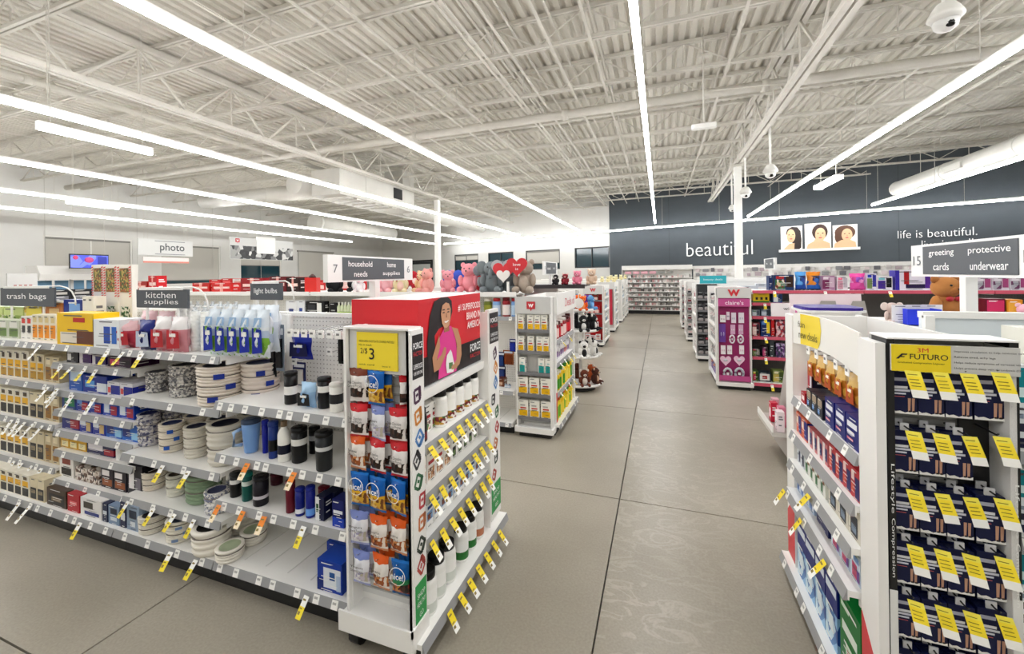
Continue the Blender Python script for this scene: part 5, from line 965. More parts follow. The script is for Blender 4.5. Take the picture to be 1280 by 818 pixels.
# ------------------------------------------------------------------ plush toys
def plush(loc, rz, s, c, label, ears='round', c2=None, group='plush toys', name='plush_toy', pose='sit', belly=None, bow=None):
    m1 = M(c, .95, noise=14); m2 = M(c2 or c, .95, noise=14); mb = MB()
    if pose == 'sit':
        mb.sph((0, 0, .17*s), (.15*s, .13*s, .18*s), m1, 14, 9); hc = (0, -.02*s, .42*s)
        for q in (-1, 1):
            mb.sph((q*.15*s, -.06*s, .22*s), (.055*s, .06*s, .11*s), m1, 8, 6); mb.sph((q*.12*s, -.16*s, .06*s), (.065*s, .12*s, .06*s), m1, 8, 6)
    else:                                       # lying on its belly
        mb.sph((0, .12*s, .12*s), (.14*s, .22*s, .12*s), m1, 14, 9); hc = (0, -.16*s, .17*s)
        for q in (-1, 1):
            mb.sph((q*.15*s, -.1*s, .05*s), (.055*s, .12*s, .05*s), m1, 8, 6); mb.sph((q*.14*s, .3*s, .05*s), (.06*s, .1*s, .05*s), m1, 8, 6)
    mb.sph(hc, (.145*s, .13*s, .13*s), m1, 14, 9)
    o = ob(name, mb, None, loc, (0, 0, rz), label, 'plush toy', group)
    for q in (-1, 1):
        if ears == 'round': ob('ear', MB().sph((hc[0]+q*.115*s, hc[1]+.01*s, hc[2]+.10*s), (.05*s, .03*s, .05*s), m2, 8, 6), o)
        elif ears == 'long': ob('ear', MB().sph((hc[0]+q*.07*s, hc[1], hc[2]+.2*s), (.035*s, .025*s, .12*s), m2, 8, 6), o)
        elif ears == 'big': ob('ear', MB().sph((hc[0]+q*.18*s, hc[1]+.0*s, hc[2]+.03*s), (.1*s, .025*s, .11*s), m2, 8, 6), o)
        ob('eye', MB().sph((hc[0]+q*.05*s, hc[1]-.115*s, hc[2]+.03*s), .014*s, BLK, 6, 5), o)
    if ears == 'big': ob('trunk', MB().tube([(0, hc[1]-.11*s, hc[2]-.02*s), (0, hc[1]-.17*s, hc[2]-.08*s), (0, hc[1]-.18*s, hc[2]-.17*s)], .03*s, m1, 8), o)
    else:
        ob('muzzle', MB().sph((hc[0], hc[1]-.11*s, hc[2]-.03*s), (.06*s, .05*s, .045*s), m2, 8, 6), o); ob('nose', MB().sph((hc[0], hc[1]-.16*s, hc[2]-.015*s), .016*s, M('#3a2420'), 6, 5), o)
    if belly: ob('belly_patch', MB().sph((0, -.07*s, .17*s), (.1*s, .075*s, .13*s), M(belly, .95, noise=14), 10, 7), o)
    if bow:
        b = ob('bow', MB().sph((-.05*s, hc[1]-.1*s, hc[2]-.13*s), (.05*s, .02*s, .03*s), M(bow, .6), 8, 5).sph((.05*s, hc[1]-.1*s, hc[2]-.13*s), (.05*s, .02*s, .03*s), M(bow, .6), 8, 5), o)
    return o
TOP2 = 1.386; tp = empty('display_shelf', 'white flat shelf on the second gondola top carrying plush toys', 'shelf', (-1.38, G2Y+.12, 1.386))
ob('board', MB().box(-2.7, 0, 0, .62, 0, .012, WHT), tp); ob('front_edge', MB().box(-2.7, 0, -.004, 0, -.02, .03, WHT), tp); TZ = 1.399
def top_at(u, v=372, y=4.2): return at(u, v, Y=y).x
for u, s, c, ears, pose, c2, belly, lab, rz in ((424, .50, '#16161a', 'round', 'sit', None, None, 'black plush toy seated under aisle sign seven', .9), (440, .50, '#1a1a1e', 'round', 'sit', None, '#f0eeee', 'black and white plush under aisle sign seven', .4), (456, .36, '#f0e6e8', 'round', 'sit', '#e8a0ac', '#f6f0f0', 'small white and pink plush beside the black ones', .3), (489, .46, '#f0b6be', 'round', 'sit', '#e88f9c', None, 'pale pink plush nearest the aisle sign', .2), (507, .46, '#e8dcb4', 'round', 'sit', '#d8e0c0', '#f0c8c0', 'cream floral plush behind the red advert box', .3), (524, .46, '#ecc8a0', 'round', 'sit', None, None, 'peach plush beside the cream one', -.2), (540, .5, '#e8a49c', 'round', 'sit', None, None, 'salmon pink plush behind the red advert box', -.4), (556, .46, '#eaa0aa', 'round', 'sit', None, None, 'rose pink plush behind the red advert box', .5),
        (583, .60, '#f09aa4', 'round', 'sit', None, None, 'pink plush bear sitting tallest', .1), (604, .54, '#8b9094', 'big', 'sit', None, None, 'pale grey plush elephant by the pink bear', .7), (619, .62, '#7c8488', 'big', 'sit', None, None, 'grey plush elephant by the heart sign', .2), (634, .60, '#747c80', 'big', 'sit', None, None, 'darker grey plush elephant under the heart sign', -.1), (660, .62, '#a89a8c', 'round', 'sit', None, '#b8aa9c', 'shaggy taupe plush bear on the deals rack end', 0)):
    plush((top_at(u), 4.12 + (.16 if ('tall' in lab or 'darker' in lab or 'peach' in lab or 'rose' in lab or 'pale grey' in lab or 'black and white' in lab) else 0), TZ), rz, s, c, lab, ears, c2, 'plush toys on the second gondola', 'plush_toy', pose, belly)
for u, c, lab in ((502, '#a81c2c', 'red plush heart behind the cream plush'), (520, '#b42030', 'crimson plush heart between cream and salmon plush'), (566, '#3a5ac8', 'blue plush heart beside the pink bear'), (600, '#9a1a28', 'dark red plush heart behind the grey elephants')):
    x = top_at(u, 372, 4.45); o = ob('plush_heart', MB().sph((-.06, 0, .16), (.085, .06, .1), M(c, .9), 10, 7).sph((.06, 0, .16), (.085, .06, .1), M(c, .9), 10, 7).sph((0, 0, .09), (.09, .055, .09), M(c, .9), 10, 7), None, (x, 4.48, TZ), label=lab, cat='plush toy', group='plush hearts')
    ob('stitched_patch', MB().sph((0, -.05, .13), (.04, .02, .04), M('#f0d8d4'), 8, 5), o)
# valentine goods and baskets over the left shelves
rb = at(388, 345, Y=4.1)
o = ob('gift_bag', MB().box(-.075, .075, 0, .11, 0, .19, M('#d8261f', .4)), None, (rb.x, 4.1, TZ), (0, 0, .35), 'plain red gift bag left of aisle sign seven', 'bag'); ob('tissue', MB().lathe([(.05, .19), (.04, .215), (.01, .24)], M('#3c1c18'), 7, (.0, .055, 0)), o)
tp2 = empty('display_shelf', 'white flat shelf on the second gondola top carrying red valentine goods', 'shelf', (-4.1, G2Y+.12, 1.386)); ob('board', MB().box(-4.3, 0, 0, .62, 0, .012, WHT), tp2); ob('front_edge', MB().box(-4.3, 0, -.004, 0, -.02, .03, WHT), tp2)
for u0, u1, vt, c, lab in ((185, 196, 345, '#c8202c', 'red square tin above the kitchen supplies sign'), (166, 184, 352, '#b03a34', 'red and white patterned tin beside the candy stripe bags'), (240, 262, 354, '#c82a26', 'long red valentine carton past the kitchen supplies sign'), (264, 290, 354, '#d23030', 'wide red valentine carton left of the light bulbs sign'), (300, 330, 348, '#a8182a', 'dark red valentine carton behind the light bulbs sign'), (336, 358, 346, '#7c1a26', 'maroon bow trimmed carton right of the light bulbs sign'), (358, 374, 347, '#3a1c1a', 'dark brown chocolate carton beside the red gift bag')):
    row(Fr(0, 0, 0), TZ, 4.1, u0, u1, vt, 1, car(.14, c, ((.1, .4, .9, .6, '#f0d4cc'), (.42, 0, .58, 1, '#e8b0a8'))), 'valentine_box', lab, 'box')
# candy stripe bags standing on the household gondola
for i, (u0, u1, lab) in enumerate(((118, 133, 'first'), (133, 150, 'middle'), (150, 168, 'last'))):
    a, b = at(u0, 360, Y=1.83), at(u1, 360, Y=1.83); zt = at((u0+u1)/2, 331, Y=1.83).z; w = b.x-a.x
    e = ob('candy_bag', MB().hexa([(-w*.4, 0, 0), (w*.4, 0, 0), (w*.4, .025, 0), (-w*.4, .025, 0), (-w*.5, -.01, zt-1.192), (w*.5, -.01, zt-1.192), (w*.5, .03, zt-1.192), (-w*.5, .03, zt-1.192)], M('#f1efe8', .5)), None, ((a.x+b.x)/2, 1.825, 1.192), (0, 0, 0), '%s of three tall candy stripe bags above the yellow carton' % lab, 'bag', 'tall candy stripe bags')
    hh = zt-1.192; ob('printed_picture', MB().face([(-w*.3, -.0115, hh*.62), (w*.3, -.0115, hh*.62), (w*.32, -.0125, hh*.95), (-w*.32, -.0125, hh*.95)], busy(('#6a7a2a', '#a8642a', '#4a5a1c', '#c8b46a'), 70)), e)
    ob('printed_leaf', MB().face([(-w*.3, -.004, hh*.06), (w*.3, -.004, hh*.06), (w*.3, -.0085, hh*.42), (-w*.3, -.0085, hh*.42)], busy(('#3f8a4a', '#e8efe4', '#26683a', '#f4f4ee'), 60)), e)
    for q in (-1, 1):
        m_ = MB()
        for k in range(12):
            t0, t1 = .55+k*.036, .55+(k+.5)*.036; yy = lambda t: -.013-.0*t
            m_.face([(q*w*.4-w*.07, yy(t0), hh*t0), (q*w*.4+w*.07, yy(t0), hh*(t0+.012)), (q*w*.4+w*.07, yy(t1), hh*(t1+.012)), (q*w*.4-w*.07, yy(t1), hh*t1)], M('#d84a44'))
        ob('candy_stripe', m_, e)
# heart sign on a post
p = at(640, 374, Y=4.1); e = empty('heart_sign', 'red and white heart shaped sign on a post above the plush toys', 'sign', (p.x, 3.985, TZ))
zs = at(640, 352, Y=4.1).z - TZ; ob('sign_post', MB().box(-.012, .012, -.01, .01, 0, zs, WHT), e)
def heart(cx_, cz_, s): return [(cx_ + s*.0625*16*math.sin(t)**3/1.0*.06, cz_ + s*.06*(13*math.cos(t)-5*math.cos(2*t)-2*math.cos(3*t)-math.cos(4*t))*.06) for t in [2*PI*i/28 for i in range(28)]][::-1]
for nm, dx, dz, s, c, y in (('grey_heart', -.07, .17, 1.55, '#b4b8bc', .004), ('red_heart', -.06, .14, 1.4, '#d8313a', -.002), ('white_heart', -.06, .08, .9, '#f4efec', -.008), ('small_heart', .13, .2, 1.35, '#d42832', -.012)):
    hp = heart(dx*.8, dz*.8+zs, s*1.4); ob(nm, MB().prism(hp, y-.005, y, M(c, .45), 'y'), e)
txt('love', e, (.104, -.0185, zs+.175), .08, .03, '#ffffff'); txt('is', e, (.104, -.0185, zs+.13), .03, .024, '#ffffff')
# ------------------------------------------------------------------ round plush stand
SX_, SY_ = -1.06, 5.72; e = empty('plush_stand', 'round tiered stand of small plush animals behind the Deals endcap', 'stand', (SX_, SY_, 0))
ob('stand_post', MB().tube([(0, 0, .03), (0, 0, 1.28)], .022, WHT, 10), e)
for z, r in ((.07, .30), (.45, .28), (.80, .26), (1.08, .22)): ob('tray', MB().lathe([(.02, z), (r*.96, z), (r, z+.005), (r, z+.035), (r*.97, z+.035), (r*.96, z+.008), (.02, z+.008)], WHT, 28), e)
ob('foot', MB().lathe([(.2, 0), (.2, .03), (.03, .06)], BLK, 20), e)
TI = {0: ('brown', [('#5a2e1c', '#e8ddd0'), ('#6a3420', '#efe4d8'), ('#4a2418', '#d8b090'), ('#c05a2a', '#f0e6da')]), 1: ('white and black', [('#e8e6e2', '#1a1a1c'), ('#f0eeea', '#161618')]), 2: ('black and white', [('#19191c', '#efece8'), ('#141416', '#e8e6e2')]), 3: ('bright', [('#5a2a90', '#7a4ab0'), ('#e8621e', '#f09a50'), ('#5a9ad0', '#8fc0e8')])}
for ti, (z, r) in enumerate(((.08, .2), (.46, .19), (.81, .18), (1.09, .15))):
    for k in range(6):
        a = -2.2 + k*2*PI/6; cc = TI[ti][1][k % len(TI[ti][1])]
        plush((SX_+r*math.cos(a), SY_+r*math.sin(a), z), a+PI/2, .40 if ti < 3 else .36, cc[0], '%s plush on the %s tray of the round stand, spot %s' % (TI[ti][0], ('lowest', 'second', 'third', 'top')[ti], ORD[k]), 'round', cc[1], 'small plush animals on the round stand', belly=cc[1])
# ------------------------------------------------------------------ farther left gondolas
def simple_gondola(y0, x0, x1, top, lab, cols, gl, zs=(.118, .42, .75, 1.05), dark=False, rows=True):
    f = Fr(0, y0, 0); n = max(1, round((x1-x0)/1.2)); w = (x1-x0)/n
    for i in range(n): bay(f, x0+i*w, x0+(i+1)*w, .45, top, '%s, %s bay from the aisle' % (lab, ORD[n-1-i]), (0, zs[0], 0), [(z, .1, 0) for z in zs[1:]], back=M('#e4e3df'), lip=M('#2b2a2a') if dark else None)
    if rows: fill(f, x0+.05, x1-.05, .14, zs[-1], cols, (.12, .2), 'shelf_item', gl + ' on the upper shelf', 'box', gl, (.12, .2), 'carton', .12)
simple_gondola(6.3, -4.6, -1.6, 1.36, 'third row gondola behind the round plush stand', [('#c8323c', '#f0d8d4', '#e8e4e0'), ('#e8e4e0', '#b0404a', '#d8d4d0')], 'red and white carton on the third row')
d3 = empty('display_shelf', 'dark flat shelf on the third gondola carrying plush toys', 'shelf', (-1.1, 6.4, 1.39)); ob('board', MB().box(-2.0, 0, 0, .5, 0, .025, M('#3a3032')), d3); ob('front_edge', MB().box(-2.0, 0, -.006, 0, -.03, .03, M('#2a2426')), d3)
for u, s, c, c2, lab in ((695, .3, '#2a2628', '#e8e4e2', 'small black and white plush on the dark shelf'), (707, .32, '#8c2430', '#e0b0a8', 'small dark red plush on the dark shelf'), (703, .26, '#d8d2ce', '#2c2828', 'small pale plush at the back of the dark shelf'), (722, .4, '#e888a0', '#f0b0c0', 'bright pink plush on the dark shelf'), (740, .44, '#d8bca4', '#e8d4c4', 'beige plush at the aisle end of the dark shelf')):
    plush((at(u, 362, Y=6.55).x, 6.55 + (.15 if u == 703 else 0), 1.416), 0, s, c, lab, 'round', c2, 'plush toys on the dark shelf')
for (y0, top, lab, gl, cols, header) in ((9.07, 1.32, 'red lined rack', 'fourth', [('#e8e6e2', '#8fb0c8', '#d8d4ce')], None), (11.4, 1.34, 'magenta lettered rack', 'fifth', [('#e8e6e2', '#c8a0a8', '#d8d4ce')], None), (13.6, 1.36, 'pale yellow topped rack', 'sixth', [('#f0eeda', '#e8dc8a', '#d8d4ce')], None), (15.2, 1.36, 'last white rack', 'seventh', [('#f0eeea', '#d8dce0', '#c8c4ce')], None)):
    simple_gondola(y0, -4.4, -1.6, top, gl + ' row gondola along the far left side', cols, 'pale carton on the %s row' % gl)
    f = Fr(-1.58, y0-.11, 0); e = rack(f, .42, .1, top, {'fourth': 'rack with red back and script logo', 'fifth': 'rack with magenta lettered panel', 'sixth': 'rack with pale yellow goods on top', 'seventh': 'plain white rack nearest the cosmetics wall'}[gl] + ' on the %s left row' % gl, (1.0, .72, .42, .14) if gl == 'fourth' else (), '#b81f28' if gl == 'fourth' else '#e9e8e6', header=(top-.18, top, '#dcdbd9'))
    if gl == 'fourth':
        logo(e, .21, -.007, top-.09, .13, False)
        for z, c in ((1.0, '#6a4a2a'), (.72, '#c82834'), (.42, '#f0eeee'), (.14, '#f2f0f0')): fill(f, .03, .39, .02, z, [(c, '#e8d0c8', '#a82030')], (.1, .16), 'choc_box', 'valentine carton at height %.2f of the red rack' % z if 0 else {1.0: 'brown', .72: 'red', .42: 'white', .14: 'white and red'}[z] + ' carton on the %s shelf of the red rack' % {1.0: 'top', .72: 'second', .42: 'third', .14: 'lowest'}[z], 'box', 'cartons on the red rack', (.08, .11), 'carton', .06)
    if gl == 'fifth':
        pn = ob('lettered_panel', MB().box(.05, .37, -.012, -.004, .2, 1.15, M('#b8203c')), e)
        for k in range(5): txt(('CANDY', 'LOVE', 'SWEET', 'GIFTS', 'HEARTS')[k], pn, (.21, -.0135, .32+k*.18), .12, .1, '#f0c8cc', spin=PI/2)
    # aisle face of that endcap
    f2 = Fr(-1.14, y0, PI/2); e2 = empty('endcap_shelf', 'white endcap at the aisle end of the %s left row' % gl, 'shelving', f2.w(0, 0), PI/2, 'far left endcaps')
    ob('back_panel', MB().box(0, .9, .3, .32, .06, top, WHT), e2)
    for x in (0, .87): ob('side_panel', MB().box(x, x+.03, 0, .3, .06, top, WHT), e2)
    for z in (1.05, .78, .5, .12): ob('shelf', MB().box(.03, .87, .0, .3, z-.03, z, WHT), e2)
    ob('kick_plate', MB().box(.02, .88, .03, .05, 0, .06, BLK), e2)
    for z in (1.05, .78, .5, .12): fill(f2, .05, .86, .03, z, [('#e8ecee', '#6f9ac0', '#f2f2f0'), ('#f0eeea', '#c8b48a', '#8fb0a0')], (.14, .2), 'shelf_item', '%s endcap goods on the %s shelf of the %s left row' % ('pale', {1.05: 'top', .78: 'second', .5: 'third', .12: 'lowest'}[z], gl), 'box', 'goods on far left endcaps', (.09, .13), 'carton', .1)
    if gl != 'fourth':
        for k in range(3): plush((-1.5+.16*k, y0+.1, top+.002), 0, .28, '#efe4b0', '%s pale yellow plush atop the %s left row' % (ORD[k], gl), 'round', '#f4ecd0', 'pale yellow plush toys')
# small far aisle sign over the white boxes
ps = at(712, 343, Y=6.7); aisle_sign(-1.75, (6.35, 7.25), 1, at(712, 343, X=-1.75).z, at(712, 331, X=-1.75).z + .02, 1.36, '9', '8', ('seasonal', ''), ('candy', ''), 'far aisle sign reading seasonal and candy')
# ------------------------------------------------------------------ right side: toy gondola, jewellery rack, farther racks
R2Y = 6.2; R2 = Fr(0, R2Y, 0); PINK = M('#c2445c', .45)
CL = Fr(.72, R2Y, 0); e = rack(CL, .41, .09, 1.372, 'magenta jewellery rack with script logo header', (), '#b04480', header=(1.235, 1.372, '#dedddb'))
logo(e, .205, -.007, 1.305, .15, False)
pb = ob('brand_panel', MB().box(.016, .394, -.002, .012, 1.12, 1.225, M('#c04c8c', .4)), e); txt("claire's", pb, (.21, -.0035, 1.172), .22, .055, '#f8e4f0', bold=.01)
ob('lower_panel', MB().box(.016, .394, -.002, .012, .12, .19, M('#c04c8c', .4)), e)
def jcard(w, h, card, gem, shape='card'):
    if shape == 'heart':
        m = MB().prism([(x, z+h*.5) for x, z in [(w/2*math.sin(t)**3, h*.034*(13*math.cos(t)-5*math.cos(2*t)-2*math.cos(3*t)-math.cos(4*t))) for t in [2*PI*i/20 for i in range(20)]]][::-1], -.004, 0, M(card), 'y')
        return m.mesh('jewellery_card'), [('jewel', MB().sph((0, -.006, h*.5), (w*.2, .006, h*.14), M(gem, .3, .3), 8, 5).mesh('jewel'))]
    if shape == 'ring':
        return MB().tube([(w*.36*math.cos(a), -.012, h*.5+h*.4*math.sin(a)) for a in [2*PI*i/16 for i in range(17)]], w*.13, M(card, .4), 6).mesh('hair_tie'), [('ring_tag', MB().box(-w*.12, w*.12, -.03, -.022, h*.4, h*.6, M(gem)).mesh('ring_tag'))]
    return MB().box(-w/2, w/2, -.003, 0, 0, h, M(card)).mesh('jewellery_card'), [('jewel', MB().sph((-w*.2, -.005, h*.45), (w*.1, .006, h*.12), M(gem, .3, .3), 8, 5).sph((w*.2, -.005, h*.45), (w*.1, .006, h*.12), M(gem, .3, .3), 8, 5).mesh('jewel'))]
for i, (u0, v0, u1, v1, c, g, sh, lab) in enumerate(((900, 394, 907, 403, '#f2eef0', '#c8a0b8', 'card', 'white earring card, upper row first'), (908, 390, 912, 400, '#ead6e4', '#8a7aa0', 'card', 'narrow pale card, upper row'), (914, 391, 920, 404, '#e8dce8', '#b8b8c8', 'card', 'pale star earring card, upper row third'), (923, 391, 930, 404, '#eae0ea', '#b8b8c8', 'card', 'pale star earring card, upper row last'), (899, 405, 907, 428, '#6a3a9a', '#b0a0d0', 'card', 'purple ribbon card'), (913, 406, 919, 418, '#d8a8c8', '#efeaf0', 'card', 'small pink drop card, middle first'), (923, 406, 929, 418, '#d8a8c8', '#efeaf0', 'card', 'small pink drop card, middle last'), (911, 418, 919, 430, '#efeaf0', '#d8d0dc', 'ring', 'white fluffy hair tie, middle first'), (921, 418, 930, 430, '#efeaf0', '#d8d0dc', 'ring', 'white fluffy hair tie, middle last'), (901, 432, 907, 443, '#f4eef2', '#d8b0c8', 'card', 'white card, lower row first'), (909, 432, 915, 443, '#f4eef2', '#d8b0c8', 'card', 'white card, lower row second'), (924, 432, 930, 443, '#f4eef2', '#d8b0c8', 'card', 'white card, lower row last'), (900, 444, 914, 457, '#f0c8e0', '#d8d8e0', 'heart', 'big pink heart card, first'), (917, 444, 931, 457, '#f0c8e0', '#d8d8e0', 'heart', 'big pink heart card, second'), (903, 459, 916, 475, '#c8ccd4', '#f0f0f4', 'ring', 'silver scrunchie ring, first'), (917, 459, 931, 475, '#c0c6d0', '#f0f0f4', 'ring', 'silver scrunchie ring, second'))):
    hang(Fr(0, 0, 0), R2Y+.05, u0, v0, u1, v1, lambda w, h: jcard(w, h, c, g, sh), 'jewellery_card', lab + ' on the magenta rack', 'jewellery', 'jewellery on the magenta rack')
f2 = Fr(.70, R2Y+.95, -PI/2); e2 = empty('endcap_shelf', 'white endcap beside the magenta jewellery rack', 'shelving', f2.w(0, 0), -PI/2)
ob('back_panel', MB().box(0, .84, .4, .42, .06, 1.37, WHT), e2); ob('wing_panel', MB().box(0, .08, 0, .4, .06, 1.37, WHT), e2); ob('wing_panel', MB().box(.9, .95, 0, .015, .06, 1.37, WHT), e2); ob('kick_plate', MB().box(.02, .93, .03, .05, 0, .06, BLK), e2)
for z in (1.1, .85, .6, .35, .12): ob('shelf', MB().box(.08, .84, .0, .4, z-.03, z, WHT), e2)
for z, l in ((1.1, 'top'), (.85, 'second'), (.6, 'third'), (.35, 'fourth'), (.12, 'lowest')): fill(f2, .1, .83, .03, z, [('#e6e4e2', '#8a8a8c', '#c8a0a0'), ('#4a4a4c', '#d8d4d0', '#b0b0b0')] if z > .2 else [('#5a3a90', '#8a5ab0', '#e8a060')], (.12, .18), 'shelf_item', 'grey white goods on the %s shelf beside the jewellery rack' % l, 'box', 'goods beside the jewellery rack', (.1, .14), 'carton', .1)
# toy gondola
TX = 1.15; tz = (1.335, 1.17, .99, .72, .45, .118)
tb = [bay(R2, TX+i*1.2, TX+(i+1)*1.2, .5, 1.30, lab, (.0, tz[5], 0, [.2, .7]), [(tz[0], .02, 0, [.25, .8])] + ([(z, .08, 0, [.15, .45]) for z in tz[1:5]] if i == 0 else [(.95, .08, 0)]), back=pegboard('#5a5654', '#3a3634'), lip=PINK, group='toy gondola bays') for i, lab in enumerate(('toy gondola bay with pink shelf edges beside the jewellery rack', 'toy gondola bay with pink top shelf, second from the jewellery rack', 'toy gondola bay with pink top shelf, third from the jewellery rack', 'toy gondola bay with pink top shelf, fourth from the jewellery rack', 'toy gondola bay with pink top shelf at the frame edge'))]
Z0 = Fr(0, 0, 0)
def toy(z, u0, u1, vt, base, pr, lab, n=1, y=R2Y+.08, d=.14): row(Z0, z, y, u0, u1, vt, n, car(d, base, pr), 'toy_box', lab, 'toy')
P3 = lambda a, b, c: ((.05, .1, .55, .7, a), (.6, .2, .95, .9, b), (.1, .75, .5, .92, c))
toy(tz[0], 961, 966, 345, '#1f3a70', (), 'thin navy toy box at the end of the pink shelf')
toy(tz[0], 967, 993, 344, '#2a4a78', P3(busy(('#d8c8a8', '#3a7a4a', '#8a3a2a', '#e8e4da'), 30), '#4a3020', '#c83a3a'), 'long navy toy box with figures on the pink shelf')
for u0, u1, c in ((993, 1008, ('#2f62b8', '#6fb4ea', '#1c3a80')), (1007, 1026, ('#3a7ac8', '#e89a2a', '#2a2a5a'))):
    row(Z0, tz[0], R2Y+.12, u0, u1, 340, 1, lambda w, h: bag(w, h, .1, ((0, '#3a1c3c'), (.1, c[0]), (.3, busy(c, 18)), (.8, c[1]))), 'toy_bag', 'shiny blue toy gift bag, %s of two' % ('first' if u0 < 1000 else 'second'), 'toy')
toy(tz[0], 1027, 1044, 345, '#b48aa8', P3('#8a3a6a', '#d8c0d0', '#f0e4ec'), 'mauve doll box on the pink shelf')
toy(tz[0], 1046, 1060, 346, '#ece6ea', P3('#d8a8b8', '#c8c0c8', '#e87a9a'), 'white and pink doll box on the pink shelf')
row(Z0, tz[0], R2Y+.12, 1061, 1082, 342, 1, lambda w, h: bag(w, h, .12, ((0, '#c83a9a'), (.1, '#e86ab8'), (.4, busy(('#f0a8d8', '#d848a0', '#a85ac8'), 20)), (.8, '#f05ab0'))), 'toy_bag', 'round bright pink toy pack on the pink shelf', 'toy')
toy(tz[0], 1083, 1096, 342, '#e6e2ee', P3('#8aa06a', '#4a4ab0', '#3a52c8'), 'white toy box with blue lettering'); toy(tz[0], 1096, 1116, 346, '#e8e4ea', P3('#5a3aa0', '#1c1c22', '#8fd0d8'), 'white and black vehicle toy box')
toy(tz[0], 1118, 1164, 338, '#e9e4ee', ((0, 0, .12, 1, '#4a3ab0'), (.25, .3, .4, .95, '#b82430'), (.3, .1, .85, .3, '#3a2a5a'), (.85, .1, 1, .8, '#6a3aa0')), 'large pale toy box picturing a red figure')
toy(tz[0], 1168, 1200, 345, '#e4e2e6', ((.1, .5, .4, .95, '#2f52b8'), (.5, .1, .9, .6, '#c8b8a0')), 'pale toy box behind the teddy bear')
toy(tz[0], 1218, 1285, 347, '#d8d0d8', P3(busy(('#7a3a6a', '#b8b8c0', '#3a3a6a'), 25), '#b05a8a', '#e8e4ea'), 'mauve grey toy box right of the aisle sign post', 3)
toy(tz[1], 941, 962, 367, '#ecd32c', ((.15, .3, .3, .6, '#2a2a2a'), (.45, .3, .6, .6, '#2a2a2a'), (.75, .3, .9, .6, '#2a2a2a'), (.0, .0, 1, .18, '#4a8a3a')), 'yellow toy bus box')
toy(tz[1], 966, 978, 368, '#3a6aa8', P3('#e8eef2', '#2a4a80', '#8fb8e0'), 'blue toy box beside the yellow bus')
toy(tz[2], 940, 950, 388, '#8f9aa4', P3('#c8d0d8', '#5a6470', '#4a8a5a'), 'grey green toy box on the second toy shelf'); toy(tz[2], 951, 964, 387, '#5a6a7c', P3('#b8c4d0', '#3a4450', '#8a94a0'), 'steel grey toy box on the second toy shelf')
toy(tz[3], 940, 950, 404, '#8a3a44', P3('#e8d0cc', '#3a2a3a', '#c86a7a'), 'dark rose toy box on the third toy shelf'); toy(tz[3], 951, 963, 401, '#27508f', P3('#1c3a70', '#ecd32c', '#6aa0d8'), 'deep blue toy box with yellow star'); toy(tz[3], 964, 968, 398, '#c8242c', (), 'thin red toy box beside the blue one'); toy(tz[3], 970, 981, 400, busy(('#b83a4a', '#e8c8cc', '#6a2a4a'), 30), (), 'red patterned toy box on the third toy shelf')
toy(tz[4], 940, 950, 436, '#3a3a3c', P3('#7a8a5a', '#a8a49a', '#c83a5a'), 'charcoal toy box on the fourth toy shelf'); toy(tz[4], 953, 960, 434, '#4a2a44', P3('#c85a8a', '#2a1a2a', '#8a4a7a'), 'plum toy box on the fourth toy shelf'); toy(tz[4], 962, 968, 420, '#4a5256', (), 'tall slate toy box standing on the fourth toy shelf'); toy(tz[4], 970, 981, 430, busy(('#7a4a8a', '#3a3a5a', '#c8b8d8'), 40), (), 'violet patterned toy box on the fourth toy shelf')
toy(tz[5], 941, 948, 464, '#5a7a3a', P3('#c84a6a', '#3a5a2a', '#e8d04a'), 'green toy box on the toy deck'); toy(tz[5], 948, 964, 466, '#3a4a54', ((.1, .15, .9, .85, '#eae8e4'), (.3, .3, .7, .65, '#b03a3a')), 'framed toy box with red crab picture'); toy(tz[5], 966, 980, 464, '#8a9a5a', P3('#c8b86a', '#5a6a3a', '#e8e0c0'), 'olive toy box on the toy deck')
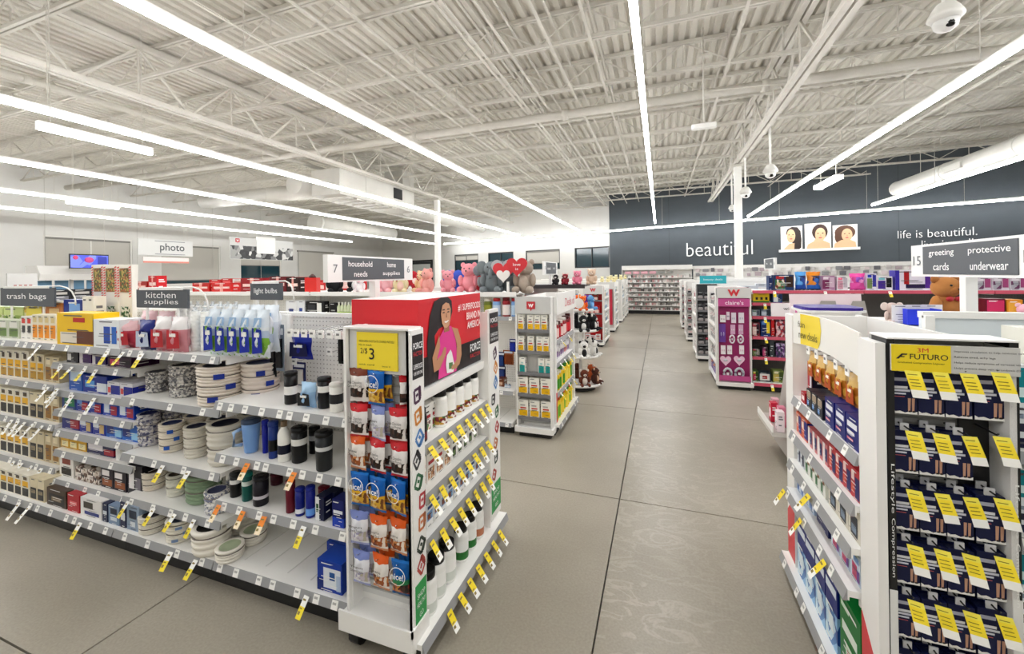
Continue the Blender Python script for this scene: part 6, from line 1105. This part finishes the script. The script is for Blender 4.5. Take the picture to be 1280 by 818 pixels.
# farther right racks
for y0, x0, w, lab, teal in ((8.0, .60, .36, 'eighth metre', True), (10.2, .56, .34, 'tenth metre', False), (12.4, .55, .34, 'twelfth metre', False)):
    nm = {8.0: 'teal topped', 10.2: 'white lattice', 12.4: 'farthest white'}[y0]
    f = Fr(x0, y0, 0); e = rack(f, w, .1, 1.37, '%s rack past the jewellery rack on the right side' % nm, (1.1, .9, .7, .5, .3, .12), '#5a5a5c' if teal else '#e4e2e0', header=None)
    for z in (1.1, .9, .7, .5, .3, .12): fill(f, .02, w-.02, .02, z, [('#3a3a3c', '#8a8a8c', '#c8506a'), ('#55555a', '#b0a8a8', '#2a2a2c')] if teal else [('#e8e4e2', '#4a4a4c', '#d8b0b0'), ('#d8d4d2', '#8a3a4a', '#3a3a3c')], (.11, .15), 'hair_item', 'small carton on the %s shelf of the %s rack' % ({1.1: 'top', .9: 'second', .7: 'third', .5: 'fourth', .3: 'fifth', .12: 'lowest'}[z], nm), 'box', 'goods on the %s rack' % nm, (.08, .11), 'carton', .06)
    if teal: tl = ob('teal_header', MB().box(.06, .06+w+.06, -.03, -.01, 1.38, 1.52, M('#2cb4c4', .4)), e); txt('beauty deals', tl, (.06+(w+.06)/2, -.0315, 1.45), .3, .04, '#e8f8fa')
    f2 = Fr(x0-.005, y0+.95, -PI/2); e2 = empty('endcap_shelf', 'white endcap behind the %s rack' % nm, 'shelving', f2.w(0, 0), -PI/2, 'far right endcaps')
    ob('back_panel', MB().box(0, .84, .34, .36, .06, 1.37, WHT), e2); ob('wing_panel', MB().box(0, .06, 0, .34, .06, 1.37, WHT), e2); ob('wing_panel', MB().box(.89, .95, 0, .015, .06, 1.37, WHT), e2); ob('kick_plate', MB().box(.02, .93, .03, .05, 0, .06, BLK), e2)
    for z in (1.1, .8, .5, .12): ob('shelf', MB().box(.06, .84, 0, .34, z-.03, z, WHT), e2); fill(f2, .08, .83, .03, z, [('#f0eeec', '#c8b8b8', '#8a8a8e'), ('#e4dcdc', '#b05a6a', '#f4f2f0')], (.15, .2), 'shelf_item', 'pale goods on the %s shelf behind the %s rack' % ({1.1: 'top', .8: 'second', .5: 'third', .12: 'lowest'}[z], nm), 'box', 'goods on far right endcaps', (.1, .14), 'carton', .1)
    for i in range(2): bay(Fr(0, y0, 0), 1.0+1.2*i, 2.2+1.2*i, .5, 1.4, 'white gondola bay behind the %s rack, %s from the aisle' % (nm, ORD[i]), (0, .118, 0), [(1.08, .1, 0), (.7, .1, 0)], back=WHT)
    fill(Fr(0, y0, 0), 1.05, 3.3, .15, 1.08, [('#e8e4e8', '#c87a9a', '#d8d4dc'), ('#d8dce4', '#5a6aa0', '#f0eef0'), ('#2a2a30', '#c8c4c8', '#8a8a90')], (.18, .3), 'beauty_item', 'beauty carton on the gondola behind the %s rack' % nm, 'box', 'beauty goods behind the %s rack' % nm, (.18, .26))
# ------------------------------------------------------------------ greeting card display, bear and bins between the right endcap and the toys
KD = M('#a8a19b', .7); pc = at(985, 545, Z=.05); cxx, cyy = .98, 3.72
e = empty('card_display', 'grey cardboard greeting card display with pink cards on top', 'display', (cxx, cyy, 0))
ob('body', MB().hexa([(-.02, 0, .06), (.48, 0, .06), (.48, .62, .06), (-.02, .62, .06), (.12, .06, 1.2), (.48, .06, 1.2), (.48, .56, 1.2), (.12, .56, 1.2)], KD), e); ob('foot', MB().box(.05, .46, .04, .58, 0, .06, BLK), e)
ob('ledge', MB().box(-.16, .0, .05, .57, .28, .31, M('#c8c2bc')).box(-.16, -.15, .05, .57, .31, .36, WHT), e)
for i in range(2): ob('divider', MB().prism([(.12+.2*i, 1.2), (.30+.18*i, 1.2), (.27+.18*i, 1.36), (.18+.2*i, 1.36)], .05, .06, KD, 'y'), e)
for i, (x, c, z) in enumerate(((-.12, '#f4e6ea', .315), (-.08, '#e89ab0', .315), (-.11, '#d8405c', .315), (-.07, '#f0c0cc', .315))): put(carton(.07, .05, .16, c, ((.2, .2, .8, .7, '#f8f0f2'),)), (cxx+x, cyy+.1+.12*i, z), -PI/2, 'card_pack', '%s pink card pack on the low ledge of the grey card display' % ORD[i], 'cards', 'pink card packs')
o = ob('greeting_card', MB().box(-.24, .24, -.004, 0, 0, .21, M('#f2dfe4', .5)), None, (at(1028, 375, Y=3.85).x, 3.78, 1.202), (-.12, 0, .1), 'large pale pink card header reading Mother', 'card'); txt('Mother', o, (-.12, -.006, .055), .17, .055, '#d0509a')
o = ob('greeting_card', MB().box(-.17, .17, -.004, 0, 0, .12, M('#efe9ea', .5)), None, (at(990, 390, Y=4.36).x, 4.36, 1.18), (-.1, 0, .15), 'white card header with script lettering beside the Mother card', 'card'); txt('with love', o, (.03, -.006, .07), .2, .025, '#3a3438')
# purple lipped white bin standing on the right endcap
e = empty('dump_bin', 'white bin with purple inner rim on top of the right endcap', 'bin', (.86, 2.60, 1.372)); 
bm_ = MB().rbox(-.14, .15, .0, .28, -.0, .01, .05, WHT); ob('bin_floor', bm_, e)
ob('bin_stand', MB().box(-.1, .12, .02, .26, -1.372, 0, WHT), e)
ob('purple_rim', MB().rbox(-.13, .14, .01, .27, .01, .025, .05, M('#2c0a86', .5)), e)
# shelf top behind with bear, blue bin, sweets
GX = Fr(1.55, 3.6, 0); e = empty('low_table', 'low white card gondola with flat top under the teddy bear', 'shelving', (1.5, 3.62, 0))
ob('body', MB().box(0, 3.4, 0, .7, .06, 1.16, M('#e4e2de', .5)), e); ob('top_board', MB().box(-.02, 3.42, -.02, .72, 1.16, 1.19, WHT), e); ob('kick_plate', MB().box(.03, 3.37, .03, .67, 0, .06, BLK), e)
for i in range(6): ob('card_row', MB().box(.05+.55*i, .55+.55*i, -.012, 0, .3, 1.1, busy(('#e8c8d0', '#c8d8e8', '#f0e8d8', '#d0a0b0'), 9)), e)
def zat(u, v, y): return at(u, v, Y=y)
b = zat(1184, 392, 3.95); s = .62
o = plush((b.x, 3.98, 1.192), .15, s, '#b5783e', 'brown teddy bear sitting with its back turned beside the sign post', 'round', '#a86a34', None, 'teddy_bear', bow='#b82430'); o.rotation_euler.z = .3
a = zat(1122, 390, 3.85); c2 = zat(1163, 390, 3.85); w = c2.x-a.x
e = empty('storage_bin', 'bright blue open bin left of the teddy bear', 'bin', ((a.x+c2.x)/2, 3.72, 1.192)); BB = M('#1b36e0', .35); hh = zat(1142, 385, 3.85).z-1.192
ob('bin_wall', MB().box(-w/2, w/2, 0, .008, 0, hh, BB).box(-w/2, w/2, .19, .198, 0, hh, BB).box(-w/2, -w/2+.008, .008, .19, 0, hh, BB).box(w/2-.008, w/2, .008, .19, 0, hh, BB).box(-w/2, w/2, 0, .198, 0, .006, BB), e)
for i in range(3): put(carton(.12, .004, hh*1.15, '#f2f0ee'), ((a.x+c2.x)/2-.1+.1*i, 3.78+.03*i, 1.2), .05, 'paper_card', '%s white card standing in the blue bin' % ORD[i], 'card', 'white cards in the blue bin')
row(Z0, 1.192, 3.75, 1232, 1257, 374, 1, car(.1, '#7a1436', ((.05, .55, .95, .95, '#d8487a'), (.15, .15, .85, .4, '#e8c8d0'))), 'candy_box', 'maroon sweets carton right of the sign post', 'box')
row(Z0, 1.192, 3.75, 1258, 1279, 375, 1, car(.1, '#e2a23a', ((.1, .5, .9, .9, '#f0c05a'), (.2, .1, .8, .4, '#a8642a'))), 'candy_box', 'golden sweets carton beside the maroon one', 'box')
plush((zat(1110, 392, 3.9).x, 3.85, 1.192), .2, .28, '#d8c4bc', 'tiny pale bow plush left of the blue bin', 'big', '#e8d8d0')
plush((zat(1276, 392, 3.7).x, 3.66, 1.192), -.2, .3, '#e8a8b8', 'small pink plush at the frame edge beside the sweets', 'round', '#f0c0cc')
# ------------------------------------------------------------------ cosmetics wall at the end of the aisle
CW_ = Fr(-1.38, 16.55, -.03); cw = 2.5
e = empty('cosmetics_wall', 'white cosmetics wall fixture with many narrow shelves at the aisle end', 'shelving', CW_.w(0, 0), CW_.rz)
ob('back_panel', MB().box(0, cw, .4, .42, .1, 1.83, WHT), e); ob('header_panel', MB().box(-.02, cw, -.02, .42, 1.68, 1.85, WHT), e); ob('kick_plate', MB().box(0, cw, .02, .1, 0, .12, BLK), e)
ob('side_panel', MB().box(-.02, 0, -.02, .42, .1, 1.68, WHT), e)
pm = busy(('#c8a0a0', '#3a3434', '#efe8e6', '#b06a70', '#e0d0cc', '#8a8484'), 26); R_ = random.Random(4)
for k in range(8):
    z = .16 + k*.175; ob('shelf', MB().box(0, cw, .0, .4, z-.02, z, WHT), e)
st = MB()
for k in range(8):
    z = .16+k*.175; x = .03
    while x < cw-.06:
        w = R_.uniform(.03, .07); h = R_.uniform(.05, .12); c = R_.choice(('#55504e', '#d8bcb8', '#f4f0ee', '#c08a8c', '#b8b2b0', '#ece4e0', '#f4f0ee', '#8a8480')) ; st.box(x, x+w, .02, .1, z, z+h, M(c, .4)); x += w+R_.uniform(.005, .03)
ob('cosmetics', st, None, CW_.w(0, 0), (0, 0, CW_.rz), 'tiny cosmetics packed along the white wall fixture shelves', 'cosmetics', kind='stuff')
for i in range(6): ob('lit_panel', MB().box(.1+.3*i, .34+.3*i, -.026, -.02, 1.53, 1.63, M('#e0a8b4' if i < 4 else '#8a8a86', .4)), e)
# white wall cabinets running along the slate wall
xa, xb = BWF.px(872, 336).x, BWF.px(1290, 336).x; zt = BWF.px(1100, 328).z
e = empty('wall_cabinets', 'long white wall fixture under the slate wall lettering', 'shelving', BWF.w(xa, -.7), BRZ)
ob('body', MB().box(0, xb-xa, .0, .55, .1, zt-.12, M('#ecebe8')), e); ob('top_ledge', MB().box(-.03, xb-xa+.03, -.05, .55, zt-.12, zt, WHT), e)
st = MB(); R_ = random.Random(9)
for k in range(2):
    x = .1
    while x < xb-xa-.2: w = R_.uniform(.08, .2); st.box(x, x+w, -.06, -.002, 1.42+k*.16, 1.42+k*.16+R_.uniform(.08, .14), M(R_.choice(('#c8c4c4', '#8a8a8e', '#e4d8da', '#b8a8b0', '#f4f2f2', '#6a6a70')))); x += w+R_.uniform(.03, .15)
ob('beauty_goods', st, None, BWF.w(xa, -.7), (0, 0, BRZ), 'small beauty packs hanging along the long white wall fixture', 'beauty goods', kind='stuff')
aisle_sign(1.9, (8.3, 9.1), -1, at(947, 337, X=1.9).z, at(947, 325, X=1.9).z, 1.4, '13', '14', ('toys', ''), ('dolls', ''), 'small far aisle sign right of the white column')
# ------------------------------------------------------------------ slate wall lettering and portraits
def wall_text(s, u0, v0, u1, v1, lab, h=None):
    a, b = BWF.px(u0, v1, -.1), BWF.px(u1, v0, -.1); e = empty('wall_lettering', lab, 'lettering', BWF.w((a.x+b.x)/2, -.1, 0), BRZ)
    txt(s, e, (0, -.03, (a.z+b.z)/2), b.x-a.x, b.z-a.z, '#f4f5f4', ext=.012, bold=-.012)
wall_text('beautiful', 858.5, 299.5, 941, 321, 'white wall lettering reading beautiful behind the column')
wall_text('life is beautiful.', 1122, 283.5, 1221, 298.5, 'white wall lettering reading life is beautiful')
wall_text('live it well.', 1152, 298, 1220, 313, 'white wall lettering reading live it well, half hidden by the aisle sign')
a, b = BWF.px(974, 313, -.1), BWF.px(1075, 313, -.1); sz = BWF.px(1024, 312, -.1).z
e = empty('picture_ledge', 'slim white ledge holding three portraits on the slate wall', 'shelf', BWF.w(a.x, -.1, sz), BRZ); ob('ledge_board', MB().box(0, b.x-a.x, -.16, 0, -.05, 0, WHT), e); ob('ledge_lip', MB().box(0, b.x-a.x, -.165, -.16, -.05, .03, WHT), e)
for i, (u0, v0, u1, hair, lab) in enumerate(((976, 283, 1003, '#2a1c18', 'portrait of a long dark haired woman, first on the ledge'), (1006, 279, 1039, '#3a221a', 'portrait of a woman with short hair, middle and largest'), (1041, 281, 1072, '#5a3a28', 'portrait of a curly haired woman, last on the ledge'))):
    a, b = BWF.px(u0, 300, -.14), BWF.px(u1, 300, -.14); w = b.x-a.x; h = BWF.px((u0+u1)/2, v0, -.14).z - sz - .004
    o = empty('portrait', lab, 'picture', BWF.w((a.x+b.x)/2, -.13, sz+.002), BRZ, 'portraits on the slate wall'); m_ = MB()
    ob('canvas', MB().box(-w/2, w/2, -.015, .015, 0, h, M('#f5efe6', .6)), o)
    E_ = lambda cx_, cz_, rx, rz_, mat, y, n=18: m_.face([(w*(cx_+rx*math.cos(2*PI*k/n)), y, h*(cz_+rz_*math.sin(2*PI*k/n))) for k in range(n)], mat)
    HM, SKN = M(hair, .6), M('#e8b890', .6)
    if i == 0: m_.face([(w*x, -.0155, h*z) for x, z in ((.1, .03), (.3, .0), (.44, .1), (.46, .45), (.42, .78), (.28, .95), (.02, .98), (-.2, .88), (-.26, .7), (-.1, .5), (.05, .3))], HM); m_.face([(w*x, -.0157, h*z) for x, z in ((-.42, 0), (.12, 0), (.14, .3), (-.1, .28))], SKN); E_(-.02, .6, .2, .28, SKN, -.016)
    if i == 1: E_(.08, .66, .3, .3, HM, -.0155); m_.face([(w*x, -.0157, h*z) for x, z in ((-.45, .0), (.48, .0), (.44, .22), (.15, .36), (-.1, .34), (-.38, .2))], SKN); E_(.1, .56, .2, .26, SKN, -.016); E_(-.05, .3, .09, .12, SKN, -.0162)
    if i == 2: E_(.0, .68, .42, .3, HM, -.0155); E_(-.2, .5, .22, .3, HM, -.0156); m_.face([(w*x, -.0157, h*z) for x, z in ((-.46, .0), (.46, .0), (.42, .25), (.2, .36), (-.15, .36), (-.42, .22))], SKN); E_(.08, .57, .22, .27, SKN, -.016)
    fx = (-.02, .1, .08)[i]; fz = (.6, .56, .57)[i]
    for q in (-.09, .09): E_(fx+q, fz+.05, .035, .02, M('#2a1a14'), -.0165, 8)
    E_(fx, fz-.12, .07, .025, M('#c85a58'), -.0165, 10); E_(fx+.01, fz-.03, .02, .05, M('#d49a74'), -.0165, 8)
    ob('printed_face', m_, o)
# ------------------------------------------------------------------ photo department along the side wall
SGX = -14.4; PF = Fr(SGX, 0, PI/2)
def hung(u0, v0, u1, v1, name, lab, cat, fr=PF, th=.04, wires=True, mat=None):
    a, b = fr.px(u0, (v0+v1)/2), fr.px(u1, (v0+v1)/2); um = (u0+u1)/2; z1_, z0_ = fr.px(um, v0).z, fr.px(um, v1).z
    e = empty(name, lab, cat, fr.w((a.x+b.x)/2, 0, z0_), fr.rz); w, h = b.x-a.x, z1_-z0_
    ob('board', MB().rbox(-w/2, w/2, 0, th, 0, h, .004, mat or M('#d6d6d4', .4)), e)
    if wires:
        for q in (-.4, .4): ob('hanger_wire', MB().tube([(q*w, th/2, h), (q*w, th/2, CEIL-z0_)], .004, STEEL, 4), e)
    return e, w, h
e, w, h = hung(173, 300, 241, 320, 'hanging_sign', 'pale hanging sign reading photo', 'sign'); txt('photo', e, (w*.1, -.004, h*.48), w*.46, h*.6, '#3f4347', bold=.008)
for z in (.1, .9): ob('sign_line', MB().box(-w*.22, w*.34, -.003, 0, h*z-.008, h*z+.008, M('#555a5e')), e)
e, w, h = hung(179, 322, 236, 329, 'hanging_sign', 'slim white sign with pink edge under the photo sign', 'sign', mat=M('#efe6e4')); ob('pink_edge', MB().box(-w/2, w/2, -.005, .0, 0, h*.3, M('#e08a7a')), e)
e, w, h = hung(87, 318, 136, 336, 'display_screen', 'bright blue violet screen hanging before the shaded window', 'screen', Fr(-13.0, 0, PI/2), mat=M('#101014'))
ob('screen_glass', MB().box(-w*.48, w*.48, -.006, 0, h*.06, h*.92, busy(('#6a7cf0', '#8a9af8', '#5a6ae8', '#7f8ef4'), 5)), e); ob('screen_panel', MB().box(w*.2, w*.44, -.008, -.006, h*.3, h*.85, M('#1c2a9c')), e); ob('screen_mark', MB().sph((-w*.36, -.008, h*.75), (.05, .004, .05), M('#c83a6a'), 10, 5), e); ob('screen_mark', MB().sph((-w*.02, -.008, h*.6), (.09, .004, .07), M('#c03a7a'), 10, 5), e)
e, w, h = hung(288, 299, 366, 325, 'picture_banner', 'wide grey banner of black and white city pictures', 'banner', PF, mat=M('#cfcfcd'))
ob('printed_photo', MB().box(-w*.5, w*.5, -.004, 0, h*.02, h*.62, busy(('#3a3a3c', '#8a8a8a', '#d8d8d6', '#1c1c1e', '#b0b0ae'), 6)), e); ob('white_card', MB().box(-w*.12, w*.18, -.03, -.006, h*.3, h*1.1, M('#f0efec')), e); logo(e, -w*.4, -.004, h*.85, .16)
e, w, h = hung(9, 342, 47, 362, 'wall_panel', 'grey lattice price panel at the frame edge', 'panel', Fr(-12.5, 0, PI/2), wires=False, mat=M('#c9c8c6')); ob('panel_foot', MB().box(-.03, .03, 0, .03, -1.5, 0, GREY), e)
for q in range(4): ob('printed_dot', MB().box(-w*.3+q*w*.17, -w*.2+q*w*.17, -.004, 0, h*.15, h*.3, M('#a8706a')), e)
a, b = Fr(-13.5, 0, PI/2).px(46, 345), Fr(-13.5, 0, PI/2).px(150, 345)
e = empty('photo_counter', 'long white photo counter canopy under the blue screen', 'counter', (-13.5, a.x, 0), PI/2); L_ = b.x-a.x
ob('canopy', MB().prism([(-.1, 1.62), (.5, 1.62), (.5, 1.95), (-.0, 1.95), (-.14, 1.75)], 0, L_, M('#dedcd8'), 'x'), e); ob('counter_body', MB().box(0, L_, .0, .6, 0, 1.02, M('#d4d2ce')), e); ob('counter_top', MB().box(-.03, L_+.03, -.04, .64, 1.02, 1.06, WHT), e)
for q in (.02, .5, .97): ob('canopy_post', MB().box(L_*q-.03, L_*q+.03, .4, .46, 1.06, 1.62, WHT), e)
for i in range(5): ob('backlit_panel', MB().box(.2+i*L_/5.2, .2+(i+.8)*L_/5.2, .47, .5, 1.3, 1.6, M('#6a9cc0', .3)), e)
fill(Fr(-13.5, a.x, PI/2), .2, L_-.2, .1, 1.06, [('#2a2a30', '#8a8a90', '#c8c4c0'), ('#8a2a30', '#e8d0c8', '#d8d4d0')], (.25, .4), 'counter_item', 'dark carton on the photo counter', 'box', 'cartons on the photo counter', (.3, .45), 'carton', .2)
# red seasonal goods on middle gondolas seen above the household shelving
M3 = Fr(0, 5.9, 0); e = empty('low_gondola', 'white seasonal gondola far left behind the second row', 'shelving', (-9.6, 6.3, 0)); ob('body', MB().box(0, 4.6, 0, .7, .0, 1.3, M('#e8e6e2')), e); ob('top_board', MB().box(-.02, 4.62, -.02, .72, 1.3, 1.33, WHT), e)
fill(Fr(-9.6, 6.3, 0), .05, 4.5, .12, 1.331, [('#c8242c', '#f0d0cc', '#e86a6a'), ('#b01c2c', '#d84a50', '#f0e0dc'), ('#e8e2de', '#c83a40', '#d8a09a')], (.18, .34), 'seasonal_box', 'red seasonal carton far left behind the second row', 'box', 'red seasonal cartons', (.33, .42), 'carton', .3)
# ------------------------------------------------------------------ fit the lettering to its boxes, as real meshes
bpy.context.view_layer.update(); dg = bpy.context.evaluated_depsgraph_get()
_fin = []
for o, c, w, h in _TX:
    me = bpy.data.meshes.new_from_object(o.evaluated_get(dg)); _fin.append((o, me, c, w, h))
for o, me, c, w, h in _fin:
    xs_ = [v.co.x for v in me.vertices]; ys_ = [v.co.y for v in me.vertices]; lo = (min(xs_), min(ys_)); hi = (max(xs_), max(ys_))
    sx_, sy_ = w/max(hi[0]-lo[0], 1e-4), h/max(hi[1]-lo[1], 1e-4); mx_, my_ = (lo[0]+hi[0])/2, (lo[1]+hi[1])/2
    for v in me.vertices: v.co.x = (v.co.x-mx_)*sx_; v.co.y = (v.co.y-my_)*sy_
    n = o.name; pa, ro = o.parent, o.rotation_euler.copy(); pr = {k: o[k] for k in ('label', 'category', 'group', 'kind') if k in o}; cu = o.data
    bpy.data.objects.remove(o); bpy.data.curves.remove(cu); me.name = n
    q = ob('lettering', me, pa, c, ro)
    for k, v in pr.items(): q[k] = v
